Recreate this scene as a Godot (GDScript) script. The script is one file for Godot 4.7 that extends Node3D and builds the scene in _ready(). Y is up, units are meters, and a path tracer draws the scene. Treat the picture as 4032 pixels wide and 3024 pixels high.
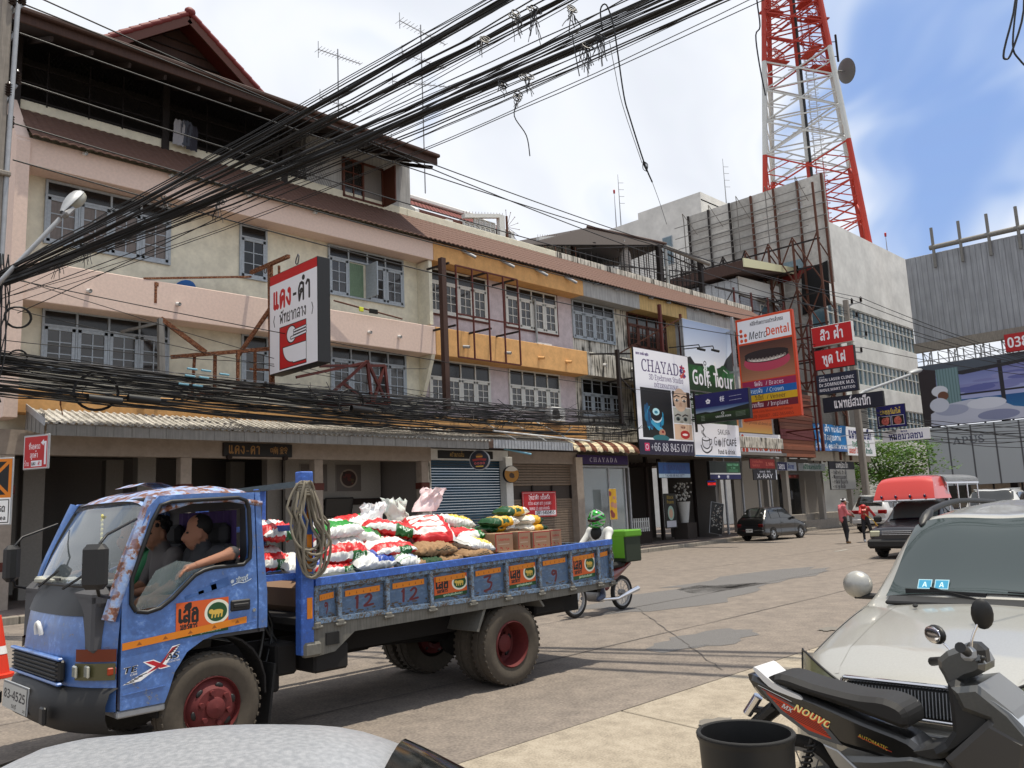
extends Node3D
class MB:
	var p:=PackedVector3Array()
	var n:=PackedVector3Array()
	var t:=PackedVector2Array()
	var xf:=Transform3D()
	func _v(a: Vector3,na: Vector3,ua: Vector2) -> void:
		p.append(xf*a)
		n.append((xf.basis*na).normalized())
		t.append(ua)
	func tri(a: Vector3,b: Vector3,c: Vector3,ua:=Vector2(),ub:=Vector2(),uc:=Vector2()) -> void:
		var na:=(b-a).cross(c-a)
		if na.length_squared()<1e-16:
			return
		_v(a,na,ua)
		_v(c,na,uc)
		_v(b,na,ub)
	func quad(a: Vector3,b: Vector3,c: Vector3,d: Vector3) -> void:
		tri(a,b,c,Vector2(0,1),Vector2(1,1),Vector2(1,0))
		tri(a,c,d,Vector2(0,1),Vector2(1,0),Vector2(0,0))
	func box(c: Vector3,s: Vector3,b:=Basis()) -> MB:
		return cbox(c,s,0.0,b)
	func cbox(c: Vector3,s: Vector3,k:=0.01,b:=Basis()) -> MB:
		var h:=s*0.5
		k=minf(k,minf(h.x,minf(h.y,h.z))*0.98)
		for ax in 3:
			var u:=(ax+1) % 3
			var w:=(ax+2) % 3
			for sg in [-1.0,1.0]:
				var q: Array[Vector3]=[]
				for e in [[-1,-1],[1,-1],[1,1],[-1,1]]:
					var v:=Vector3()
					v[ax]=h[ax]*sg
					v[u]=(h[u]-k)*e[0]
					v[w]=(h[w]-k)*e[1]
					q.append(c+b*v)
				if sg>0:
					quad(q[0],q[1],q[2],q[3])
				else:
					quad(q[3],q[2],q[1],q[0])
		if k>0.0:
			for ax in 3:
				var u:=(ax+1) % 3
				var w:=(ax+2) % 3
				for su in [-1.0,1.0]:
					for sw in [-1.0,1.0]:
						var q: Array[Vector3]=[]
						for e in [[-1,0],[1,0],[1,1],[-1,1]]:
							var v:=Vector3()
							v[ax]=(h[ax]-k)*e[0]
							v[u]=su*(h[u] if e[1]==0 else h[u]-k)
							v[w]=sw*(h[w]-k if e[1]==0 else h[w])
							q.append(c+b*v)
						if su*sw<0:
							quad(q[0],q[1],q[2],q[3])
						else:
							quad(q[3],q[2],q[1],q[0])
			for sx in [-1.0,1.0]:
				for sy in [-1.0,1.0]:
					for sz in [-1.0,1.0]:
						var a:=c+b*Vector3(sx*h.x,sy*(h.y-k),sz*(h.z-k))
						var e:=c+b*Vector3(sx*(h.x-k),sy*h.y,sz*(h.z-k))
						var f:=c+b*Vector3(sx*(h.x-k),sy*(h.y-k),sz*h.z)
						if sx*sy*sz>0:
							tri(a,e,f)
						else:
							tri(a,f,e)
		return self
	func frame_of(d: Vector3) -> Basis:
		var z:=d.normalized()
		var up:=Vector3.UP if absf(z.y)<0.95 else Vector3.RIGHT
		var x:=up.cross(z).normalized()
		return Basis(x,z.cross(x),z)
	func bar(a: Vector3,e: Vector3,w:=0.05,h:=-1.0) -> MB:
		return cbox((a+e)*0.5,Vector3(w,w if h<0 else h,(e-a).length()),0.0,frame_of(e-a))
	func grid(rows: Array,flip:=false,wrap_v:=false) -> MB:
		var nr:=rows.size()
		var nc: int=rows[0].size()
		var nn:=[]
		for i in nr:
			var line:=PackedVector3Array()
			for j in nc:
				var jm:=j-1
				var jp:=j+1
				if wrap_v:
					jm=(j-1+nc-1) % (nc-1)
					jp=(j+1) % (nc-1)
				var du: Vector3=rows[mini(i+1,nr-1)][j]-rows[maxi(i-1,0)][j]
				var dv: Vector3=rows[i][clampi(jp,0,nc-1)]-rows[i][clampi(jm,0,nc-1)]
				if du.length_squared()<1e-14:
					du=rows[mini(i+1,nr-1)][(j+nc/2) % nc]-rows[maxi(i-1,0)][(j+nc/2) % nc]
				var c:=du.cross(dv)
				if c.length_squared()<1e-18:
					var i2:=i+1 if i==0 else i-1
					c=(rows[mini(i2+1,nr-1)][j]-rows[maxi(i2-1,0)][j]).cross(rows[i2][clampi(jp,0,nc-1)]-rows[i2][clampi(jm,0,nc-1)])
				line.append(-c if flip else c)
			nn.append(line)
		for i in nr-1:
			for j in nc-1:
				var q:=[[i,j],[i+1,j],[i+1,j+1],[i,j+1]]
				if flip:
					q=[[i,j],[i,j+1],[i+1,j+1],[i+1,j]]
				for k in [[0,2,1],[0,3,2]]:
					var a: Vector3=rows[q[k[0]][0]][q[k[0]][1]]
					var b: Vector3=rows[q[k[1]][0]][q[k[1]][1]]
					var c: Vector3=rows[q[k[2]][0]][q[k[2]][1]]
					if (b-a).cross(c-a).length_squared()<1e-16:
						continue
					for m in k:
						var r: Array=q[m]
						_v(rows[r[0]][r[1]],nn[r[0]][r[1]],Vector2(float(r[1])/(nc-1),1.0-float(r[0])/(nr-1)))
		return self
	func tube(path: Array,r: Variant,sides:=6,caps:=true) -> MB:
		var rows:=[]
		var m:=path.size()
		var fr:=frame_of(path[1]-path[0])
		for i in m:
			var d: Vector3=(path[mini(i+1,m-1)]-path[maxi(i-1,0)]).normalized()
			var x:=(fr.x-d*fr.x.dot(d)).normalized()
			fr=Basis(x,d.cross(x),d)
			var rr: float=r[i] if r is Array else r
			var line:=PackedVector3Array()
			for j in sides+1:
				var a:=-TAU*j/sides
				line.append(path[i]+(fr.x*cos(a)+fr.y*sin(a))*rr)
			rows.append(line)
		grid(rows,false,true)
		if caps:
			for j in sides:
				tri(path[0],rows[0][j],rows[0][j+1])
				tri(path[m-1],rows[m-1][j+1],rows[m-1][j])
		return self
	func cyl(a: Vector3,e: Vector3,r: float,sides:=12,r2:=-1.0) -> MB:
		return tube([a,e],[r,r if r2<0 else r2],sides)
	func lathe(prof: Array,sides: int,X:=Transform3D()) -> MB:
		var run:=[prof[0]]
		for i in range(1,prof.size()):
			run.append(prof[i])
			var sharp:=false
			if i<prof.size()-1:
				var d0: Vector2=(prof[i]-prof[i-1]).normalized()
				var d1: Vector2=(prof[i+1]-prof[i]).normalized()
				sharp=d0.dot(d1)<0.8
			if sharp or i==prof.size()-1:
				var rows:=[]
				for q in run:
					var line:=PackedVector3Array()
					for j in sides+1:
						var a:=-TAU*j/sides
						line.append(X*Vector3(q.x*cos(a),q.y,q.x*sin(a)))
					rows.append(line)
				grid(rows,true,true)
				run=[prof[i]]
		return self
	func ball(c: Vector3,r: Vector3,nu:=8,nv:=12,b:=Basis()) -> MB:
		var rows:=[]
		for i in nu+1:
			var f:=PI*i/nu
			var line:=PackedVector3Array()
			for j in nv+1:
				var a:=-TAU*j/nv
				line.append(c+b*(r*Vector3(sin(f)*cos(a),-cos(f),sin(f)*sin(a))))
			rows.append(line)
		return grid(rows,true,true)
	func prism(poly: PackedVector2Array,z0: float,z1: float,X:=Transform3D()) -> MB:
		var area:=0.0
		for i in poly.size():
			area+=poly[i].cross(poly[(i+1) % poly.size()])
		if area<0:
			poly=poly.duplicate()
			poly.reverse()
		var ix:=Geometry2D.triangulate_polygon(poly)
		var lo:=Vector2(1e9,1e9)
		var hi:=-lo
		for q in poly:
			lo=lo.min(q)
			hi=hi.max(q)
		for k in range(0,ix.size(),3):
			var q:=[poly[ix[k]],poly[ix[k+1]],poly[ix[k+2]]]
			if (q[1]-q[0]).cross(q[2]-q[0])<0:
				q.reverse()
			var u:=[]
			for e in q:
				u.append(Vector2((e.x-lo.x)/(hi.x-lo.x),1.0-(e.y-lo.y)/(hi.y-lo.y)))
			tri(X*Vector3(q[0].x,q[0].y,z1),X*Vector3(q[1].x,q[1].y,z1),X*Vector3(q[2].x,q[2].y,z1),u[0],u[1],u[2])
			if z1>z0:
				tri(X*Vector3(q[2].x,q[2].y,z0),X*Vector3(q[1].x,q[1].y,z0),X*Vector3(q[0].x,q[0].y,z0),u[2],u[1],u[0])
		if z1>z0:
			for i in poly.size():
				var a:=poly[i]
				var b:=poly[(i+1) % poly.size()]
				quad(X*Vector3(a.x,a.y,z0),X*Vector3(b.x,b.y,z0),X*Vector3(b.x,b.y,z1),X*Vector3(a.x,a.y,z1))
		return self
	func loft(secs: Array,flip:=false,caps:=true) -> MB:
		var rows:=[]
		for s in secs:
			var line:=PackedVector3Array(s)
			line.append(s[0])
			rows.append(line)
		grid(rows,flip,true)
		if caps:
			for e in [0,secs.size()-1]:
				var c:=Vector3()
				for q in secs[e]:
					c+=q
				c /= secs[e].size()
				var m: int=secs[e].size()
				for j in m:
					if (e==0) != flip:
						tri(c,secs[e][j],secs[e][(j+1) % m])
					else:
						tri(c,secs[e][(j+1) % m],secs[e][j])
		return self
	func mesh() -> ArrayMesh:
		var a:=[]
		a.resize(Mesh.ARRAY_MAX)
		a[Mesh.ARRAY_VERTEX]=p
		a[Mesh.ARRAY_NORMAL]=n
		a[Mesh.ARRAY_TEX_UV]=t
		var m:=ArrayMesh.new()
		m.add_surface_from_arrays(Mesh.PRIMITIVE_TRIANGLES,a)
		return m
var names:={}
var counts:={}
var rng:=RandomNumberGenerator.new()
var M:={}
func rnd(a: float,b: float) -> float:
	return rng.randf_range(a,b)
func v3(x: float,y: float,z: float) -> Vector3:
	return Vector3(x,y,z)
func numbered(called: String) -> String:
	var k: int=names.get(called,0)
	names[called]=k+1
	return called if k==0 else "%s_%03d" % [called,k]
func tag(o: Node,label: String,category:="",group:="",kind:="") -> Node:
	if label:
		o.set_meta("label",label)
	if category:
		o.set_meta("category",category)
	if group:
		o.set_meta("group",group)
	if kind:
		o.set_meta("kind",kind)
	return o
func thing(called: String,label: String,category: String,at:=Vector3(),turn:=0.0,group:="") -> Node3D:
	var o:=Node3D.new()
	o.name=numbered(called)
	add_child(o)
	o.position=at
	o.rotation.y=turn
	tag(o,label,category,group)
	return o
func obj(called: String,mb: Variant,mat: Material,parent: Node=null) -> MeshInstance3D:
	var o:=MeshInstance3D.new()
	o.mesh=mb.mesh() if mb is MB else mb
	o.material_override=mat
	if parent==null:
		o.name=numbered(called)
		add_child(o)
	else:
		var key:=[parent,called]
		var k: int=counts.get(key,0)
		counts[key]=k+1
		o.name=called if k==0 else "%s_%03d" % [called,k]
		parent.add_child(o,true)
		if fixed.has(parent):
			o.position=-fixed[parent]
	return o
func place(called: String,label: String,category: String,at: Vector3,group:="") -> Node3D:
	var o:=thing(called,label,category,at,0.0,group)
	fixed[o]=at
	return o
var fixed:={}
func solo(called: String,mb: Variant,mat: Material,label: String,category: String,group:="",kind:="") -> MeshInstance3D:
	var o:=obj(called,mb,mat)
	tag(o,label,category,group,kind)
	return o
func copy(o: Node3D,at: Vector3,turn: float,label:="") -> Node3D:
	var base:=str(o.name)
	var c: Node3D=o.duplicate()
	var cut:=base.rfind("_")
	if cut>0 and base.substr(cut+1).is_valid_int():
		base=base.substr(0,cut)
	c.name=numbered(base)
	add_child(c)
	c.position=at
	c.rotation.y=turn
	if label:
		c.set_meta("label",label)
	return c
func noise_bytes(sd: int,freq: float,oct: int,n:=512,sx:=1.0,sy:=1.0,kind:=FastNoiseLite.TYPE_SIMPLEX_SMOOTH) -> PackedByteArray:
	var f:=FastNoiseLite.new()
	f.seed=sd
	f.noise_type=kind
	f.frequency=freq
	f.fractal_octaves=oct
	f.fractal_type=FastNoiseLite.FRACTAL_FBM if oct>1 else FastNoiseLite.FRACTAL_NONE
	var im:=f.get_seamless_image(maxi(8,int(n*sx)),maxi(8,int(n*sy)))
	im.convert(Image.FORMAT_L8)
	if sx != 1.0 or sy != 1.0:
		im.resize(n,n,Image.INTERPOLATE_CUBIC)
	return im.get_data()
func tex_of(im: Image) -> ImageTexture:
	return ImageTexture.create_from_image(im)
func grey_tex(layers: Array,lo: float,n:=512) -> ImageTexture:
	var d:=PackedByteArray()
	d.resize(n*n)
	var w:=0.0
	for l in layers:
		w+=l[1]
	for i in n*n:
		var s:=0.0
		for l in layers:
			s+=l[0][i]*l[1]
		s /= w*255.0
		d[i]=int(255.0*clampf(lo+(1.0-lo)*s,0.0,1.0))
	return tex_of(Image.create_from_data(n,n,false,Image.FORMAT_L8,d))
func ramp_tex(layers: Array,ramp: Array,n:=512) -> ImageTexture:
	var g:=Gradient.new()
	var offs:=PackedFloat32Array()
	var cols:=PackedColorArray()
	for r in ramp:
		offs.append(r[0])
		cols.append(r[1])
	g.offsets=offs
	g.colors=cols
	var lut:=PackedByteArray()
	for i in 256:
		var c:=g.sample(i/255.0)
		lut.append_array([c.r8,c.g8,c.b8])
	var w:=0.0
	for l in layers:
		w+=l[1]
	var d:=PackedByteArray()
	d.resize(n*n*3)
	for i in n*n:
		var s:=0.0
		for l in layers:
			s+=l[0][i]*l[1]
		var k:=clampi(int(s/w),0,255)*3
		d[i*3]=lut[k]
		d[i*3+1]=lut[k+1]
		d[i*3+2]=lut[k+2]
	return tex_of(Image.create_from_data(n,n,false,Image.FORMAT_RGB8,d))
func mat(c: Color,rough:=0.8,metal:=0.0,tex: Texture2D=null,scale:=1.0,world:=true,bump: Texture2D=null,bump_cm:=0.3) -> StandardMaterial3D:
	var m:=StandardMaterial3D.new()
	m.albedo_color=c
	m.roughness=rough
	m.metallic=metal
	if tex or bump:
		m.albedo_texture=tex
		m.uv1_triplanar=true
		m.uv1_world_triplanar=world
		m.uv1_scale=Vector3.ONE*scale
		if bump:
			m.heightmap_enabled=true
			m.heightmap_texture=bump
			m.heightmap_scale=bump_cm
	return m
func print_mat(tex: Texture2D,rough:=0.55) -> StandardMaterial3D:
	var m:=StandardMaterial3D.new()
	m.albedo_texture=tex
	m.roughness=rough
	return m
func glass_mat(c: Color,a: float) -> StandardMaterial3D:
	var m:=StandardMaterial3D.new()
	m.albedo_color=Color(c.r,c.g,c.b,a)
	m.transparency=BaseMaterial3D.TRANSPARENCY_ALPHA
	m.roughness=0.03
	return m
func smooth(pts: Array,k:=4,closed:=false) -> Array:
	var out:=[]
	var m:=pts.size()
	var last:=m if closed else m-1
	for i in last:
		var a=pts[(i-1+m) % m] if closed else pts[maxi(i-1,0)]
		var b=pts[i]
		var c=pts[(i+1) % m]
		var d=pts[(i+2) % m] if closed else pts[mini(i+2,m-1)]
		for j in k:
			out.append(b.cubic_interpolate(c,a,d,float(j)/k))
	if not closed:
		out.append(pts[m-1])
	return out
func sag(a: Vector3,b: Vector3,drop: float,k:=16) -> Array:
	var out:=[]
	for i in k+1:
		var f:=float(i)/k
		out.append(a.lerp(b,f)-Vector3(0,4.0*drop*f*(1.0-f),0))
	return out
const THAI:={
	"ก": "6:1,0 1,6 .4,7 1.7,7.7 1.2,8.8 3,10 5,9 5,7 5,0","ข": "5.6:o1.6,8.7,1.1;2.6,8.3 1.4,6.4 1.4,0 5,0 5,10","ค": "6:o3.2,5,1.1;2.2,4.6 1,2.6;1,0 1,7 2.2,9.6 3.5,10 5,9 5,0",
	"ง": "5:o3,8.7,1.1;4,8.7 4,2 3.4,.2 2.4,1 .6,4.6","จ": "5.6:o2.2,4.6,1.1;3.2,4.2 3.4,0 5,2 5,8.2 3.8,10 2.2,10 .8,8.2","ช": "6:o1.4,8.7,1.1;2.3,8.2 1.4,6.4 1.4,0 4.8,0 4.8,6.5 3.8,8 5.8,10",
	"ซ": "6:o1.2,8.7,1.1;2.2,8.7 2,6.4 1.4,5.6 1.4,0 4.8,0 4.8,6.5 3.8,8 5.8,10","ด": "6:o3.2,5.3,1.1;2.8,4.2 1.4,0 1,4 1,7 2.2,9.6 3.5,10 5,9 5,0","ต": "6:o3.2,5,1.1;2.8,4 1.4,0 1,4 1,8 1.8,9.8 3,8.8 4.2,9.8 5,8 5,0",
	"ถ": "6:o1.9,1.1,1.1;.8,1.4 .8,6 .4,7 1.7,7.7 1.2,8.8 3,10 5,9 5,0","ท": "6:o1.3,8.8,1;2.2,8.6 2.2,0;2.2,5 4,9.6 5.2,9.4 5.4,8 5.4,0","น": "6.4:o1.3,8.8,1;2.2,8.4 2.2,0 5.6,2;o5.2,1.2,1;5.6,2 5.6,10",
	"บ": "6.2:o1.3,8.8,1;2.2,8.2 2.2,0 5.4,0 5.4,10","ป": "6.2:o1.3,8.8,1;2.2,8.2 2.2,0 5.4,0 5.4,13","ผ": "6.4:o2.4,8.7,1.1;1.3,8.6 1.3,0 3.4,5 5.6,0 5.6,10","ฝ": "6.4:o2.4,8.7,1.1;1.3,8.6 1.3,0 3.4,5 5.6,0 5.6,13",
	"พ": "7:o1.4,8.8,1;2.3,8.2 2,0 3.9,6 5.6,0 6.2,10","ฟ": "7:o1.4,8.8,1;2.3,8.2 2,0 3.9,6 5.6,0 6.2,13","ภ": "6.4:o1,1.1,1;2,1.4 2,6 1.4,7 2.7,7.7 2.2,8.8 3.8,10 5.6,9 5.6,0","ม": "6.6:o1.3,8.8,1;2.2,8.2 2.2,1.4;o1.8,1.1,1;2.7,1.6 5.6,0 5.6,10",
	"ย": "6:o1.8,8.8,1;.8,8.4 1.2,5.6 2.8,5 1.2,4 1.2,0 5.2,0 5.2,10","ร": "5:o3,1.1,1;4,1.6 4,5.6 2.8,6.4 .8,7.2 1.2,9.4 2.6,10 4.6,9.4","ล": "6:o1.9,1.2,1.1;.8,1.6 1.2,4.6 3,5 5,3.6;1,8 2.4,10 4,10 5,8.6 5,0","ว": "5:o3.1,1.1,1;4.1,1.6 4.1,8 3.2,10 1.8,10 .6,8.4",
	"ส": "6:o1.9,1.2,1.1;.8,1.6 1.2,4.6 3,5 5,3.6;1,8 2.4,10 4,10 5,8.6 5,0;4.2,9.4 5.8,11","ห": "6.4:o1.3,8.8,1;2.2,8.2 2.2,0;2.2,4 4.4,7;o4.9,8.4,1.1;4.4,7.2 5.4,5 5.6,0","อ": "6:o2.3,6.2,1.1;1.2,6 1,2.6 1.2,0 5,0 5,7.6 3.8,10 2.2,10 1,8.8","ณ": "8.4:o1.9,1.1,1.1;.8,1.4 .8,7 2.2,10 3.6,9 3.6,0 7.4,2;o7,1.2,1;7.6,2 7.6,10",
	"า": "4.2:.8,8.4 1.8,10 3.2,9.4 3.4,8 3.4,0","ะ": "3.6:o1.2,7.4,.9;2,7.2 3.2,9;o1.2,2.4,.9;2,2.2 3.2,4","เ": "2.8:o1.9,1.1,1;.9,1.2 .9,10","แ": "5.4:o1.9,1.1,1;.9,1.2 .9,10;o4.4,1.1,1;3.4,1.2 3.4,10","โ": "3.6:o2.3,1.1,1;1.3,1.2 1.3,9 .4,11 2.4,12.4 4.4,11.8","ไ": "3.6:o2.3,1.1,1;1.3,1.4 1.3,9 2,12 .9,13 .2,11.4","ใ": "3.6:o2.3,1.1,1;1.3,1.4 1.3,9 2.6,11;o1.2,11.8,.9",
	"ำ": "4.2:o-1.8,12.7,1;.8,8.4 1.8,10 3.2,9.4 3.4,8 3.4,0","ิ": "0:-5,11.4 -4.4,12.9 -3,13.4 -1.6,12.8 -1,11.4 -5,11.4","ี": "0:-5,11.4 -4.4,12.9 -3,13.4 -1.6,12.8 -1,11.4 -5,11.4;-1,11.4 -1,14","ึ": "0:-5,11.4 -4.4,12.9 -3,13.4 -1.6,12.8 -1,11.4 -5,11.4;o-1,13.4,.6","ื": "0:-5,11.4 -4.4,12.9 -3,13.4 -1.6,12.8 -1,11.4 -5,11.4;-1,11.4 -1,14;-2.2,12.8 -2.2,14",
	"ั": "0:o-4,12.2,.8;-3.2,11.6 -1.6,12 -.4,13.8","็": "0:-4.4,11.2 -3,12.6 -1.4,11.2;-4.4,13 -2,13.6 -1,14.6","่": "0:-1.4,13.4 -1.4,15.8","้": "0:o-3,15.2,.6;-2.4,14.8 -2,13.6 -.6,15.8","์": "0:o-2.2,12.4,.7;-1.6,12.8 -.6,14.8","ุ": "0:o-1.8,-1.9,.6;-1.2,-1.8 -1.2,-4","ู": "0:o-3.2,-1.9,.6;-2.6,-1.8 -2.6,-3.8 -1,-3.8 -1,-1.6",
	"喃": "11:.6,3 .6,8 3,8 3,3 .6,3;6.6,11 6.6,9;4,9.4 9.6,9.4;4.4,7.6 4.4,0;4.4,7.6 9.4,7.6 9.4,0 8.6,.4;5.4,6.6 6.2,5.4;8.2,6.6 7.4,5.4;5,4.8 8.6,4.8;5,3 8.6,3;6.8,4.8 6.8,.6","鈴": "11:2.8,11 .4,7.8;2.8,11 5,8.4;1.4,7.4 4.2,7.4;.8,5.2 4.8,5.2;2.8,7.4 2.8,.6;.4,.4 5,.8;1.4,3.6 1.8,2;4.2,3.6 3.6,2;8,11 5.4,7.4;8,11 10.4,7.6;7,7.8 8.8,7.8;6.2,5.8 9.6,5.8 8.2,2.6;7.2,3.6 8.8,.8",
	"桜": "11:.4,8 4.4,8;2.4,11 2.4,0;2.4,7 .4,3;2.6,7 4.2,5;5,10.6 5.6,8.8;7.2,11 7.4,9;10,10.8 9,8.8;4.8,5.6 10.4,5.6;7,8 5.6,4 9.6,.4;8.8,7.4 8,3 5,.2","·": "3:1.5,4.4 1.5,5.2",
}
var fonts:={}
class Pic:
	var im: Image
	var k: float
	var host: Object
	var w: int
	var h: int
	func _init(own: Object,ww: int,hh: int,c: Color,ss:=2) -> void:
		host=own
		w=ww
		h=hh
		k=ss
		im=Image.create(ww*ss,hh*ss,false,Image.FORMAT_RGBA8)
		im.fill(c)
	func span(y: int,x0: float,x1: float,c: Color) -> void:
		var a:=int(round(x0))
		var b:=int(round(x1))
		if b>a:
			im.fill_rect(Rect2i(a,y,b-a,1),c)
	func rect(x: float,y: float,ww: float,hh: float,c: Color) -> void:
		im.fill_rect(Rect2i(int(x*k),int(y*k),int(ceil(ww*k)),int(ceil(hh*k))),c)
	func poly(pts: Array,c: Color) -> void:
		var lo:=1e9
		var hi:=-1e9
		var q: Array[Vector2]=[]
		for a in pts:
			q.append(a*k)
			lo=minf(lo,a.y*k)
			hi=maxf(hi,a.y*k)
		for y in range(maxi(0,int(lo)),mini(im.get_height(),int(hi)+1)):
			var xs:=[]
			var yy:=y+0.5
			for i in q.size():
				var a:=q[i]
				var b:=q[(i+1) % q.size()]
				if (a.y<=yy) != (b.y<=yy):
					xs.append(a.x+(b.x-a.x)*(yy-a.y)/(b.y-a.y))
			xs.sort()
			for i in range(0,xs.size()-1,2):
				span(y,xs[i],xs[i+1],c)
	func oval(x: float,y: float,rx: float,ry: float,c: Color) -> void:
		for yy in range(maxi(0,int((y-ry)*k)),mini(im.get_height(),int((y+ry)*k)+1)):
			var f:=(yy+0.5)/k-y
			var s:=1.0-f*f/(ry*ry)
			if s>0:
				span(yy,(x-rx*sqrt(s))*k,(x+rx*sqrt(s))*k,c)
	func ring(x: float,y: float,r: float,wd: float,c: Color) -> void:
		var pts:=[]
		for i in 17:
			pts.append(Vector2(x+r*cos(TAU*i/16),y+r*sin(TAU*i/16)))
		line(pts,wd,c)
	func line(pts: Array,wd: float,c: Color) -> void:
		for i in pts.size():
			oval(pts[i].x,pts[i].y,wd*0.5,wd*0.5,c)
			if i:
				var d: Vector2=(pts[i]-pts[i-1]).normalized().orthogonal()*wd*0.5
				poly([pts[i-1]+d,pts[i]+d,pts[i]-d,pts[i-1]-d],c)
	func thai(s: String,x: float,y: float,size: float,c: Color,wd:=0.16,squeeze:=1.0) -> float:
		var u:=size/10.0
		for ch in s:
			if not host.THAI.has(ch):
				x+=latin(ch,x,y,size*1.3,c,"bold" if wd>0.13 else "sans")+u if ch != " " else 4.0*u*squeeze
				continue
			var g: PackedStringArray=host.THAI[ch].split(":")
			for st in g[1].split(";"):
				if st.begins_with("o"):
					var f:=st.substr(1).split_floats(",")
					ring(x+f[0]*u*squeeze,y-f[1]*u,f[2]*u*0.85,wd*size*0.85,c)
				else:
					var pts:=[]
					for e in st.split(" "):
						var f:=e.split_floats(",")
						pts.append(Vector2(x+f[0]*u*squeeze,y-f[1]*u))
					line(pts,wd*size,c)
			x+=(float(g[0])+0.9)*u*squeeze if float(g[0])>0 else 0.0
		return x
	func thai_width(s: String,size: float,squeeze:=1.0) -> float:
		var t:=0.0
		for ch in s:
			if host.THAI.has(ch):
				var f:=float(host.THAI[ch].split(":")[0])
				t+=(f+0.9)*size/10.0*squeeze if f>0 else 0.0
			elif ch==" ":
				t+=0.4*size*squeeze
			else:
				t+=size*0.75
		return t
	func thai_mid(s: String,cx: float,y: float,size: float,c: Color,wd:=0.16,squeeze:=1.0) -> void:
		thai(s,cx-thai_width(s,size,squeeze)/2.0,y,size,c,wd,squeeze)
	func latin(s: String,x: float,y: float,size: float,c: Color,face:="bold",squeeze:=1.0,slant:=0.0,mid:=false) -> float:
		var tm:=TextMesh.new()
		tm.font=host.font(face)
		tm.font_size=64
		tm.pixel_size=1.0
		tm.depth=0.0
		tm.curve_step=2.0
		tm.horizontal_alignment=HORIZONTAL_ALIGNMENT_LEFT
		tm.vertical_alignment=VERTICAL_ALIGNMENT_TOP
		tm.text=s
		var f:=size/64.0
		var wid: float=tm.font.get_string_size(s,HORIZONTAL_ALIGNMENT_LEFT,-1,64).x*f*squeeze
		if mid:
			x-=wid/2.0
		var asc: float=tm.font.get_ascent(64)
		var arr:=tm.get_mesh_arrays()
		if arr.size()==0 or arr[Mesh.ARRAY_VERTEX]==null:
			return wid
		var vs: PackedVector3Array=arr[Mesh.ARRAY_VERTEX]
		var ix: PackedInt32Array=arr[Mesh.ARRAY_INDEX] if arr[Mesh.ARRAY_INDEX] != null else PackedInt32Array(range(vs.size()))
		var left: float=host.text_left
		for i in range(0,ix.size(),3):
			var q: Array[Vector2]=[]
			for j in 3:
				var v:=vs[ix[i+j]]
				var up:=v.y+asc
				q.append(Vector2(x+(v.x+up*slant)*f*squeeze,y-up*f)*k)
			_tri(q,c)
		return wid
	func _tri(q: Array[Vector2],c: Color) -> void:
		var lo:=minf(q[0].y,minf(q[1].y,q[2].y))
		var hi:=maxf(q[0].y,maxf(q[1].y,q[2].y))
		for y in range(maxi(0,int(lo)),mini(im.get_height(),int(hi)+1)):
			var yy:=y+0.5
			var a:=1e9
			var b:=-1e9
			for i in 3:
				var e:=q[i]
				var g:=q[(i+1) % 3]
				if (e.y<=yy) != (g.y<=yy):
					var xx:=e.x+(g.x-e.x)*(yy-e.y)/(g.y-e.y)
					a=minf(a,xx)
					b=maxf(b,xx)
			if b>a:
				span(y,a,b,c)
	func fade(x: float,y: float,ww: float,hh: float,a: Color,b: Color) -> void:
		for i in int(hh*k):
			im.fill_rect(Rect2i(int(x*k),int(y*k)+i,int(ww*k),1),a.lerp(b,i/(hh*k)))
	func blots(n: int,x: float,y: float,ww: float,hh: float,r0: float,r1: float,c: Array) -> void:
		for i in n:
			var r: float=host.rnd(r0,r1)
			oval(x+host.rnd(0,ww),y+host.rnd(0,hh),r,r*host.rnd(0.5,1.0),c[i % c.size()])
	func tex() -> ImageTexture:
		while k>=2.0:
			im.shrink_x2()
			k /= 2.0
		return ImageTexture.create_from_image(im)
var text_left:=0.0
func font(face: String) -> Font:
	if not fonts.has(face):
		var f:=SystemFont.new()
		f.font_names=PackedStringArray(["Droid Serif" if face.begins_with("serif") else "Droid Sans Mono" if face=="mono" else "Droid Sans"])
		f.font_weight=700 if face.contains("bold") else 400
		fonts[face]=f
	return fonts[face]
func pic(w: int,h: int,c: Color,ss:=2) -> Pic:
	return Pic.new(self,w,h,c,ss)
func _ready() -> void:
	rng.seed=7
	camera_and_light()
	materials()
	ground()
	row_houses()
	shop_fronts()
	terrace_house()
	back_buildings()
	street_signs()
	poles_and_cables()
	truck()
	cargo()
	minivan()
	scooter()
	traffic()
	people()
	small_things()
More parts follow.
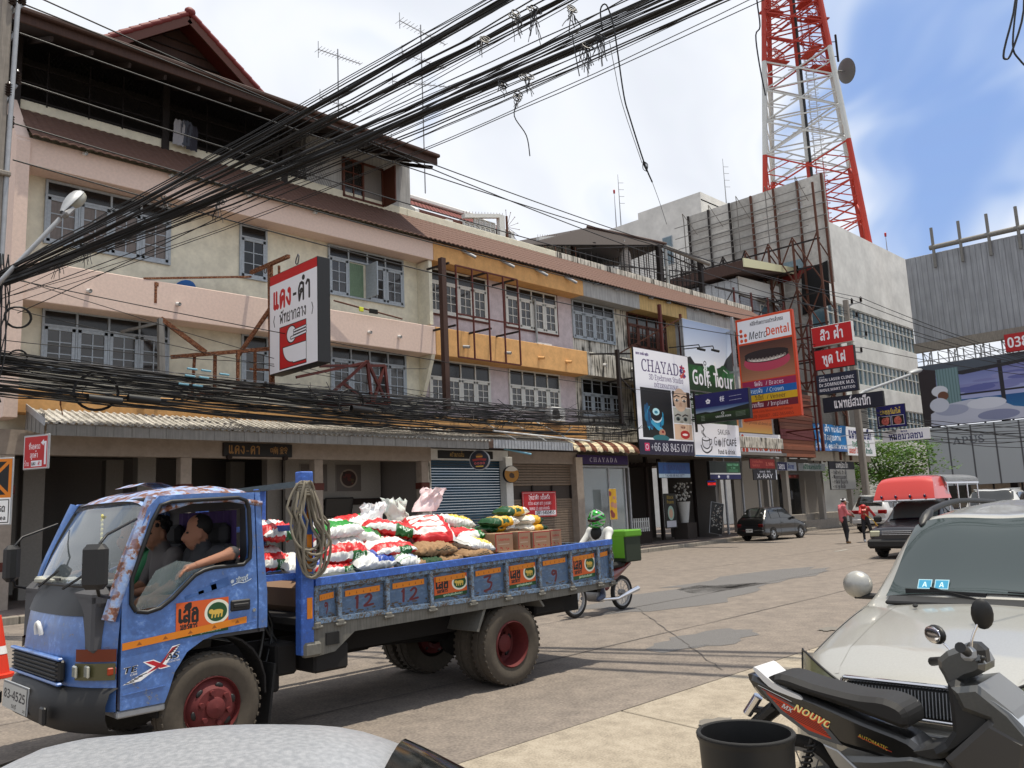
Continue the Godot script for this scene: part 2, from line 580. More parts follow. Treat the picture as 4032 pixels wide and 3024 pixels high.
func camera_and_light() -> void:
	var cam:=Camera3D.new()
	cam.name="camera"
	add_child(cam)
	cam.fov=49.75
	cam.near=0.05
	cam.far=600.0
	var yaw:=deg_to_rad(45.4)
	var pitch:=deg_to_rad(8.8)
	var b:=Basis(Vector3.UP,-yaw)*Basis(Vector3.RIGHT,pitch)*Basis(Vector3.FORWARD,deg_to_rad(2.5))
	cam.transform=Transform3D(b,v3(0,1.75,0))
	var sun:=DirectionalLight3D.new()
	sun.name="sun"
	add_child(sun)
	sun.light_energy=1.5
	sun.light_color=Color(1.0,0.965,0.9)
	sun.light_angular_distance=0.5
	sun.shadow_enabled=true
	sun.look_at_from_position(v3(0.14,1.0,0.13),Vector3.ZERO,Vector3.FORWARD)
	var we:=WorldEnvironment.new()
	we.name="environment"
	var e:=Environment.new()
	e.background_mode=Environment.BG_SKY
	e.tonemap_mode=Environment.TONE_MAPPER_LINEAR
	e.tonemap_exposure=1.1
	e.sdfgi_enabled=true
	e.ssao_enabled=true
	e.ssil_enabled=true
	e.sky=Sky.new()
	var pm:=PanoramaSkyMaterial.new()
	pm.panorama=sky_picture()
	e.sky.sky_material=pm
	we.environment=e
	add_child(we)
func sky_picture() -> ImageTexture:
	var w:=1536
	var h:=768
	var f:=FastNoiseLite.new()
	f.seed=11
	f.noise_type=FastNoiseLite.TYPE_SIMPLEX_SMOOTH
	f.frequency=1.0
	f.fractal_octaves=5
	f.fractal_gain=0.5
	var g:=FastNoiseLite.new()
	g.seed=4
	g.frequency=1.0
	g.fractal_octaves=3
	var d:=PackedByteArray()
	d.resize(w*h*3)
	for y in h:
		var el:=PI*0.5-PI*(y+0.5)/h
		var hz:=clampf(1.0-el/0.55,0.0,1.0)
		var sky:=Color(0.54,0.66,0.87).lerp(Color(0.66,0.77,0.93),hz*hz)
		for x in w:
			var c: Color
			if el>-0.02:
				var az:=TAU*(x+0.5)/w
				var r:=1.0/(sin(maxf(el,0.0))+0.18)
				var px:=cos(az)*cos(el)*r
				var pz:=sin(az)*cos(el)*r
				var u:=px*0.80+pz*0.60
				var v:=-px*0.60+pz*0.80
				var wv:=g.get_noise_2d(px*0.5,pz*0.5)
				var n:=f.get_noise_2d(u*0.8+wv*0.9,v*1.4+wv*0.9)*1.1+g.get_noise_2d(px*0.34+9.0,pz*0.34)*0.75
				var cov:=smoothstep(-0.55,0.28,n+SKY_BIAS)
				var th:=smoothstep(0.1,0.9,n+0.25)
				var white:=Color(0.955,0.965,0.985).lerp(Color(0.83,0.85,0.89),th*0.55)
				c=sky.lerp(white,cov*0.97)
			else:
				c=Color(0.42,0.40,0.38)
			var i:=(y*w+x)*3
			d[i]=c.r8
			d[i+1]=c.g8
			d[i+2]=c.b8
	return tex_of(Image.create_from_data(w,h,false,Image.FORMAT_RGB8,d))
const SKY_BIAS:=0.36
func materials() -> void:
	var fine:=noise_bytes(1,0.35,2)
	var mid:=noise_bytes(2,0.05,4)
	var big:=noise_bytes(3,0.012,4)
	var streak:=noise_bytes(4,0.06,4,512,1.0,0.06)
	var cell:=noise_bytes(5,0.045,1,512,1.0,1.0,FastNoiseLite.TYPE_CELLULAR)
	var patch:=noise_bytes(6,0.02,5)
	var t_fine:=grey_tex([[fine,0.6],[mid,0.4]],0.84)
	var t_blot:=grey_tex([[big,0.6],[mid,0.3],[fine,0.1]],0.80)
	var t_streak:=grey_tex([[streak,0.6],[big,0.25],[fine,0.15]],0.72)
	var t_grain:=grey_tex([[fine,1.0]],0.5)
	M["t_fine"]=t_fine
	M["t_blot"]=t_blot
	M["t_streak"]=t_streak
	var t_bump:=grey_tex([[fine,0.5],[mid,0.5]],0.0)
	M["t_bump"]=t_bump
	var lum:=func(a: float,b: float,c: float) -> Color: return Color(a,b,c)
	var t_road:=ramp_tex([[fine,0.6],[mid,0.2],[patch,0.2]],[[0.25,Color(0.36,0.34,0.325)],[0.45,Color(0.445,0.425,0.40)],[0.62,Color(0.50,0.475,0.445)],[0.8,Color(0.57,0.545,0.51)]])
	M.road=mat(Color(0.97,0.94,0.92),0.88,0.0,t_road,0.17,true,t_bump,0.25)
	var t_apron:=ramp_tex([[fine,0.5],[mid,0.25],[patch,0.25]],[[0.25,Color(0.50,0.46,0.40)],[0.45,Color(0.60,0.555,0.48)],[0.6,Color(0.655,0.61,0.535)],[0.8,Color(0.70,0.66,0.59)]])
	M.apron=mat(Color(0.92,0.925,0.94),0.85,0.0,t_apron,0.26,true,t_bump,0.15)
	M.road_patch=mat(Color(0.52,0.51,0.505),0.9,0.0,t_grain,0.9,true,t_bump,1.2)
	M.tar=mat(Color(0.33,0.31,0.30),0.85,0.0,t_fine,0.5)
	M.stain=mat(Color(0.46,0.44,0.41),0.85,0.0,t_fine,0.5)
	M.kerb=mat(Color(0.60,0.57,0.52),0.9,0.0,t_streak,0.4)
	M.paving=mat(Color(0.47,0.42,0.39),0.9,0.0,t_blot,0.7)
	M.road_white=mat(Color(0.80,0.79,0.75),0.8,0.0,t_grain,2.0)
	M.cream=mat(Color(0.95,0.93,0.84),0.9,0.0,t_blot,0.28)
	M.pink=mat(Color(0.93,0.83,0.77),0.9,0.0,t_fine,0.4)
	M.orange=mat(Color(0.92,0.71,0.46),0.9,0.0,t_blot,0.35)
	M.lilacwhite=mat(Color(0.84,0.79,0.80),0.9,0.0,t_blot,0.4)
	var t_stainwall:=ramp_tex([[streak,0.62],[big,0.3],[fine,0.08]],[[0.30,Color(0.22,0.21,0.19)],[0.42,Color(0.55,0.53,0.49)],[0.52,Color(0.74,0.72,0.67)],[0.7,Color(0.83,0.81,0.76)]])
	M.stained=mat(Color(1,1,1),0.92,0.0,t_stainwall,0.3)
	M.greywall=mat(Color(0.74,0.74,0.73),0.92,0.0,t_streak,0.35)
	M.yellowwall=mat(Color(0.87,0.74,0.50),0.9,0.0,t_streak,0.35)
	M.white=mat(Color(0.90,0.90,0.88),0.9,0.0,t_fine,0.3)
	M.whitewash=mat(Color(0.93,0.925,0.90),0.9,0.0,t_blot,0.06)
	M.lilac=mat(Color(0.62,0.52,0.55),0.9,0.0,t_fine,0.4)
	M.shopwall=mat(Color(0.66,0.61,0.56),0.9,0.0,t_blot,0.4)
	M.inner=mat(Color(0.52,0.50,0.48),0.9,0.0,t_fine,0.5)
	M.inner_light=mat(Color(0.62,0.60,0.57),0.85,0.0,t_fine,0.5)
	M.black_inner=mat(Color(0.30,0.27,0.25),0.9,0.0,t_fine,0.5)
	M.maroon=mat(Color(0.36,0.15,0.10),0.7,0.0,t_fine,0.8)
	M.tile=mat(Color(0.42,0.30,0.25),0.85,0.0,t_blot,0.8)
	M.redtile=mat(Color(0.45,0.17,0.13),0.8,0.0,t_blot,0.8)
	M.redtrim=mat(Color(0.47,0.12,0.10),0.6,0.0,t_fine,0.8)
	M.brown=mat(Color(0.30,0.20,0.16),0.75,0.0,t_streak,0.6)
	M.browndark=mat(Color(0.17,0.12,0.10),0.85,0.0,t_fine,0.8)
	M.brownwood=mat(Color(0.38,0.20,0.13),0.6,0.0,t_fine,0.8)
	var t_rust:=ramp_tex([[mid,0.45],[patch,0.35],[fine,0.2]],[[0.3,Color(0.20,0.11,0.07)],[0.46,Color(0.45,0.25,0.14)],[0.55,Color(0.58,0.38,0.22)],[0.66,Color(0.66,0.60,0.53)],[0.8,Color(0.74,0.71,0.66)]])
	M.rust=mat(Color(0.92,0.85,0.8),0.85,0.1,t_rust,1.2)
	M.rustbrown=mat(Color(0.40,0.25,0.19),0.85,0.1,t_blot,1.5)
	M.darksteel=mat(Color(0.16,0.13,0.12),0.7,0.2,t_blot,2.0)
	M.redsteel=mat(Color(0.36,0.13,0.10),0.7,0.1,t_blot,2.0)
	M.steel=mat(Color(0.62,0.62,0.62),0.5,0.6,t_fine,2.0)
	M.galv=mat(Color(0.70,0.71,0.72),0.5,0.35,t_blot,0.7)
	var t_zinc:=ramp_tex([[streak,0.4],[mid,0.3],[big,0.3]],[[0.3,Color(0.42,0.40,0.37)],[0.48,Color(0.66,0.65,0.62)],[0.65,Color(0.80,0.79,0.77)]])
	M.zinc=mat(Color(1,1,1),0.6,0.15,t_zinc,0.5)
	M.zincdull=mat(Color(0.56,0.55,0.53),0.75,0.1,t_streak,0.6)
	M.cladgrey=mat(Color(0.66,0.67,0.69),0.6,0.15,t_streak,0.12)
	M.frame=mat(Color(0.70,0.74,0.77),0.6,0.0,t_blot,1.5,true)
	M.framewhite=mat(Color(0.87,0.87,0.84),0.6,0.0,t_fine,1.5)
	M.pane=mat(Color(0.20,0.19,0.18),0.12,0.0,t_blot,0.9)
	M.pane.metallic_specular=0.6
	M.panecurtain=mat(Color(0.47,0.42,0.39),0.18,0.0,t_streak,1.3)
	M.panedark=mat(Color(0.10,0.10,0.10),0.15,0.0,t_fine,0.9)
	M.paneblue=mat(Color(0.34,0.45,0.50),0.06,0.0,t_blot,0.2)
	M.paneblue.metallic_specular=0.9
	M.curtain=mat(Color(0.50,0.60,0.50),0.95,0.0,t_streak,2.0)
	M.concrete=mat(Color(0.60,0.57,0.53),0.9,0.0,t_streak,0.8)
	M.black=mat(Color(0.045,0.045,0.05),0.5)
	M.blackmatt=mat(Color(0.07,0.07,0.07),0.8,0.0,t_fine,2.0)
	M.cable=mat(Color(0.05,0.05,0.055),0.45)
	M.cablegrey=mat(Color(0.35,0.35,0.36),0.5)
	M.chrome=mat(Color(0.85,0.85,0.86),0.12,1.0)
	M.rubber=mat(Color(0.13,0.12,0.11),0.9,0.0,t_fine,3.0,false)
	M.rubberdusty=mat(Color(0.33,0.30,0.26),0.95,0.0,t_blot,2.5,false)
	M.whiteplastic=mat(Color(0.85,0.85,0.84),0.4)
	M.insulator=mat(Color(0.14,0.09,0.08),0.25)
	M.blue_pvc=mat(Color(0.42,0.62,0.70),0.4)
	M.grey_pvc=mat(Color(0.62,0.63,0.62),0.4)
	M.red=mat(Color(0.66,0.06,0.07),0.5)
	M.orange_tower=mat(Color(0.72,0.20,0.12),0.6,0.0,t_fine,0.3)
	M.white_tower=mat(Color(0.82,0.83,0.82),0.6,0.0,t_fine,0.3)
func sheet(called: String,pts: Array,y: float,m: Material,parent: Node=null) -> MeshInstance3D:
	var mb:=MB.new()
	var poly:=PackedVector2Array()
	for q in pts:
		poly.append(Vector2(q.x,-q.y))
	mb.prism(poly,0,0,Transform3D(Basis(Vector3.RIGHT,-PI/2),v3(0,y,0)))
	var o:=obj(called,mb,m,parent)
	if parent==null:
		o.set_meta("kind","structure")
	return o
const KERB:=[Vector2(-60,-18.3),Vector2(10,-18.9),Vector2(25.7,-19.25),Vector2(37,-20.55),Vector2(53,-22.9),Vector2(75,-26.5),Vector2(120,-33)]
func ground() -> void:
	sheet("ground",[Vector2(-300,-300),Vector2(300,-300),Vector2(300,300),Vector2(-300,300)],-0.4,M.paving)
	var road:=[Vector2(-60,-4.75),Vector2(120,-4.75)]
	for i in range(KERB.size()-1,-1,-1):
		road.append(KERB[i]+Vector2(0,0.02))
	sheet("road",road,-0.004,M.road)
	var fore:=sheet("forecourt",[Vector2(-40,-4.72),Vector2(90,-4.72),Vector2(90,30),Vector2(-40,30)],-0.3,M.tar)
	for i in range(-4,14):
		for j in range(0,5):
			var x:=-1.2+i*3.6
			var z:=-4.74+j*3.1
			var mb:=MB.new()
			mb.cbox(v3(x+1.785,-0.127 if j==0 else -0.202,z+1.535),v3(3.575,0.1+rnd(0.0,0.006),3.075),0.006,Basis(Vector3.RIGHT,0.0484 if j==0 else 0.0))
			obj("concrete_slab",mb,M.apron,fore)
	for s in [[v3(13.8,0,-9.4),2.6,1.2,3],[v3(17.5,0,-9.9),3.4,0.9,5],[v3(9.7,0,-6.2),1.0,0.45,8]]:
		var pts:=[]
		for k in 26:
			var a:=TAU*k/26
			var r:=1.0+rnd(-0.22,0.22)
			pts.append(Vector2(s[0].x+cos(a)*s[1]*r,s[0].z+sin(a)*s[2]*r))
		sheet("road_patch",pts,0.0,M.road_patch)
	for s in [v3(9.0,0,-4.1),v3(7.2,0,-3.6),v3(8.2,0,-3.3),v3(11.2,0,-5.2),v3(6.2,0,-3.9)]:
		var pts:=[]
		for k in 18:
			var a:=TAU*k/18
			var r:=1.0+rnd(-0.3,0.3)
			pts.append(Vector2(s.x+cos(a)*0.17*r,s.z+sin(a)*0.13*r))
		sheet("oil_stain",pts,0.008 if s.z<-4.75 else -(s.z+4.7)*0.0484+0.012,M.stain)
	for s in [[v3(-5,0,-9.1),v3(60,0,-9.4)],[v3(2,0,-6.9),v3(40,0,-7.2)],[v3(8,0,-4.95),v3(12,0,-9)],[v3(12,0,-12.6),v3(55,0,-13.4)],[v3(18,0,-9.4),v3(21,0,-18)]]:
		var up:=[]
		var lo:=[]
		for k in 31:
			var q: Vector3=s[0].lerp(s[1],k/30.0)
			var w:=rnd(0.004,0.013)
			var o:=rnd(-0.03,0.03)
			up.append(Vector2(q.x,q.z+o-w))
			lo.push_front(Vector2(q.x+0.002,q.z+o+w))
		sheet("road_seam",up+lo,0.004,M.tar)
	var dash:=sheet("road_marking",[Vector2(27.4,-12.35),Vector2(28.5,-12.4),Vector2(28.5,-12.28),Vector2(27.4,-12.23)],0.003,M.road_white)
	dash.name="road_marking"
	var deck:=[]
	for q in KERB:
		deck.append(q+Vector2(0,-0.16))
	for i in range(KERB.size()-1,-1,-1):
		deck.append(KERB[i]+Vector2(0,-14))
	var pave:=sheet("pavement",deck,0.13,M.paving)
	for i in KERB.size()-1:
		var a: Vector2=KERB[i]
		var b: Vector2=KERB[i+1]
		if b.x<0 or a.x>80:
			continue
		var m:=int((b-a).length()/1.0)
		for k in m:
			var c:=a.lerp(b,(k+0.5)/m)
			if c.x<2.0 or c.x>70.0:
				continue
			var mb:=MB.new()
			mb.cbox(v3(c.x,0.035+rnd(-0.006,0.006),c.y-0.08),v3((b-a).length()/m-0.015,0.22,0.16),0.018,Basis(Vector3.UP,atan2(-(b.y-a.y),b.x-a.x)))
			obj("kerb_stone",mb,M.kerb,pave)
const FZ:=-20.6
const WZ:=-21.3
func window(parent: Node,x0: float,x1: float,y0: float,yt: float,y1: float,z: float,n: int,fm: Material,pm: Material,fine:=true,open_at:=-1) -> void:
	var fr:=MB.new()
	var e:=0.055
	var w:=(x1-x0)/n
	for x in [x0,x1]:
		fr.box(v3(x,(y0+y1)/2,z+0.03),v3(e,y1-y0,0.06))
	for y in [y0,yt,y1]:
		fr.box(v3((x0+x1)/2,y,z+0.032),v3(x1-x0+e,e,0.064))
	for i in range(1,n):
		fr.box(v3(x0+w*i,(y0+y1)/2,z+0.028),v3(e*0.8,y1-y0-0.01,0.056))
	var win:=obj("window",fr,fm,parent)
	for i in n:
		var a:=x0+w*i+0.03
		var b:=x0+w*(i+1)-0.03
		var mb:=MB.new()
		mb.box(v3((a+b)/2,(yt+y1)/2,z+0.012),v3(b-a,y1-yt-0.05,0.01))
		obj("transom_pane",mb,M.panedark,win)
		if i==open_at:
			var cu:=MB.new()
			var rows:=[]
			for j in 2:
				var line:=PackedVector3Array()
				for k in 25:
					line.append(v3(lerpf(a,b-0.12,k/24.0),(y0+0.05) if j==0 else yt-0.06,z+0.015+0.012*sin(k*1.9)))
				rows.append(line)
			cu.grid(rows,true)
			obj("curtain",cu,M.curtain,win)
			var lf:=MB.new()
			lf.box(v3(b,(y0+yt)/2,z+0.32),v3(0.04,yt-y0-0.08,0.6))
			obj("open_sash",lf,fm,win)
			continue
		var s:=MB.new()
		var lo:=y0+0.03
		var hi:=yt-0.03
		var st:=0.075
		for x in [a+st/2,b-st/2]:
			s.box(v3(x,(lo+hi)/2,z+0.04),v3(st,hi-lo,0.035))
		for y in [lo+st/2,hi-st/2]:
			s.box(v3((a+b)/2,y,z+0.041),v3(b-a-0.004,st,0.033))
		var ia:=a+st
		var ib:=b-st
		var il:=lo+st
		var ih:=hi-st
		s.box(v3((ia+ib)/2,(il+ih)/2,z+0.036),v3(0.028,ih-il,0.022))
		for k in [1,2]:
			s.box(v3((ia+ib)/2,lerpf(il,ih,k/3.0),z+0.035),v3(ib-ia,0.026,0.02))
		obj("sash",s,fm,win)
		for r in 3:
			for c in 2:
				var pn:=MB.new()
				var px0:=lerpf(ia,ib,c/2.0)
				var py0:=lerpf(il,ih,r/3.0)
				pn.box(v3(px0+(ib-ia)/4,py0+(ih-il)/6,z+0.022+rnd(0,0.002)),v3((ib-ia)/2-0.01,(ih-il)/3-0.01,0.008),Basis(Vector3.UP,rnd(-0.006,0.006)))
				obj("pane",pn,pm,win)
func tile_roof(called: String,parent: Node,x0: float,x1: float,y0: float,z0: float,y1: float,z1: float,m: Material,period:=0.2,courses:=7) -> MeshInstance3D:
	var mb:=MB.new()
	var n:=int((x1-x0)/period*6)
	for c in courses:
		var f0:=float(c)/courses
		var f1:=float(c+1)/courses+0.02
		var rows:=[]
		for e in [[f0,-0.03],[f0,0.0],[f1,-0.012]]:
			var line:=PackedVector3Array()
			for k in n+1:
				var x:=lerpf(x0,x1,float(k)/n)
				var ph:=(x-x0)/period*TAU
				var wv:=0.028*(absf(sin(ph*0.5))*1.4-0.6)
				line.append(v3(x,lerpf(y0,y1,e[0])+wv+e[1]+0.02,lerpf(z0,z1,e[0])))
			rows.append(line)
		mb.grid([rows[0],rows[1]],true)
		mb.grid([rows[1],rows[2]],true)
	var o:=obj(called,mb,m,parent)
	o.set_meta("kind","stuff")
	return o
func spout(parent: Node,at: Vector3,d: Vector3,r: float,m: Material) -> void:
	var mb:=MB.new()
	mb.tube([at,at+d],r,10,false)
	mb.tube([at+d,at],r*0.8,10,false)
	mb.ball(at+d*0.6,v3(r,r,0.01)*0.78,4,8)
	obj("drain_spout",mb,m,parent)
func row_houses() -> void:
	var units:=[
		["cream_shophouse","cream three storey shophouse with pale pink bands under the dark roof terrace",4.95,17.4,M.pink,M.pink,M.cream],
		["orange_shophouse","shophouse with orange fascia and orange balcony band and white four sash windows",17.4,25.22,M.orange,M.orange,M.lilacwhite],
		["grey_shophouse","shophouse with bare grey rain stained fascia and blotched white balcony band",25.22,29.02,M.greywall,M.stained,M.stained],
		["yellow_shophouse","shophouse with pale yellow fascia and brown wooden windows above the eyebrow studio",29.02,32.7,M.yellowwall,M.stained,M.yellowwall],
		["weathered_shophouse","last shophouse of the row, bare grey and streaked, half hidden by the golf billboard",32.7,41.5,M.greywall,M.stained,M.greywall],
	]
	for u in units:
		var x0: float=u[2]
		var x1: float=u[3]
		var b:=place(u[0],u[1],"building",v3((x0+x1)/2,0.13,WZ))
		var mb:=MB.new()
		mb.box(v3((x0+x1)/2,7.7,WZ-0.15),v3(x1-x0,7.3,0.3))
		mb.box(v3((x0+x1)/2,8.1,WZ-8),v3(x1-x0,8.1,0.3))
		for x in [x0+0.1,x1-0.1]:
			mb.box(v3(x,7.9,WZ-4.3),v3(0.19,7.6,7.6))
		obj("wall",mb,u[6],b)
		var sl:=MB.new()
		sl.box(v3((x0+x1)/2,12.02,WZ-4.95),v3(x1-x0-0.01,0.24,7.7))
		sl.box(v3((x0+x1)/2,4.1,WZ-4.2),v3(x1-x0-0.01,0.2,7.7))
		obj("floor_slab",sl,M.concrete,b)
		var f:=MB.new()
		f.cbox(v3((x0+x1)/2,10.56,FZ-0.05),v3(x1-x0-0.01,0.66,0.1),0.012)
		f.box(v3((x0+x1)/2,10.3,FZ-0.42),v3(x1-x0-0.012,0.08,0.62))
		obj("fascia",f,u[4],b)
		var bd:=MB.new()
		bd.cbox(v3((x0+x1)/2,7.47,FZ-0.05),v3(x1-x0-0.01,0.95,0.1),0.015)
		bd.box(v3((x0+x1)/2,7.06,FZ-0.42),v3(x1-x0-0.012,0.1,0.62))
		obj("balcony_band",bd,u[5],b)
		var lb:=MB.new()
		lb.cbox(v3((x0+x1)/2,4.72,FZ-0.3),v3(x1-x0-0.01,0.55,0.12),0.012)
		lb.box(v3((x0+x1)/2,4.5,FZ-0.55),v3(x1-x0-0.012,0.1,0.4))
		obj("lower_band",lb,u[5] if x0>5 else M.orange,b)
		tile_roof("roof_tiles",b,x0+(0.25 if x0<5 else 0.0),x1,10.87,-20.36,12.2,-22.0,M.tile,0.2,7)
		var cp:=MB.new()
		cp.cbox(v3((x0+x1)/2,12.32,-22.06),v3(x1-x0-0.006,0.26,0.2),0.015)
		obj("coping",cp,M.cream if x0<24 else M.stained,b)
		match u[0]:
			"cream_shophouse":
				for w in [[5.8,8.8,M.panecurtain],[13.74,16.6,M.pane]]:
					window(b,w[0],w[1],8.65,9.83,10.2,WZ,4,M.frame,w[2],true,1 if w[0]>10 else -1)
					window(b,w[0]+0.05,w[1]+0.02,5.56,6.62,7.0,WZ,4,M.frame,M.pane)
				window(b,10.82,11.62,8.67,9.86,10.2,WZ,1,M.frame,M.panedark)
				window(b,10.9,11.66,5.62,6.6,7.0,WZ,1,M.frame,M.pane)
				var ew:=MB.new()
				ew.prism(PackedVector2Array([Vector2(0,4.3),Vector2(-0.75,4.3),Vector2(-0.75,10.75),Vector2(-0.62,10.95),Vector2(0.75,12.52),Vector2(1.0,12.52),Vector2(1.0,10),Vector2(0.3,4.3)]),-0.14,0.14,Transform3D(Basis(Vector3.UP,PI/2),v3(5.08,0,WZ)))
				obj("end_wall",ew,M.pink,b)
				var fn:=MB.new()
				fn.box(v3(17.3,9.12,-20.98),v3(0.14,2.2,0.62))
				fn.prism(PackedVector2Array([Vector2(0.05,7),Vector2(-0.68,7),Vector2(0.02,5.3)]),-0.07,0.07,Transform3D(Basis(Vector3.UP,PI/2),v3(17.3,0,WZ)))
				obj("fin_wall",fn,M.cream,b)
				for x in [6.2,8.3,10.5,12.6]:
					spout(b,v3(x+0.2,10.82,FZ),v3(0,-0.03,0.14),0.05,M.whiteplastic)
				for x in [6.6,8.75,11.2,14.7,15.85]:
					spout(b,v3(x,7.42,FZ),v3(0.02,-0.03,0.12),0.05,M.whiteplastic)
				var st:=MB.new()
				st.box(v3(8.2,7.63,FZ+0.003),v3(0.07,0.55,0.004))
				st.box(v3(8.215,7.85,FZ+0.004),v3(0.11,0.1,0.004))
				obj("rust_stain",st,M.rust,b)
			"orange_shophouse":
				window(b,17.65,20.42,8.65,9.77,10.2,WZ,4,M.framewhite,M.pane)
				window(b,21.42,24.24,8.65,9.79,10.2,WZ,4,M.framewhite,M.pane)
				window(b,17.65,20.42,5.5,6.4,6.98,WZ,4,M.framewhite,M.pane)
				window(b,21.44,24.2,5.5,6.4,6.98,WZ,4,M.framewhite,M.pane)
				for w in [[17.65,20.42],[21.42,24.24]]:
					var tr:=MB.new()
					for y in [8.59,10.26]:
						tr.box(v3((w[0]+w[1])/2,y,WZ+0.02),v3(w[1]-w[0]+0.2,0.06,0.06))
					for x in [w[0]-0.07,w[1]+0.07]:
						tr.box(v3(x,9.42,WZ+0.019),v3(0.06,1.6,0.058))
					obj("window_trim",tr,M.maroon,b)
				for x in [18.7,20.6,22.4,24.1]:
					spout(b,v3(x,10.83,FZ+0.02),v3(0.35,-0.27,0.3),0.055,M.galv)
				for x in [18.6,20.6,22.35,23.9]:
					spout(b,v3(x,7.4,FZ),v3(0.12,-0.03,0.2),0.055,M.galv if x<22 else M.orange)
				var vp:=MB.new()
				vp.tube([v3(22.95,8.0,WZ+0.12),v3(22.95,9.75,WZ+0.12),v3(22.9,9.85,WZ+0.14),v3(22.82,9.8,WZ+0.16)],0.045,8)
				obj("vent_pipe",vp,M.grey_pvc,b)
			"grey_shophouse":
				window(b,25.26,27.96,8.66,9.76,10.2,WZ,4,M.frame,M.pane)
				window(b,25.6,28.1,5.5,6.4,6.98,WZ,4,M.frame,M.pane)
			"yellow_shophouse":
				window(b,28.94,31.86,8.7,9.72,10.2,WZ,4,M.brownwood,M.pane)
				window(b,29.3,31.86,5.5,6.4,6.98,WZ,4,M.brownwood,M.pane)
			"weathered_shophouse":
				window(b,33.0,35.8,8.7,9.72,10.2,WZ,4,M.brownwood,M.pane)
				window(b,37.0,39.8,8.7,9.72,10.2,WZ,4,M.brownwood,M.pane)
		if x0>25:
			for k in int((x1-x0)/1.35):
				spout(b,v3(x0+0.7+k*1.35,10.84,FZ+0.02),v3(0.06,-0.06,0.18),0.05,M.galv)
				spout(b,v3(x0+1.0+k*1.9,7.5,FZ),v3(0.03,-0.03,0.14),0.06,M.whiteplastic)
	var dish:=MB.new()
	var pr:=[]
	for k in 7:
		pr.append(Vector2(0.3*k/6.0,0.09*(k/6.0)*(k/6.0)))
	dish.lathe(pr,18,Transform3D(Basis(Vector3.RIGHT,-0.9),v3(9.15,7.9,-21.0)))
	solo("satellite_dish",dish,mat(Color(0.12,0.40,0.70),0.5),"small blue dish peeping over the pink balcony band","satellite dish")
	var wp:=place("clothes_pole","rusty clothes pole with pegged rags on the pink band under the green curtain","clothes pole",v3(14.6,7.95,-20.5))
	var mb:=MB.new()
	mb.tube([v3(13.4,8.2,-20.5),v3(14.6,8.06,-20.4),v3(15.9,7.97,-20.45)],0.025,6)
	obj("pole",mb,M.rustbrown,wp)
	for r in [[14.3,0.16,Color(0.80,0.82,0.25)],[14.75,0.32,Color(0.05,0.05,0.05)]]:
		obj("cloth",MB.new().cbox(v3(r[0],8.04,-20.39),v3(r[1],0.14,0.05),0.015),mat(r[2],0.95),wp)
	ac_unit(v3(22.9,7.5,-20.88),"white air conditioner lying on the orange balcony ledge")
	ac_unit(v3(23.3,5.05,-20.75),"white air conditioner unit behind the cables above the striped awning")
func ac_unit(at: Vector3,label: String) -> void:
	var o:=thing("air_conditioner",label,"air conditioner",at)
	var mb:=MB.new()
	mb.cbox(v3(0,0.28,0),v3(0.82,0.54,0.3),0.02)
	obj("casing",mb,M.whiteplastic,o)
	obj("fan_grille",MB.new().cyl(v3(-0.12,0.28,0.14),v3(-0.12,0.28,0.162),0.21,20),M.blackmatt,o)
func shutter(parent: Node,called: String,x0: float,x1: float,y0: float,y1: float,z: float,m: Material) -> void:
	var n:=int((y1-y0)/0.09)
	for k in n:
		var mb:=MB.new()
		var y:=y0+(k+0.5)*(y1-y0)/n
		mb.cbox(v3((x0+x1)/2,y,z),v3(x1-x0,0.083,0.03),0.012)
		obj(called,mb,m,parent)
func corrugated(x0: float,x1: float,ya: float,za: float,yb: float,zb: float,rib:=0.165,height:=0.035,sharp:=true) -> MB:
	var mb:=MB.new()
	var line0:=PackedVector3Array()
	var line1:=PackedVector3Array()
	var n:=int((x1-x0)/rib)
	for k in n:
		for q in ([[0.0,0.0],[0.58,0.0],[0.68,1.0],[0.9,1.0]] if sharp else [[0.0,0.5],[0.25,1.0],[0.5,0.5],[0.75,0.0]]):
			var x: float=x0+(k+q[0])*rib
			line0.append(v3(x,ya+height*q[1],za))
			line1.append(v3(x,yb+height*q[1],zb))
	for k in line0.size()-1:
		mb.quad(line0[k],line0[k+1],line1[k+1],line1[k])
	return mb
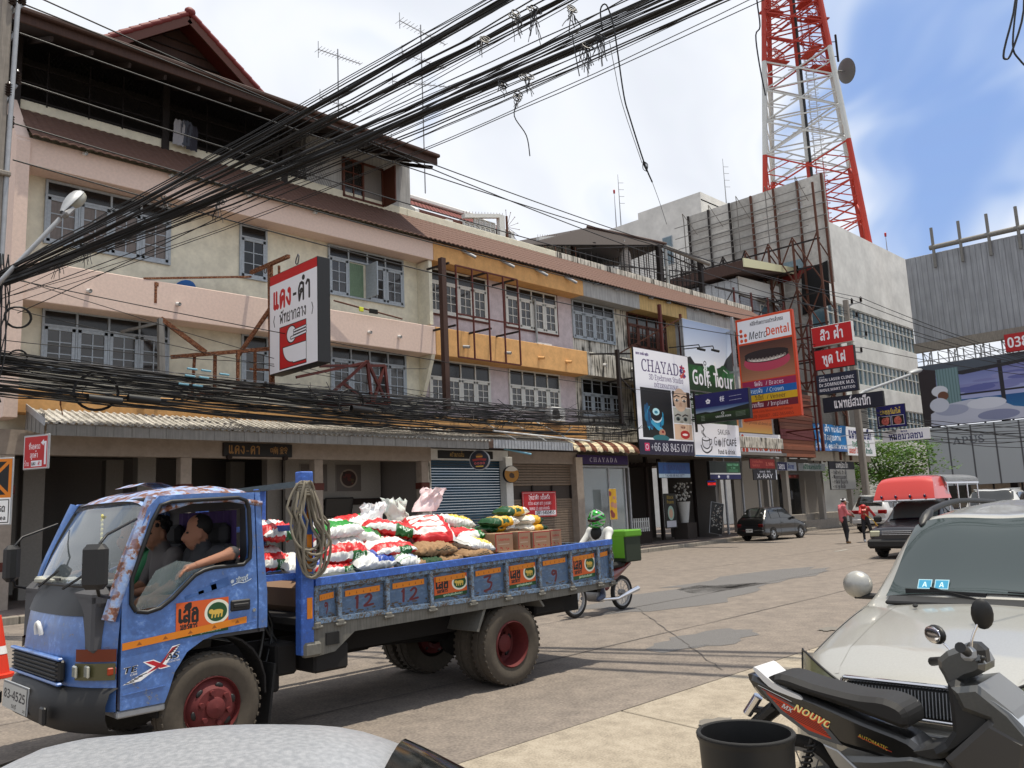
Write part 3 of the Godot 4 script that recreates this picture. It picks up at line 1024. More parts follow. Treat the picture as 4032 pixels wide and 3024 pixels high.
func shop_fronts() -> void:
	var b:=place("restaurant_front","open dark restaurant ground floor with pale pillars under the long awning","shop",v3(11,0.13,-21))
	var mb:=MB.new()
	mb.box(v3(11.1,3.78,-21.0),v3(12.3,0.56,0.3))
	obj("beam",mb,M.shopwall,b)
	for x in [5.15,9.18,13.07,17.0]:
		var pl:=obj("pillar",MB.new().cbox(v3(x,1.8,-21.0),v3(0.29,3.4,0.29),0.015),M.shopwall,b)
		mb=MB.new()
		mb.cbox(v3(x,2.72,-21.0),v3(0.34,0.2,0.34),0.015)
		mb.cbox(v3(x,1.05,-21.0),v3(0.34,0.2,0.34),0.015)
		obj("pillar_band",mb,M.maroon,pl)
	mb=MB.new()
	mb.box(v3(11.1,2.0,-28.0),v3(12.3,4.0,0.2))
	mb.box(v3(4.95,2.0,-24.6),v3(0.2,4.0,6.8))
	mb.box(v3(17.15,2.0,-24.6),v3(0.2,4.0,6.8))
	obj("wall",mb,M.inner,b)
	mb=MB.new()
	for x in [6.4,9.2,13.1]:
		for z in [-23.6,-26]:
			obj("inner_pillar",MB.new().cbox(v3(x,1.95,z),v3(0.5,3.7,0.35),0.01),M.inner_light,b)
	obj("partition",MB.new().box(v3(15.1,2.0,-23.2),v3(3.6,3.7,0.15)),M.inner_light,b)
	obj("dado_rail",MB.new().box(v3(15.1,2.32,-23.08),v3(3.6,0.2,0.06)),M.browndark,b)
	for x in [14.3,15.6]:
		var pi:=pic(96,96,Color(0.36,0.33,0.31))
		pi.oval(48,50,34,34,Color(0.55,0.5,0.45))
		pi.oval(48,50,28,28,Color(0.2,0.1,0.07))
		pi.blots(16,28,30,40,40,3,9,[Color(0.35,0.12,0.08),Color(0.3,0.25,0.12),Color(0.15,0.08,0.06)])
		flat_sign("food_poster","round plate poster on the restaurant wall, %s" % ("nearer the teal shutter" if x>15 else "left of its twin above the hanging screen"),"poster",v3(x,3.1,-23.1),1.0,0.9,0.02,0.0,pi.tex(),M.inner_light)
	var tv:=thing("television","dark wall screen tilted forward below the plate posters","television",v3(15.0,2.15,-22.8))
	tv.rotation.x=0.2
	obj("bezel",MB.new().cbox(Vector3(),v3(1.05,0.62,0.07),0.02),M.black,tv)
	obj("screen",MB.new().box(v3(0,0,0.037),v3(0.98,0.55,0.004)),mat(Color(0.10,0.12,0.14),0.1),tv)
	for q in [[8.0,-23.0],[11.2,-23.2],[14.2,-22.4],[15.8,-22.3]]:
		var tb:=thing("dining_table","steel topped table inside the dark restaurant, %s" % ["behind the truck cab roof","behind the middle bay","left under the hanging screen","right of the one under the hanging screen"][[8.0,11.2,14.2,15.8].find(q[0])],"table",v3(q[0],0.16,q[1]),0.0,"restaurant tables")
		obj("table_top",MB.new().cbox(v3(0,0.74,0),v3(1.2,0.04,0.7),0.01),M.steel,tb)
		for sx in [-0.52,0.52]:
			for sz in [-0.28,0.28]:
				obj("leg",MB.new().cyl(v3(sx,0,sz),v3(sx,0.72,sz),0.02,6),M.steel,tb)
	var aw:=place("ribbed_awning","long weathered ribbed metal awning over the restaurant front","awning",v3(12,4.0,-20))
	for k in 12:
		var x0:=5.45+k*1.095
		var sh:=corrugated(x0,x0+1.16,4.05+0.003*(k % 2),-19.38+rnd(-0.012,0.012),4.52,-20.78,0.1645)
		obj("roof_sheet",sh,M.zinc,aw)
	mb=MB.new()
	for k in 66:
		mb.box(v3(5.6+k*0.197,3.93,-19.44+0.01*(k % 2)),v3(0.196,0.25,0.012))
	obj("valance",mb,M.zincdull,aw)
	obj("verge_flashing",MB.new().prism(PackedVector2Array([Vector2(0.0,4.16),Vector2(-1.4,4.64),Vector2(-1.4,4.5),Vector2(0,4.0)]),-0.01,0.01,Transform3D(Basis(Vector3.UP,PI/2).rotated(Vector3.UP,PI),v3(5.44,0,-19.36)).translated(v3(0,0,0))),M.galv,aw)
	mb=MB.new()
	for k in 9:
		mb.box(v3(5.45+0.01*(k % 2),4.05+k*0.026,-19.5-k*0.15),v3(0.012,0.44,0.149))
	obj("end_cladding",mb,M.zincdull,aw)
	for k in 4:
		obj("bracket",MB.new().bar(v3(5.9+k*4.1,3.98,-19.46),v3(5.9+k*4.1,4.4,-20.85),0.06),M.darksteel,aw)
	mb=MB.new()
	mb.tube([v3(5.9,4.3,-19.75),v3(5.84,4.5,-19.72)],0.012,6)
	mb.tube([v3(5.84,4.5,-19.72),v3(5.83,4.9,-19.72)],0.02,6)
	obj("float_switch",mb,M.rust,aw)
	var a2:=place("fine_ribbed_awning","short grey awning with a finely ribbed hanging edge beside the striped canvas one","awning",v3(20.6,4.0,-20))
	obj("roof_sheet",corrugated(18.7,22.65,4.12,-19.4,4.44,-20.7,0.12,0.02),M.zincdull,a2)
	var va:=MB.new()
	for k in 52:
		va.box(v3(18.74+k*0.0755,3.98,-19.41+0.016*(k % 2)),v3(0.0755,0.28,0.014))
	obj("ribbed_edge",va,M.galv,a2)
	mb=MB.new()
	for x in [18.9,20.4,21.9]:
		obj("stay_rod",MB.new().tube([v3(x,5.0,-20.55),v3(x+0.9,4.16,-19.45)],0.02,6),M.whiteplastic,a2)
	obj("drain_pipe",MB.new().tube([v3(18.8,4.42,-19.5),v3(23.6,4.22,-19.4)],0.028,8),M.whiteplastic,a2)
	solo("blue_pipe",MB.new().tube([v3(19.55,3.87,-19.8),v3(20.35,3.66,-19.3)],0.035,8),M.blue_pvc,"short pale blue plastic pipe sticking out under the grey awning","pipe")
	var a3:=place("striped_awning","cream and brown striped canvas awning over the purple salon sign","awning",v3(24.6,4.0,-20))
	var can:=[mat(Color(0.86,0.80,0.66),0.95,0.0,M.t_fine,1.0),mat(Color(0.42,0.24,0.15),0.95,0.0,M.t_fine,1.0)]
	for k in 12:
		var rows:=[]
		for i in 9:
			var f:=i/8.0
			var line:=PackedVector3Array()
			for j in 5:
				var x:=22.68+(k+j/4.0)*0.327
				var drop:=0.03*sin(j/4.0*PI*2.0) if i<2 else 0.0
				line.append(v3(x,3.84+drop+0.55*sin(f*PI*0.5)+0.02*sin(x*7.0),-19.36-1.25*(1.0-cos(f*PI*0.5))))
			rows.append(line)
		var st:=MB.new()
		st.grid(rows,true)
		obj("canvas_stripe",st,can[k % 2],a3)
	obj("arm",MB.new().tube([v3(22.66,4.3,-20.0),v3(22.9,4.75,-19.6)],0.015,5),M.whiteplastic,a3)
	var s1:=place("shuttered_restaurant","shop with a teal roller shutter under the black kitchen sign","shop",v3(19,0.13,-21.3))
	obj("lintel",MB.new().box(v3(19.0,3.75,-21.12),v3(3.9,0.36,0.22)),M.white,s1)
	for x in [17.1,20.85]:
		obj("pier",MB.new().cbox(v3(x,1.9,-21.06),v3(0.34,3.6,0.36),0.01),M.stained if x<18 else M.white,s1)
	shutter(s1,"slat",17.27,20.68,0.2,3.57,-21.2,mat(Color(0.10,0.27,0.36),0.5,0.2,M.t_streak,0.8))
	var s2:=place("rental_shop","empty shop with a pale brown roller shutter and a red rental notice","shop",v3(23,0.13,-21.3))
	obj("lintel",MB.new().box(v3(22.9,3.72,-21.15),v3(3.75,0.46,0.2)),M.shopwall,s2)
	var sm:=mat(Color(0.55,0.48,0.41),0.6,0.1,M.t_streak,0.8)
	shutter(s2,"slat",21.2,24.5,2.68,3.48,-21.2,sm)
	shutter(s2,"slat",21.2,24.5,0.2,2.2,-21.2,sm)
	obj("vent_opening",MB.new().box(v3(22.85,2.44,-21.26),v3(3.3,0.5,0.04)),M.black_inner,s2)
	for k in 4:
		obj("mullion",MB.new().box(v3(21.25+k*1.07,2.44,-21.19),v3(0.06,0.52,0.05)),M.darksteel,s2)
	obj("pier",MB.new().box(v3(24.72,1.9,-21.1),v3(0.4,3.7,0.4)),M.shopwall,s2)
	var s3:=place("beauty_salon","glass fronted salon under the purple sign","shop",v3(26.4,0.13,-21.3))
	mb=MB.new()
	mb.box(v3(26.4,2.0,-24.5),v3(3.6,4.0,0.1))
	mb.box(v3(28.35,2.0,-22.9),v3(0.1,4.0,3.2))
	obj("wall",mb,M.inner_light,s3)
	mb=MB.new()
	for x in [24.95,26.85,27.9,28.2]:
		mb.box(v3(x,1.75,-21.2),v3(0.08,3.3,0.08))
	mb.box(v3(26.5,3.42,-21.2),v3(3.3,0.08,0.1))
	mb.box(v3(26.5,0.2,-21.2),v3(3.3,0.12,0.1))
	obj("door_frame",mb,M.galv,s3)
	for g in [[25.0,26.8],[26.9,27.86]]:
		obj("pane",MB.new().box(v3((g[0]+g[1])/2,1.8,-21.21),v3(g[1]-g[0],3.1,0.012)),glass_mat(Color(0.75,0.8,0.8),0.25),s3)
	var s4:=place("cafe_front","dark timber cafe front with plants under the golf signs","shop",v3(32,0.13,-23.5))
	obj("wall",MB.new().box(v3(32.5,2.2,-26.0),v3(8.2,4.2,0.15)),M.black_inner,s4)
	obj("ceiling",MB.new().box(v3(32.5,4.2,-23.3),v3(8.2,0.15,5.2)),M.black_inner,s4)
	for x in [28.7,31.4,33.6,36.6]:
		obj("post",MB.new().cbox(v3(x,2.1,-22.6 if x<32 else -23.4),v3(0.16,4.0,0.16),0.01),M.browndark,s4)
	for k in 9:
		obj("rafter",MB.new().box(v3(28.9+k*0.3,3.6,-22.6),v3(0.06,0.1,2.2)),M.browndark,s4)
	var s5:=place("dental_front","dental clinic ground floor with glass doors under the orange letters","shop",v3(39.4,0.13,-23))
	mb=MB.new()
	mb.box(v3(39.2,2.1,-25.0),v3(5.0,4.2,0.15))
	mb.box(v3(36.7,2.1,-23.6),v3(0.2,4.2,2.8))
	obj("wall",mb,M.inner,s5)
	obj("ceiling",MB.new().box(v3(39.2,4.15,-22.9),v3(5.0,0.15,4.2)),M.inner,s5)
	for x in [37.2,38.9,40.6,41.9]:
		obj("post",MB.new().cbox(v3(x,2.2,-22.0),v3(0.1,4.0,0.1),0.01),M.galv,s5)
	var s6:=place("skin_clinic_front","dark tiled skin clinic with glass doors on a raised stone platform","shop",v3(46,0.13,-23.5))
	obj("wall",MB.new().box(v3(47.4,2.2,-24.3),v3(11.0,4.2,0.2)),M.inner,s6)
	for st in [[45.0,0.55,-22.3,1.6],[48.0,0.9,-23.2,1.9]]:
		obj("stone_step",MB.new().cbox(v3(st[0]+1.5,st[1]/2,st[2]-0.6),v3(7.5,st[1],st[3]),0.02),M.concrete,s6)
	for x in [42.2,44.4,48.8,53.0]:
		obj("pier",MB.new().cbox(v3(x,2.2,-22.4),v3(0.32,4.1,0.32),0.015),M.inner_light,s6)
	for g in [45.5,46.9]:
		var dr:=obj("glass_door",MB.new().cbox(v3(g+0.62,2.1,-23.4),v3(1.24,2.4,0.05),0.01),M.panedark,s6)
		obj("handle",MB.new().box(v3(g+(1.1 if g<46 else 0.14),2.05,-23.35),v3(0.05,0.5,0.05)),M.chrome,dr)
	var c1:=place("timber_clad_front","upper front clad in weathered reddish boards beside the dental letters","wall cladding",v3(43.5,4.1,-21))
	for k in 19:
		mb=MB.new()
		mb.cbox(v3(43.55,4.16+k*0.187,-21.0+rnd(-0.02,0.03)),v3(4.0,0.175,0.05),0.008)
		var tone:=rnd(0.75,1.1)
		obj("board",mb,mat(Color(0.50,0.29,0.22)*tone if k>7 else (Color(0.42,0.20,0.21) if k>4 else Color(0.60,0.36,0.26)*tone),0.8,0.0,M.t_fine,1.2) if not M.has("board%d" % (k % 5)) or k<=7 else M["board%d" % (k % 5)],c1)
		if k>7:
			M["board%d" % (k % 5)]=(c1.get_child(c1.get_child_count()-1) as MeshInstance3D).material_override
	obj("backing",MB.new().box(v3(43.55,6.0,-21.2),v3(4.0,3.9,0.2)),M.browndark,c1)
	var c2:=place("louvre_clad_front","grey horizontal louvre cladding above the blue and white clinic banners","wall cladding",v3(50,4.1,-21.5))
	for k in 14:
		obj("slat",MB.new().cbox(v3(50.3,6.0+k*0.13,-21.4),v3(8.6,0.11,0.03),0.004,Basis(Vector3.RIGHT,0.25)),M.zincdull,c2)
	obj("backing",MB.new().box(v3(50.3,5.95,-21.6),v3(8.6,4.0,0.2)),M.concrete,c2)
func terrace_house() -> void:
	var b:=place("roof_terrace","dark netted roof terrace under wide brown eaves and a red gable","roof terrace",v3(11,12.1,-23))
	var mb:=MB.new()
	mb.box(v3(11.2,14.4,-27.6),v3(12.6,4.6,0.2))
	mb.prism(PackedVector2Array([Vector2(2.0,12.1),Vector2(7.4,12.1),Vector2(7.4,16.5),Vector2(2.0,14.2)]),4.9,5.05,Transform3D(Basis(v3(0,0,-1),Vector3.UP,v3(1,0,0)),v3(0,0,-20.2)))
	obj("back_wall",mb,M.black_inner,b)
	mb=MB.new()
	mb.box(v3(15.5,13.3,-22.1),v3(4.2,2.3,0.18))
	mb.box(v3(17.5,13.5,-25.0),v3(0.18,2.7,5.6))
	mb.box(v3(13.42,13.4,-25.0),v3(0.16,2.4,5.6))
	obj("wall",mb,M.greywall,b)
	mb=MB.new()
	for x in [14.78,15.55,16.36]:
		mb.box(v3(x,12.95,-21.98),v3(0.07,1.36,0.1))
	for y in [12.29,13.6]:
		mb.box(v3(15.57,y,-21.98),v3(1.64,0.07,0.1))
	var wn:=obj("window",mb,M.brownwood,b)
	for i in 3:
		for j in 2:
			obj("pane",MB.new().box(v3(14.98+j*0.36,12.52+i*0.42,-21.985),v3(0.33,0.39,0.02)),M.pane,wn)
	mb=MB.new()
	for i in 2:
		mb.box(v3(15.165,12.73+i*0.42,-21.96),v3(0.74,0.035,0.04))
	mb.box(v3(15.165,12.94,-21.959),v3(0.035,1.28,0.04))
	obj("glazing_bar",mb,M.brownwood,wn)
	obj("inner_wall",MB.new().box(v3(15.96,12.94,-21.99),v3(0.74,1.28,0.02)),M.inner,wn)  # flat grey panel stands in for the shaded opening beside the open leaf
	obj("open_leaf",MB.new().box(v3(16.42,12.92,-21.62),v3(0.05,1.3,0.62)),M.brownwood,wn)
	for x in [5.2,8.9,12.6]:
		obj("post",MB.new().cbox(v3(x,13.2,-22.0),v3(0.2,2.3,0.2),0.01),M.darksteel,b)
	for x in [5.9,6.9,7.75,10.1,11.3]:
		obj("thin_post",MB.new().cyl(v3(x,12.4,-21.95),v3(x,13.9,-21.95),0.02,6),M.darksteel,b)
	mb=MB.new()
	for y in [12.5,12.95,13.4]:
		mb.bar(v3(5.1,y,-21.98),v3(13.4,y,-21.98),0.035)
	obj("rail",mb,M.darksteel,b)
	mb=MB.new()
	for k in 84:
		mb.bar(v3(5.1+k*0.1,12.4,-21.9),v3(5.1+k*0.1+0.9,13.9,-21.9),0.006)
		mb.bar(v3(5.1+k*0.1+0.9,12.4,-21.89),v3(5.1+k*0.1,13.9,-21.89),0.006)
	obj("wire_netting",mb,M.blackmatt,b).set_meta("kind","stuff")
	var roof_y:=func(z: float) -> float: return 13.62+(-20.2-z)*0.42
	obj("main_roof",MB.new().prism(PackedVector2Array([Vector2(0,13.62),Vector2(8.4,17.15),Vector2(8.4,17.0),Vector2(0,13.46)]),4.3,17.32,Transform3D(Basis(v3(0,0,-1),Vector3.UP,v3(1,0,0)),v3(0,0,-20.2))),M.browndark,b)
	obj("fascia_board",MB.new().cbox(v3(10.8,13.58,-20.18),v3(13.06,0.27,0.05),0.01),M.brown,b)
	obj("gutter",MB.new().cbox(v3(10.8,13.72,-20.08),v3(13.1,0.12,0.14),0.03),M.brown,b)
	for k in 15:
		mb=MB.new()
		var x:=4.6+k*0.9
		mb.bar(v3(x,13.36,-20.3),v3(x,14.2,-22.3),0.07,0.12)
		obj("rafter",mb,M.browndark,b)
	var gz:=-21.3
	var ap:=v3(9.25,16.05,gz)
	for sd in [-1.0,1.0]:
		var foot:=v3(9.25+sd*2.32,14.32,gz)
		obj("barge_board",MB.new().bar(ap+v3(0,-0.12,0),foot+v3(0,-0.12,0),0.06,0.26),M.brownwood,b)
		mb=MB.new()
		var n:=(foot-ap).normalized()
		var up=v3(-n.y,n.x,0)*sd
		for k in 9:
			var mid=ap.lerp(foot,(k+0.5)/9.0)+up*0.06
			obj("verge_tile",MB.new().tube([ap.lerp(foot,k/9.0)+up*0.055,ap.lerp(foot,(k+1.04)/9.0)+up*0.075],0.085,8),M.redtrim,b)
		mb=MB.new()
		mb.quad(ap+up*0.08,ap+up*0.08+v3(0,0,-4.6),foot+up*0.08+v3(0,0,-0.55),foot+up*0.08)
		mb.quad(ap,foot,foot+v3(0,0,-0.5),ap+v3(0,0,-4.55))
		obj("gable_roof",mb,M.redtile,b)
	obj("ridge_cap",MB.new().ball(ap+v3(0,0.1,0.02),v3(0.16,0.13,0.12),6,10),M.redtrim,b)
	obj("gable_wall",MB.new().prism(PackedVector2Array([Vector2(-2.25,14.3),Vector2(2.25,14.3),Vector2(0,15.95)]),-0.05,0.0,Transform3D(Basis(),v3(9.25,0,gz-0.7))),M.brown,b)
	for k in 5:
		obj("gable_batten",MB.new().box(v3(9.25,14.45+k*0.28,gz-0.66),v3(4.0-k*0.78,0.03,0.03)),M.browndark,b)
	var lau:=place("laundry","grey shirts hanging by the middle post of the dark roof terrace","laundry",v3(9.4,12.5,-21.8))
	for q in [[9.2,0.0,Color(0.62,0.62,0.64)],[9.42,0.04,Color(0.30,0.32,0.36)],[9.58,-0.05,Color(0.2,0.2,0.24)]]:
		mb=MB.new()
		var rows:=[]
		for i in 6:
			var line:=PackedVector3Array()
			for j in 8:
				var wd: float=0.11 if i<1 else 0.16
				line.append(v3(q[0]+(j/7.0-0.5)*2*wd,13.05-i*0.15+q[1],-21.75+0.03*sin(j*1.9+i)))
			rows.append(line)
		mb.grid(rows)
		obj("shirt",mb,mat(q[2],0.95),lau)
func lattice(parent: Node,called: String,a: Vector3,b: Vector3,n: int,w: float,m: Material,off: Vector3) -> void:
	var mb:=MB.new()
	mb.bar(a,b,w)
	mb.bar(a+off,b+off,w)
	for k in n+1:
		var p:=a.lerp(b,float(k)/n)
		mb.bar(p,p+off,w*0.6)
		if k<n:
			mb.bar(p,a.lerp(b,float(k+1)/n)+off,w*0.6)
	obj(called,mb,m,parent)
func back_buildings() -> void:
	var mb: MB
	var h:=place("red_tiled_house","white walled house with a small dark red tiled roof behind the row","building",v3(22.3,12,-25))
	mb=MB.new()
	mb.prism(PackedVector2Array([Vector2(0.0,15.25),Vector2(0.25,15.15),Vector2(2.5,13.6),Vector2(2.5,12),Vector2(-1.2,12),Vector2(-1.2,15.25)]),-0.1,0.1,Transform3D(Basis(v3(0,0,1),Vector3.UP,v3(-1,0,0)),v3(19.6,0,-26.6)))
	mb.prism(PackedVector2Array([Vector2(0.0,15.3),Vector2(0.25,15.2),Vector2(2.5,13.8),Vector2(2.5,12),Vector2(-1.2,12),Vector2(-1.2,15.3)]),-0.1,0.1,Transform3D(Basis(v3(0,0,1),Vector3.UP,v3(-1,0,0)),v3(24.9,0,-26.6)))
	mb.box(v3(22.3,13.0,-26.9),v3(5.2,3.4,0.2))
	obj("wall",mb,M.white,h)
	tile_roof("roof_tiles",h,19.75,24.8,13.9,-24.5,15.1,-26.6,M.redtile,0.2,8)
	obj("eaves_board",MB.new().box(v3(22.3,13.45,-24.4),v3(5.0,0.6,0.08)),M.brownwood,h)
	obj("ridge",MB.new().cbox(v3(22.2,15.25,-26.6),v3(5.3,0.2,0.3),0.04),M.white,h)
	for s in [[20.0,13.0,21.4,13.55,"low pierced screen by the grey end wall, cut short by the tiled roof"],[22.1,12.8,24.4,14.45,"white pierced block screen with spikes in front of the red tiled roof"],[26.6,12.8,28.7,14.4,"white pierced block screen standing alone right of the red tiled house"]]:
		var sc:=place("block_screen",s[4],"screen wall",v3((s[0]+s[2])/2,12.4,-24.2),"pierced block screens on the roofs")
		mb=MB.new()
		var slope:=PackedVector2Array([Vector2(s[0],s[1]),Vector2(s[2],s[1]),Vector2(s[2],s[3]),Vector2(s[0],s[3]-0.45)])
		mb.box(v3(s[2]-0.12,(s[1]+s[3])/2,-24.2),v3(0.32,s[3]-s[1],0.2))
		mb.prism(PackedVector2Array([Vector2(s[0],s[3]-0.62),Vector2(s[2]-0.28,s[3]-0.16),Vector2(s[2]-0.28,s[3]),Vector2(s[0],s[3]-0.45)]),-24.3,-24.1)
		mb.box(v3((s[0]+s[2])/2,s[1]-0.2,-24.2),v3(s[2]-s[0],0.4,0.16))
		obj("frame",mb,M.white,sc)
		var n:=int((s[2]-s[0]-0.3)/0.3)
		for i in n:
			for j in 4:
				var c:=v3(s[0]+0.15+i*0.3,s[1]+0.15+j*0.3,-24.2)
				if c.y+0.1>s[3]-0.62+0.46*(c.x-s[0])/(s[2]-s[0]):
					continue
				mb=MB.new()
				for e in [[-0.14,0,0.03,0.3],[0.14,0,0.03,0.3],[0,-0.14,0.26,0.03],[0,0.14,0.26,0.03]]:
					mb.box(c+v3(e[0],e[1],0),v3(e[2],e[3],0.1))
				mb.tube(smooth([c+v3(0.09,0,0),c+v3(0,0.09,0),c+v3(-0.09,0,0),c+v3(0,-0.09,0),c+v3(0.09,0,0)],3),0.022,4,false)
				mb.bar(c+v3(-0.13,-0.13,0),c+v3(0.13,0.13,0),0.03)
				mb.bar(c+v3(-0.13,0.13,0),c+v3(0.13,-0.13,0),0.03)
				obj("block",mb,M.white,sc)
		mb=MB.new()
		for k in 14:
			var x:=lerpf(s[0],s[2],k/13.0)
			mb.bar(v3(x,lerpf(s[3]-0.45,s[3],k/13.0),-24.2),v3(x+0.02,lerpf(s[3]-0.45,s[3],k/13.0)+0.14,-24.2),0.012)
		obj("spikes",mb,M.rustbrown,sc)
		if s[0]>21.5:
			var fan:=MB.new()
			var c:=v3(s[2]+0.15,s[3]-0.5,-24.1)
			for k in 7:
				var a:=deg_to_rad(-40+k*22)
				fan.bar(c,c+v3(cos(a),sin(a),0.0)*0.75,0.014)
				fan.ball(c+v3(cos(a),sin(a),0.0)*0.77,Vector3.ONE*0.025,3,5)
			fan.bar(c+v3(0,-0.9,0),c+v3(0,0.5,0),0.07)
			obj("spike_fan",fan,M.rustbrown,sc)
	var cg:=place("roof_cage","caged roof yard of dark bars and netting under a patched dark canopy","roof cage",v3(32,12.2,-23))
	var P:=[v3(25.6,12.5,-22.3),v3(33.2,12.3,-22.3),v3(37.0,12.2,-22.3),v3(37.0,12.2,-28.0),v3(25.6,12.4,-28.0)]
	mb=MB.new()
	var ap:=v3(30.4,15.3,-24.4)
	for q in [[v3(24.9,13.0,-23.2),v3(33.7,14.5,-22.1)],[v3(33.7,14.5,-22.1),v3(36.6,15.3,-27.5)],[v3(36.6,15.3,-27.5),v3(26,14.3,-28.5)],[v3(26,14.3,-28.5),v3(24.9,13.0,-23.2)]]:
		mb.tri(q[0],q[1],ap)
		mb.tri(q[1]+v3(0,-0.06,0),q[0]+v3(0,-0.06,0),ap+v3(0,-0.06,0))
	obj("canopy",mb,M.browndark,cg)
	obj("hip_tiles",MB.new().tube([v3(30.4,15.33,-24.4),v3(32.0,14.95,-23.3),v3(33.7,14.52,-22.1)],0.1,8),M.brown,cg)
	obj("gutter",MB.new().tube([v3(33.5,14.35,-22.05),v3(37.5,14.2,-22.05)],0.11,8),M.zincdull,cg)
	obj("downpipe",MB.new().tube([v3(33.6,14.3,-22.1),v3(33.62,12.4,-22.1),v3(34.6,12.25,-22.05)],0.08,8),M.grey_pvc,cg)
	for x in [33.2,36.95]:
		obj("post",MB.new().cbox(v3(x,13.3,-22.25),v3(0.22,2.2,0.22),0.01),M.darksteel,cg)
	for k in 26:
		var x:=27.2+k*0.4
		obj("bar",MB.new().bar(v3(x,12.3,-22.3),v3(x,lerpf(12.8,14.4,clampf((x-27)/6.0,0,1)),-22.3),0.03),M.darksteel,cg)
	for k in 14:
		var z:=-22.6-k*0.4
		obj("bar",MB.new().bar(v3(37.0,12.3,z),v3(37.0,14.3,z),0.03),M.darksteel,cg)
	for r in [[v3(27,13.0,-22.3),v3(33.2,14.4,-22.3)],[v3(28,12.5,-22.31),v3(37,13.7,-22.31)],[v3(33.2,14.2,-22.3),v3(37,13.9,-22.3)],[v3(33.2,12.7,-22.3),v3(37,13.2,-22.3)],[v3(37,13.9,-22.3),v3(37,13.9,-28)],[v3(37,13.1,-22.3),v3(37,13.1,-28)]]:
		obj("rail",MB.new().bar(r[0],r[1],0.05),M.darksteel,cg)
	mb=MB.new()
	for k in 40:
		var x:=29.0+k*0.2
		mb.bar(v3(x,12.3,-22.33),v3(x,minf(14.3,12.7+(x-28)*0.3),-22.33),0.008)
	for k in 16:
		var y:=12.4+k*0.12
		mb.bar(v3(28.0+maxf(0,(y-12.8)*3.3),y,-22.34),v3(37,y,-22.34),0.008)
	obj("netting",mb,M.blackmatt,cg).set_meta("kind","stuff")
	for k in 12:
		obj("canopy_strut",MB.new().bar(v3(25.6+k*0.68,12.5,-22.9),v3(25.6+k*0.68,13.0+k*0.12,-22.9),0.03),M.rustbrown,cg)
	obj("dark_wall",MB.new().box(v3(28.5,13.3,-27.8),v3(5.6,2.2,0.1)),M.browndark,cg)
	var dish:=thing("satellite_dish","wide dark mesh satellite dish facing up in the caged roof yard","satellite dish",v3(29.0,12.9,-22.9))
	mb=MB.new()
	var pr:=[]
	for k in 9:
		pr.append(Vector2(1.15*k/8.0,0.32*pow(k/8.0,2)))
	mb.lathe(pr,28)
	pr.reverse()
	mb.lathe(pr,28,Transform3D(Basis(),v3(0,0.01,0)))
	obj("reflector",mb,mat(Color(0.22,0.22,0.23),0.7,0.2),dish)
	mb=MB.new()
	for k in 3:
		var a:=TAU*k/3+0.5
		mb.bar(v3(cos(a)*0.9,0.22,sin(a)*0.9),v3(0,0.75,0),0.02)
	mb.cyl(v3(0,0.7,0),v3(0,0.95,0),0.09,10)
	obj("feed_arm",mb,M.darksteel,dish)
	var par:=thing("folded_parasol","folded off white parasol standing in the caged roof yard","parasol",v3(31.2,12.3,-22.8))
	mb=MB.new()
	mb.lathe([Vector2(0.02,2.05),Vector2(0.1,1.95),Vector2(0.17,1.5),Vector2(0.25,1.35)],10)
	var rows:=[]
	for i in 7:
		var line:=PackedVector3Array()
		for j in 25:
			var a:=-TAU*j/24
			var r:=[0.24,0.24,0.24,0.25,0.22,0.13,0.03][i] as float
			r *= 1.0+0.14*sin(a*8)
			line.append(v3(cos(a)*r,[0.15,0.5,0.9,1.2,1.4,1.75,2.05][i],sin(a)*r))
		rows.append(line)
	obj("canopy",MB.new().grid(rows,true,true),mat(Color(0.78,0.75,0.72),0.95,0.0,M.t_fine,2.0),par)
	obj("pole",MB.new().cyl(v3(0,0,0),v3(0,2.15,0),0.025,8),M.steel,par)
	var w1:=place("white_exchange","tall plain white block behind the roof cage with a stepped parapet","building",v3(62,0,-42))
	mb=MB.new()
	mb.box(v3(68.2,13.8,-41.0),v3(16,27.7,10.6))
	mb.box(v3(68.2,27.9,-39.0),v3(15.9,0.75,6.6))
	obj("wall",mb,M.whitewash,w1)
	var wd:=obj("window",MB.new().box(v3(60.17,23.9,-39.3),v3(0.1,2.6,1.0)),M.frame,w1)
	mb=MB.new()
	for j in 2:
		obj("pane",MB.new().box(v3(60.1,23.3+j*1.25,-39.3),v3(0.06,1.15,0.85)),M.paneblue,wd)
	obj("vent_louvre",MB.new().box(v3(61.8,26.4,-35.66),v3(1.3,0.9,0.06)),M.framewhite,w1)
	for q in [[v3(60.5,27.7,-45.0),3.4,"thin roof mast with a red lamp beside the taller one on the white exchange"],[v3(60.7,27.7,-44.6),5.2,"taller bare roof mast left on the white exchange"],[v3(66,28.2,-36.5),5.0,"roof mast with side rods near the lattice billboard"]]:
		mast(q[0],q[1],q[2],q[1]<4)
	var w2:=place("white_office_block","long white office block with bands of blue glass behind the lattice hoarding","building",v3(67,0,-30))
	mb=MB.new()
	mb.box(v3(67.4,19.38,-30.5),v3(17.4,6.4,11.0))
	mb.box(v3(67.4,13.05,-30.5),v3(17.4,1.75,11.0))
	mb.box(v3(67.4,9.45,-30.5),v3(17.4,1.5,11.0))
	mb.box(v3(67.4,3.0,-30.5),v3(17.4,6.0,11.0))
	obj("wall",mb,M.whitewash,w2)
	obj("core",MB.new().box(v3(67.4,10.5,-30.6),v3(17.0,11.6,10.7)),M.paneblue,w2)
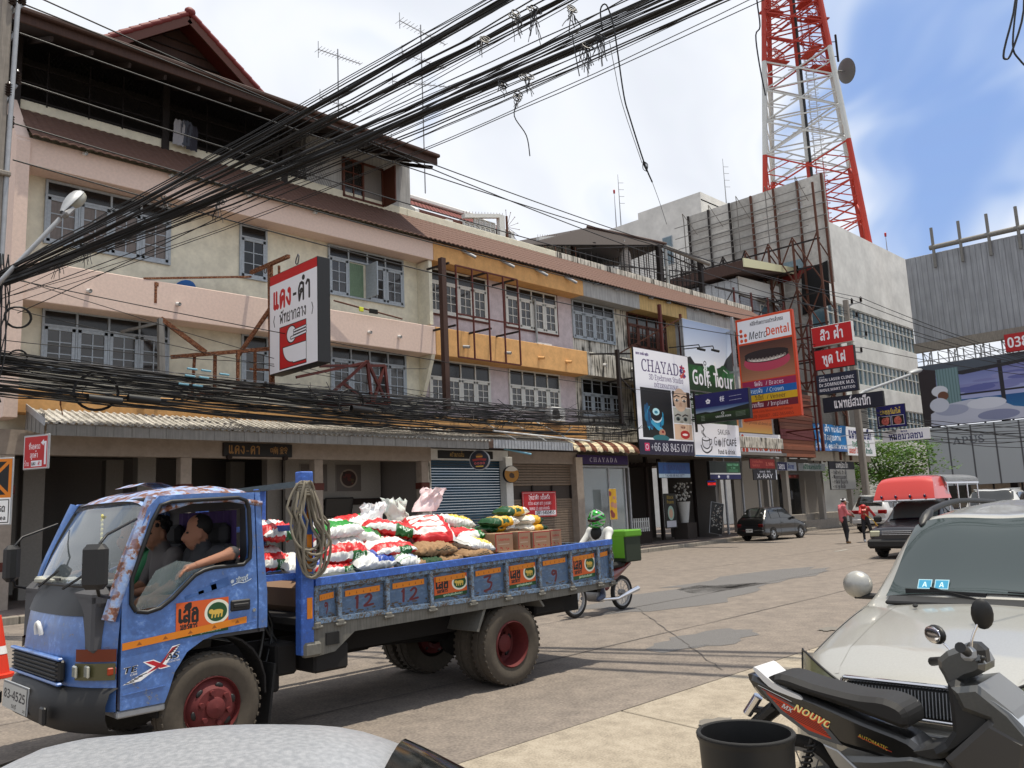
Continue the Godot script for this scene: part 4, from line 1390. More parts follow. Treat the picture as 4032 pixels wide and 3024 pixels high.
	for s in [[13.93,16.18],[10.2,12.17],[6.0,8.7]]:
		var ng:=20
		mb=MB.new()
		for k in ng+1:
			mb.box(v3(58.75+k*17.3/ng,(s[0]+s[1])/2,-25.1),v3(0.07,s[1]-s[0],0.12))
		for y in [s[0]+0.04,lerpf(s[0],s[1],0.62),s[1]-0.04]:
			mb.box(v3(67.4,y,-25.11),v3(17.3,0.07,0.1))
		var band:=obj("window",mb,M.framewhite,w2)
		for k in ng:
			for j in 2:
				mb=MB.new()
				var ya=lerpf(s[0],s[1],0.62) if j else s[0]
				var yb=s[1] if j else lerpf(s[0],s[1],0.62)
				mb.box(v3(58.75+(k+0.5)*17.3/ng,(ya+yb)/2,-25.17),v3(17.3/ng-0.08,yb-ya-0.08,0.03),Basis(Vector3.UP,rnd(-0.012,0.012))*Basis(Vector3.RIGHT,rnd(-0.012,0.012)))
				obj("pane",mb,M.paneblue,band)
	mast(v3(74.8,22.5,-26),2.2,"short red tipped mast on the right end of the white office roof",true)
	var lb:=place("lattice_hoarding","old hoarding of pale torn sheets on a rusty steel lattice","billboard",v3(50,8,-26))
	var X:=50.0
	mb=MB.new()
	for i in 6:
		for j in 9:
			if (i==5 and j in [3,4]) or (i==4 and j==3 and false):
				continue
			obj("sheet_panel",MB.new().box(v3(X+1.0+rnd(0,0.03),6.2+j*1.83+0.9,-31.3+i*1.7+0.84),v3(0.04,1.81,1.68)),mat(Color(0.80,0.79,0.76)*rnd(0.85,1.1),0.85,0.0,M.t_blot,0.4) if not M.has("sp%d" % (i % 4)) else M["sp%d" % (i % 4)],lb)
			M["sp%d" % (i % 4)]=(lb.get_child(lb.get_child_count()-1) as MeshInstance3D).material_override
	for k in 3:
		obj("poster_remnant",MB.new().box(v3(X+0.95,17.0-k*0.3,-24.7+k*0.5),v3(0.02,[0.7,0.5,0.7][k],[3.6,1.6,2.4][k])),mat([Color(0.62,0.72,0.76),Color(0.66,0.55,0.30),Color(0.55,0.16,0.14)][k],0.8,0.0,M.t_streak,1.0),lb)
	obj("torn_sheet",MB.new().prism(PackedVector2Array([Vector2(0,0),Vector2(1.9,0.3),Vector2(2.0,3.2),Vector2(1.2,3.0),Vector2(0.2,2.7)]),0,0.02,Transform3D(Basis(Vector3.UP,-PI/2),v3(X+0.9,13.6,-23.4))),M.blackmatt,lb)
	obj("torn_sheet",MB.new().prism(PackedVector2Array([Vector2(0,0),Vector2(2.1,0.5),Vector2(2.1,1.3),Vector2(1.2,1.0)]),0,0.02,Transform3D(Basis(Vector3.UP,-PI/2),v3(X+0.9,10.9,-23.4))),M.blackmatt,lb)
	for i in 7:
		var z:=-31.3+i*1.68
		mb=MB.new()
		mb.bar(v3(X+0.85,4,z),v3(X+0.85,22.6,z),0.13)
		mb.bar(v3(X-0.6,4,z),v3(X-0.6,18.2 if i != 6 else 21.6,z),0.12)
		for j in 8:
			var y:=5.0+j*1.7
			mb.bar(v3(X+0.85,y,z),v3(X-0.6,y+(0.85 if j % 2 else 0.0),z),0.06)
			if i<6 and j % 2==0:
				mb.bar(v3(X-0.6,y,z),v3(X-0.6,y+3.2,z+1.68),0.07)
				mb.bar(v3(X-0.6,y+3.2,z),v3(X-0.6,y,z+1.68),0.07)
		obj("lattice_column",mb,M.rustbrown if i>2 else M.darksteel,lb)
	for y in [8.0,10.2,12.5,14.5,16.2,17.9]:
		obj("crossbar",MB.new().bar(v3(X-0.6,y,-31.4),v3(X-0.6,y,-21.1),0.09),M.darksteel,lb)
	for y in [18.9,19.8,20.6,21.4]:
		mb=MB.new()
		mb.bar(v3(X+0.8,y,-31.4),v3(X+0.8,y,-21.1),0.06)
		mb.bar(v3(X-0.9,y-0.1,-31.4),v3(X-0.9,y-0.1,-21.6),0.04)
		obj("crossbar",mb,M.zincdull,lb)
	for i in 5:
		mb=MB.new()
		var z:=-30.6+i*2.1
		mb.bar(v3(X-0.9,18.2,z),v3(X-0.9,21.6,z),0.05)
		mb.bar(v3(X-0.9,21.6,z),v3(X-1.4,22.0,z+0.25),0.05)
		mb.bar(v3(X-1.4,22.0,z+0.25),v3(X+0.8,21.0,z),0.03)
		obj("lamp_arm",mb,M.zincdull,lb)
	var lh:=place("lilac_house","small lilac and grey clad house with a flat white edged roof","building",v3(48,10,-25))
	obj("wall",MB.new().box(v3(47.8,11.4,-28),v3(5.6,5.6,6.4)),M.lilac,lh)
	for k in 15:
		obj("cladding_board",MB.new().cbox(v3(48.0,12.0+k*0.16,-24.76),v3(5.1,0.15,0.03),0.005),M.cladgrey,lh)
	obj("gable_board",MB.new().prism(PackedVector2Array([Vector2(45.3,14.4),Vector2(50.6,14.4),Vector2(50.6,15.75),Vector2(45.3,15.55)]),-24.85,-24.7),M.white,lh)
	obj("roof",MB.new().prism(PackedVector2Array([Vector2(44.4,15.5),Vector2(52.2,16.6),Vector2(52.2,17.0),Vector2(44.4,16.2)]),-31.5,-23.8),M.brown,lh)
	obj("roof_edge",MB.new().prism(PackedVector2Array([Vector2(44.4,15.75),Vector2(52.25,16.6),Vector2(52.25,17.0),Vector2(44.4,16.3)]),-23.8,-23.72),mat(Color(0.80,0.79,0.65),0.7),lh)
	for k in 14:
		obj("metal_sheet",MB.new().box(v3(44.96,14.55,-24.8-k*0.45),v3(0.05,1.6,0.42)),M.galv,lh)
	var lw:=obj("window",MB.new().box(v3(48.3,13.2,-24.72),v3(0.9,1.9,0.08)),M.framewhite,lh)
	for j in 2:
		obj("pane",MB.new().box(v3(48.08+j*0.43,13.2,-24.67),v3(0.38,1.75,0.03)),M.paneblue,lw)
	mb=MB.new()
	mb.tube(smooth([v3(47.6,14.0,-24.0),v3(47.7,14.4,-24.2),v3(47.9,14.5,-24.6)],4),0.03,5)
	for x in [47.7,48.2,48.7,49.2]:
		mb.box(v3(x,14.42,-24.35),v3(0.5,0.04,0.75),Basis(Vector3.RIGHT,0.35))
	obj("window_hood",mb,M.blackmatt,lh)
	var sf:=place("steel_frame","open rusty steel sign frame on the roof edge in front of the lilac house","steel frame",v3(42,11,-22))
	for x in [38.2,40.1,42.0,43.9,45.8]:
		obj("upright",MB.new().bar(v3(x,10.8,-22.2),v3(x,13.4 if x>38.5 else 12.2,-22.2),0.09),M.redsteel,sf)
	for y in [11.6,12.5,13.3]:
		obj("rail",MB.new().bar(v3(38.2,y-0.2,-22.2),v3(45.8,y,-22.2),0.07),M.darksteel,sf)
	for x in [38.2,42.0,43.9]:
		mb=MB.new()
		mb.bar(v3(x,11.5,-22.2),v3(x+1.9,13.3,-22.2),0.05)
		mb.bar(v3(x,12.5,-22.25),v3(x+0.4,11.9,-23.9),0.05)
		obj("brace",mb,M.darksteel,sf)
	mb=MB.new()
	var tk:=place("water_tank","big dull grey round water tank behind the lattice near the lilac house","water tank",v3(52.5,9.5,-24.5))
	mb.lathe([Vector2(0,9.6),Vector2(1.5,9.6),Vector2(1.55,12.0),Vector2(1.3,12.5),Vector2(0,12.8)],24,Transform3D(Basis(),v3(52.5,0,-24.5)))
	obj("shell",mb,M.galv,tk)
	var gb:=place("grey_billboard_back","huge grey ribbed metal back of a billboard on lattice legs","billboard",v3(72,5,-18))
	X=70.0
	for k in 60:
		obj("ribbed_sheet",MB.new().cbox(v3(X,17.3-0.006*k,-23.0+(k+0.5)*0.4),v3(0.1+0.03*(k % 2),7.2,0.39),0.02),M.cladgrey,gb)
	obj("sill_beam",MB.new().box(v3(X+0.05,13.4,-11),v3(0.5,0.75,24.2)),M.concrete,gb)
	obj("top_pipe",MB.new().cyl(v3(X-0.2,21.3,-21.0),v3(X-0.2,21.0,0),0.2,10),M.zincdull,gb)
	for k in 8:
		mb=MB.new()
		var z:=-20.7+k*2.0
		mb.cyl(v3(X-0.25,19.6,z),v3(X-0.25,22.9,z),0.12,8)
		obj("lamp_stub",mb,M.zincdull,gb)
	for k in 11:
		var z:=-22.6+k*1.9
		mb=MB.new()
		for dz in [0.0,0.65]:
			mb.bar(v3(X+0.2,11.0,z+dz),v3(X+0.2,13.2,z+dz),0.09)
			mb.bar(v3(X+1.8,11.0,z+dz),v3(X+1.8,13.2,z+dz),0.07)
		mb.bar(v3(X+0.2,11.2,z),v3(X+0.2,13.1,z+0.65),0.05)
		mb.bar(v3(X+0.2,13.1,z),v3(X+0.2,11.2,z+0.65),0.05)
		mb.bar(v3(X+0.2,13.0,z),v3(X+0.2,11.2,z+1.9),0.05)
		mb.bar(v3(X+1.8,13.0,z+0.65),v3(X+1.8,11.2,z+2.3),0.05)
		obj("lattice_column",mb,M.galv,gb)
	for y in [11.3,11.7,12.3]:
		mb=MB.new()
		mb.bar(v3(X+0.1,y,-23),v3(X+0.1,y,-1),0.06)
		mb.bar(v3(X+1.9,y-0.1,-23),v3(X+1.9,y-0.1,-1),0.06)
		obj("crossbar",mb,M.galv,gb)
	mb=MB.new()
	for z in [-22.5,-17.5,-11]:
		mb.box(v3(X+1.0,5.5,z),v3(0.5,11,0.5))
	obj("leg",mb,M.darksteel,gb)
	sea_billboard()
	telecom_tower()
	var hut:=place("red_roof_kiosk","low kiosk with a red tiled hipped roof beyond the parked cars","building",v3(78,0,-19))
	obj("wall",MB.new().box(v3(78,1.6,-19),v3(5,3.2,5)),M.shopwall,hut)
	mb=MB.new()
	var ap2:=v3(78,5.1,-19)
	for q in [[v3(75,3.2,-22),v3(75,3.2,-16)],[v3(75,3.2,-16),v3(81,3.2,-16)],[v3(81,3.2,-16),v3(81,3.2,-22)],[v3(81,3.2,-22),v3(75,3.2,-22)]]:
		mb.tri(q[0],q[1],ap2)
	obj("roof",mb,M.redtile,hut)
	var ys:=pic(256,48,Color(0.72,0.80,0.12))
	ys.latin("PERIMETER",128,38,34,Color(0.15,0.16,0.05),"sans",1.2,0,true)
	flat_sign("yellow_fascia_sign","long lime yellow fascia sign with dark capitals beyond the kiosk","sign",v3(84,5.0,-18),9.0,1.4,0.2,-PI/2,ys.tex(),M.darksteel)
	for q in [[v3(66,2.2,-30),v3(10,4.4,4),"grey block of closed stalls under the sea view hoarding",M.zincdull],[v3(90,4,-30),v3(10,8,20),"dull grey building closing the far end of the street",M.concrete],[v3(90,3.5,-4),v3(14,7,14),"low grey building on the right at the far end of the street",M.shopwall]]:
		var lowb:=place("low_building",q[2],"building",v3(q[0].x,0,q[0].z))
		obj("wall",MB.new().box(q[0],q[1]),q[3],lowb)
		for k in 5:
			obj("shopfront_window",MB.new().box(v3(q[0].x-q[1].x/2-0.03,2.0,q[0].z-q[1].z/2+(k+0.5)*q[1].z/5),v3(0.06,2.2,q[1].z/5*0.7)),M.panedark,lowb)
func mast(at: Vector3,hgt: float,label: String,lamp: bool) -> void:
	var o:=thing("roof_mast",label,"mast",at)
	var mb:=MB.new()
	mb.cyl(v3(0,0,0),v3(0,hgt,0),0.06,6,0.02)
	obj("rod",mb,M.steel,o)
	if lamp:
		obj("warning_lamp",MB.new().lathe([Vector2(0.09,0),Vector2(0.1,0.3),Vector2(0.0,0.4)],8,Transform3D(Basis(),v3(0,hgt,0))),M.red,o)
	else:
		mb=MB.new()
		for k in 4:
			mb.bar(v3(0,hgt*(0.45+k*0.13),0),v3(0.4,hgt*(0.45+k*0.13),0.3),0.03)
		obj("side_rod",mb,M.steel,o)
func sea_billboard() -> void:
	var p:=pic(512,224,Color(0.10,0.09,0.13))
	p.fade(0,0,395,160,Color(0.34,0.38,0.62),Color(0.70,0.72,0.86))
	for k in 40:
		p.oval(rnd(90,390),rnd(30,120),rnd(20,60),rnd(4,12),Color(0.55,0.56,0.74).lerp(Color(0.36,0.38,0.62),rnd(0,1))*Color(1,1,1,1))
	p.fade(0,138,395,86,Color(0.10,0.32,0.55),Color(0.15,0.47,0.66))
	p.poly([Vector2(0,0),Vector2(395,0),Vector2(300,16),Vector2(90,40),Vector2(0,10)],Color(0.30,0.33,0.38))
	p.poly([Vector2(60,38),Vector2(300,14),Vector2(300,22),Vector2(90,50)],Color(0.14,0.13,0.16))
	p.poly([Vector2(0,8),Vector2(36,22),Vector2(30,224),Vector2(0,224)],Color(0.17,0.13,0.15))
	p.rect(36,20,46,130,Color(0.45,0.56,0.58))
	for k in 8:
		p.rect(38+k*6,20,2,130,Color(0.36,0.46,0.48))
	for x in [160.0,326.0]:
		p.rect(x,16,8 if x<200 else 12,190,Color(0.13,0.12,0.16))
	p.rect(80,118,315,6,Color(0.13,0.12,0.16))
	p.poly([Vector2(160,224),Vector2(395,190),Vector2(395,206),Vector2(330,224)],Color(0.10,0.10,0.13))
	p.poly([Vector2(14,224),Vector2(16,180),Vector2(50,150),Vector2(100,140),Vector2(150,150),Vector2(180,180),Vector2(240,200),Vector2(240,224)],Color(0.74,0.75,0.82))
	p.oval(60,172,34,20,Color(0.62,0.64,0.74))
	p.oval(130,160,38,20,Color(0.82,0.83,0.88))
	p.oval(150,204,40,18,Color(0.52,0.54,0.66))
	p.oval(40,100,17,20,Color(0.82,0.83,0.87))
	p.oval(46,118,11,16,Color(0.42,0.27,0.20))
	p.oval(36,150,20,26,Color(0.78,0.79,0.85))
	p.rect(395,0,117,224,Color(0.09,0.08,0.13))
	p.latin("EXCLUSIVE",402,86,21,Color(0.72,0.60,0.34),"serif",1.0)
	p.latin("CORNER",402,108,24,Color(0.72,0.60,0.34),"serif",1.0)
	p.latin("FULL",404,138,16,Color(0.9,0.9,0.9),"sans")
	p.latin("START 7.2",404,155,16,Color(0.9,0.9,0.9),"sans")
	p.rect(405,176,96,34,Color(0.75,0.72,0.62))
	var b:=flat_sign("sea_view_hoarding","wide hoarding showing a bed and a blue sea behind dark window frames","billboard",v3(69.8,9.45,-13.9),18.2,4.9,0.3,-PI/2,p.tex(),M.darksteel)
	var mb:=MB.new()
	for k in 10:
		mb.bar(v3(-8.6+k*1.9,-2.4,-0.3),v3(-8.6+k*1.9,-9.4,-0.3),0.12)
	obj("support_leg",mb,M.darksteel,b)
	var lo:=pic(256,96,Color(0.66,0.68,0.70))
	for k in 9:
		lo.rect(k*30,0,2,96,Color(0.3,0.3,0.32))
	lo.latin("APUS",36,30,16,Color(0.25,0.26,0.3),"serif")
	flat_sign("pale_panel_wall","pale panelled wall with small grey capitals under the sea view hoarding","wall",v3(69.6,4.6,-16.0),14.0,4.6,0.2,-PI/2,lo.tex(),M.darksteel)
func telecom_tower() -> void:
	var t:=place("telecom_tower","tall red and white steel lattice telecom tower behind the white office","tower",v3(75.5,10,-32.2))
	var c:=v3(75.5,0,-32.6)
	var leg:=func(i: int,y: float) -> Vector3:
		var r:=lerpf(5.65,3.67,clampf((y-30.0)/19.4,-1.2,1.6))
		var a:=TAU*i/4+0.40
		return c+v3(cos(a)*r,y,sin(a)*r)
	var levels:=[12.0,17.0,22.0,26.5,30.5,34.2,37.7,41.0,44.0,46.8,49.4,51.8,54.0]
	var red:=func(y: float) -> bool: return y<35.5 or y>43.4
	for i in 4:
		for k in levels.size()-1:
			var mb:=MB.new()
			mb.cyl(leg.call(i,levels[k]),leg.call(i,levels[k+1]),0.26,8,0.25)
			obj("leg",mb,M.orange_tower if red.call((levels[k]+levels[k+1])/2) else M.white_tower,t)
	for k in levels.size()-1:
		var y0: float=levels[k]
		var y1: float=levels[k+1]
		var m: Material=M.orange_tower if red.call((y0+y1)/2) else M.white_tower
		for i in 4:
			var a: Vector3=leg.call(i,y0)
			var b: Vector3=leg.call((i+1) % 4,y0)
			var d: Vector3=leg.call(i,y1)
			var e: Vector3=leg.call((i+1) % 4,y1)
			var mb:=MB.new()
			mb.bar(a,e,0.12)
			mb.bar(b,d,0.12)
			mb.bar(a,b,0.11)
			obj("brace",mb,m,t)
			mb=MB.new()
			var x:=(a+b+d+e)/4
			mb.bar(a.lerp(d,0.5),a.lerp(e,0.28),0.08)
			mb.bar(b.lerp(e,0.5),b.lerp(d,0.28),0.08)
			mb.bar(a.lerp(d,0.5),d.lerp(b,0.28),0.08)
			mb.bar(b.lerp(e,0.5),e.lerp(a,0.28),0.08)
			mb.bar(x+(a-b)*0.14,x-(a-b)*0.14,0.07)
			obj("small_brace",mb,m,t)
		var mb2:=MB.new()
		mb2.bar(leg.call(0,y0),leg.call(2,y0),0.08)
		mb2.bar(leg.call(1,y0),leg.call(3,y0),0.08)
		obj("plan_brace",mb2,m,t)
	var base:=func(y: float) -> Vector3: return c+v3(0,y,0)
	for k in levels.size()-1:
		var mb:=MB.new()
		var a: Vector3=base.call(levels[k])
		var b: Vector3=base.call(levels[k+1])
		mb.bar(a,b,0.4)
		obj("cable_trunk",mb,M.orange_tower if red.call((levels[k]+levels[k+1])/2) else M.white_tower,t)
		obj("cable_bundle",MB.new().bar(a+v3(-0.35,0,0.35),b+v3(-0.35,0,0.35),0.2),M.black,t)
		mb=MB.new()
		for s in [0.5,1.0]:
			mb.bar(a+v3(s,0,s),b+v3(s,0,s),0.06)
		for j in 8:
			var q:=a.lerp(b,j/8.0)
			mb.bar(q+v3(0.5,0,0.5),q+v3(1.0,0,1.0),0.04)
			mb.tube(smooth([q+v3(0.5,0,0.5),q+v3(0.9,0,0.2),q+v3(1.4,0,0.7),q+v3(1.3,0,1.2),q+v3(1.0,0,1.0)],2),0.025,4,false)
		obj("ladder",mb,M.orange_tower if red.call((levels[k]+levels[k+1])/2) else M.white_tower,t)
	for y in [44.3,49.6]:
		for s in [[0.55,2.6],[2.2,2.4],[3.6,2.6]]:
			var mb:=MB.new()
			var q: Vector3=base.call(y)+v3(cos(s[0])*s[1],0,sin(s[0])*s[1])
			mb.box(q,v3(2.4,0.1,1.0),Basis(Vector3.UP,-s[0]))
			for g in 9:
				mb.bar(q+v3(-1.0+g*0.25,0.1,0.4),q+v3(-1.0+g*0.25,1.0,0.4),0.04)
			for yy in [0.55,1.0]:
				mb.bar(q+v3(-1.1,yy,0.4),q+v3(1.1,yy,0.4),0.05)
				mb.bar(q+v3(-1.1,yy,-0.4),q+v3(1.1,yy,-0.4),0.05)
			obj("platform",mb,M.orange_tower,t)
	var L: Vector3=leg.call(0,44.4)
	var mb:=MB.new()
	var pr:=[]
	for k in 7:
		pr.append(Vector2(1.25*k/6.0,0.35*pow(k/6.0,2)))
	var dx:=Transform3D(Basis(Vector3.UP,-0.5)*Basis(Vector3.FORWARD,1.35),L+v3(0.9,0,0.9))
	mb.lathe(pr,24,dx)
	pr.reverse()
	mb.lathe(pr,24,dx.translated_local(v3(0,0.02,0)))
	mb.cyl(L,L+v3(0.9,0,0.9),0.1,6)
	obj("dish_antenna",mb,mat(Color(0.42,0.43,0.43),0.7),t)
	L=leg.call(0,46.4)
	mb=MB.new()
	mb.cbox(L+v3(0.7,0.5,0.7),v3(0.2,3.0,0.2),0.05)
	mb.bar(L+v3(0,1.2,0),L+v3(0.7,1.2,0.7),0.06)
	mb.bar(L+v3(0,-0.4,0),L+v3(0.7,-0.4,0.7),0.06)
	obj("panel_antenna",mb,M.darksteel,t)
func flat_sign(called: String,label: String,cat: String,at: Vector3,w: float,h: float,d: float,yaw: float,tex: Texture2D,fm: Material,group:="",both:=false) -> Node3D:
	var o:=thing(called,label,cat,at,yaw,group)
	var mb:=MB.new()
	mb.cbox(v3(0,0,-d/2),v3(w,h,d),minf(0.012,d*0.3))
	obj("board",mb,fm,o)
	mb=MB.new()
	var e:=minf(0.02,h*0.03)
	mb.quad(v3(-w/2+e,-h/2+e,0.003),v3(w/2-e,-h/2+e,0.003),v3(w/2-e,h/2-e,0.003),v3(-w/2+e,h/2-e,0.003))
	obj("printed_face",mb,print_mat(tex),o)
	if both:
		mb=MB.new()
		mb.quad(v3(w/2-e,-h/2+e,-d-0.003),v3(-w/2+e,-h/2+e,-d-0.003),v3(-w/2+e,h/2-e,-d-0.003),v3(w/2-e,h/2-e,-d-0.003))
		obj("printed_face",mb,print_mat(tex),o)
	return o
func street_signs() -> void:
	var p: Pic
	var o: Node3D
	var mb: MB
	var W:=Color(0.93,0.93,0.95)
	var R:=Color(0.75,0.08,0.10)
	var K:=Color(0.06,0.05,0.06)
	p=pic(336,384,W)
	p.rect(0,0,336,36,R)
	p.thai("แดง",26,136,64,R,0.2,1.12)
	p.rect(170,100,24,10,K)
	p.thai("ดำ",204,136,64,K,0.17,1.2)
	p.thai_mid("พัทยากลาง",168,198,34,K,0.14,1.1)
	p.line([Vector2(36,162),Vector2(29,182),Vector2(36,204)],4,K)
	p.line([Vector2(300,162),Vector2(307,182),Vector2(300,204)],4,K)
	p.rect(72,214,190,164,K)
	p.rect(75,217,184,158,R)
	p.oval(158,254,35,34,K)
	p.oval(158,254,31,30,W)
	for k in 3:
		p.line([Vector2(176,244+k*11),Vector2(258,240+k*11)],11,K)
		p.line([Vector2(176,244+k*11),Vector2(258,240+k*11)],6,W)
	p.line([Vector2(156,268),Vector2(258,262)],13,K)
	p.line([Vector2(156,268),Vector2(258,262)],7,W)
	var bowl:=[]
	var bowl2:=[]
	for k in 19:
		var a:=PI*k/18*0.5
		bowl.append(Vector2(94+72*(1-cos(a)),294+66*sin(a)))
		bowl2.append(Vector2(98+70*(1-cos(a)),297+61*sin(a)))
	p.poly([Vector2(262,294)]+[Vector2(94,294)]+bowl+[Vector2(166,366),Vector2(262,366)],K)
	p.poly([Vector2(259,297)]+[Vector2(98,297)]+bowl2+[Vector2(170,362),Vector2(259,362)],W)
	o=flat_sign("noodle_shop_sign","tall white light box with a red bowl emblem on rusty brackets","sign",v3(10.74,6.88,-18.3),2.34,2.66,0.36,-PI/2,p.tex(),M.black)
	mb=MB.new()
	for q in [[v3(-0.95,1.33,-0.15),v3(-0.95,1.62,-0.15)],[v3(0.95,1.33,-0.15),v3(0.95,1.4,-0.15)]]:
		mb.bar(q[0],q[1],0.05)
	obj("bracket",mb,M.rust,o)
	var f:=place("rusty_sign_frame","rusty angle iron frame carrying the white bowl sign out from the cream shophouse","sign bracket",v3(10.74,5.6,-20))
	var fr:=[
		[v3(10.8,8.62,-19.56),v3(10.86,5.3,-19.56),0.11],[v3(10.8,8.62,-20.6),v3(10.8,8.58,-18.6),0.09],[v3(10.8,8.5,-20.6),v3(7.9,7.95,-20.62),0.05],
		[v3(10.82,7.4,-19.56),v3(10.2,6.1,-20.2),0.09],[v3(8.3,6.95,-20.5),v3(9.3,6.12,-20.1),0.11],[v3(10.86,6.3,-19.56),v3(8.55,5.98,-20.45),0.09],
		[v3(10.86,5.32,-19.56),v3(9.0,5.02,-20.45),0.08],[v3(9.1,6.05,-20.3),v3(9.1,5.1,-20.4),0.06],[v3(9.55,6.12,-20.1),v3(9.55,5.1,-20.1),0.07],[v3(10.05,6.2,-19.85),v3(10.05,5.15,-19.85),0.07],[v3(10.45,6.25,-19.7),v3(10.45,5.2,-19.7),0.06],[v3(10.3,5.72,-19.7),v3(10.86,5.72,-19.56),0.05],
	]
	for q in fr:
		obj("angle_iron",MB.new().bar(q[0],q[1],q[2]),M.rust,f)
	mb=MB.new()
	mb.bar(v3(8.3,6.95,-20.5),v3(8.35,5.5,-20.5),0.14)
	mb.bar(v3(8.3,6.85,-20.5),v3(7.6,6.65,-21.2),0.06)
	obj("post",mb,M.zincdull,f)
	for c in [v3(11.0,8.7,-20.2),v3(11.0,8.55,-18.55)]:
		obj("cable_loop",MB.new().tube(smooth([c,c+v3(0.02,0.1,0.05),c+v3(0,0.02,0.12),c+v3(0,-0.16,0.06),c+v3(0,-0.12,-0.04),c],3),0.018,5,false),M.cablegrey,f)
	p=pic(176,192,R)
	p.rect(0,0,176,192,Color(0.82,0.80,0.80))
	p.rect(5,5,166,182,R)
	p.thai_mid("ที่จอดรถ",78,78,25,W,0.13,0.85)
	p.thai_mid("ลูกค้า",76,128,25,W,0.13,0.9)
	p.thai("ร้าน",8,174,20,W,0.13,0.9)
	p.rect(56,146,78,34,W)
	p.thai("แดง",60,173,17,K,0.16,0.9)
	p.thai("-ดำ",98,173,17,R,0.16,0.9)
	p.poly([Vector2(150,172),Vector2(164,172),Vector2(164,36),Vector2(144,36),Vector2(144,24),Vector2(122,44),Vector2(144,62),Vector2(144,50),Vector2(150,50)],W)
	flat_sign("customer_parking_sign","square red parking sign with a bent white arrow under the ribbed awning","sign",v3(5.22,3.41,-19.08),0.72,0.72,0.04,-1.15,p.tex(),M.galv)
	p=pic(320,64,Color(0.07,0.055,0.05))
	var gold:=Color(0.60,0.44,0.22)
	p.thai("แดง-ดา",22,52,40,gold,0.13)
	p.thai("喃鈴",214,50,34,gold,0.10,1.1)
	o=flat_sign("carved_name_board","black carved name board with gold letters hung under the ribbed awning","sign",v3(11.15,3.72,-20.78),2.04,0.36,0.06,0.0,p.tex(),M.browndark)
	for x in [-0.85,0.8]:
		obj("lantern_knob",MB.new().cyl(v3(x,-0.2,-0.06),v3(x,-0.2,0.04),0.07,10),M.browndark,o)
	p=pic(320,36,Color(0.06,0.05,0.05))
	p.thai("ครัวแกงส้ม",64,28,16,Color(0.72,0.58,0.30),0.14)
	p.blots(10,210,6,30,24,2,4,[Color(0.7,0.55,0.3)])
	flat_sign("kitchen_name_sign","low black sign with yellow letters over the teal shutter","sign",v3(18.92,3.75,-20.98),2.5,0.27,0.05,0.0,p.tex(),M.black)
	p=pic(128,128,Color(0.05,0.06,0.14))
	p.oval(64,38,24,18,Color(0.35,0.25,0.12))
	p.rect(42,36,44,10,Color(0.75,0.5,0.15))
	p.poly([Vector2(14,58),Vector2(64,50),Vector2(114,58),Vector2(106,72),Vector2(64,66),Vector2(22,72)],Color(0.55,0.13,0.12))
	for k in 4:
		p.ring(36+k*19,86,6,4,Color(0.72,0.30,0.28))
	p.rect(38,102,52,8,Color(0.78,0.62,0.2))
	round_sign("round_kitchen_sign","round dark blue kitchen sign with a cooking pot, hung on edge below the ribbed awning",v3(18.32,3.47,-19.7),0.33,0.16,-0.95,p.tex(),M.galv)
	p=pic(128,128,Color(0.62,0.42,0.08))
	p.rect(0,0,128,34,Color(0.80,0.78,0.72))
	p.oval(64,30,50,10,Color(0.80,0.78,0.72))
	p.poly([Vector2(44,60),Vector2(60,50),Vector2(84,62),Vector2(90,88),Vector2(70,96),Vector2(48,90),Vector2(40,74)],Color(0.25,0.16,0.06))
	round_sign("round_beer_sign","round amber beer glass sign between the teal and the brown shutters",v3(20.68,3.07,-20.6),0.3,0.12,-0.3,p.tex(),M.black)
	p=pic(256,128,Color(0.70,0.09,0.13))
	p.rect(3,3,250,122,Color(0.85,0.8,0.78))
	p.rect(5,5,246,118,Color(0.70,0.09,0.13))
	p.thai_mid("ให้เช่าตึก 3ชั้นครึ่ง",128,38,18,W,0.16,1.05)
	p.thai_mid("กว้าง 4เมตร ยาว 32เมตร",128,66,14,W,0.15)
	p.thai_mid("จอดรถ เข้า-ออก ด้านหลัง",128,92,13,W,0.15)
	p.rect(90,97,160,24,W)
	p.latin("081-5455455",170,116,24,K,"bold",1.0,0,true)
	flat_sign("rental_notice","red vinyl rental notice with a phone number on the brown shutter","sign",v3(22.6,2.0,-21.12),1.84,0.94,0.015,0.0,p.tex(),M.red)
	p=pic(320,40,Color(0.19,0.10,0.33))
	p.latin("C H A Y A D A",160,30,27,W,"serif",1.0,0,true)
	flat_sign("purple_salon_sign","purple fascia sign with white capitals under the striped awning","sign",v3(26.33,3.68,-20.98),3.26,0.38,0.06,0.0,p.tex(),M.black)
	p=pic(384,432,W)
	var pur:=Color(0.20,0.11,0.33)
	p.thai("ชยาดา เทรดดิ้ง สตูดิโอ",14,26,8,pur,0.2)
	p.latin("CHAYADA",44,92,70,pur,"serif",0.92)
	p.blots(26,322,46,32,48,4,9,[Color(0.75,0.2,0.28),Color(0.25,0.15,0.45),Color(0.80,0.35,0.3)])
	p.latin("3D Eyebrows Studio",92,124,31,pur,"serif",0.83)
	p.latin("INTERNATIONAL",126,154,25,pur,"serif",0.86)
	p.rect(28,160,212,204,Color(0.06,0.055,0.06))
	for k in 60:
		var x:=rnd(54,168)
		p.oval(x,rnd(248,310),rnd(4,13),rnd(12,30),Color(0.05,0.25,0.42).lerp(Color(0.15,0.62,0.78),rnd(0,1)))
	p.oval(120,250,40,26,Color(0.06,0.055,0.06))
	p.oval(128,262,40,36,Color(0.05,0.05,0.06))
	p.oval(128,278,36,24,Color(0.86,0.93,0.95))
	p.oval(126,270,38,24,Color(0.05,0.05,0.06))
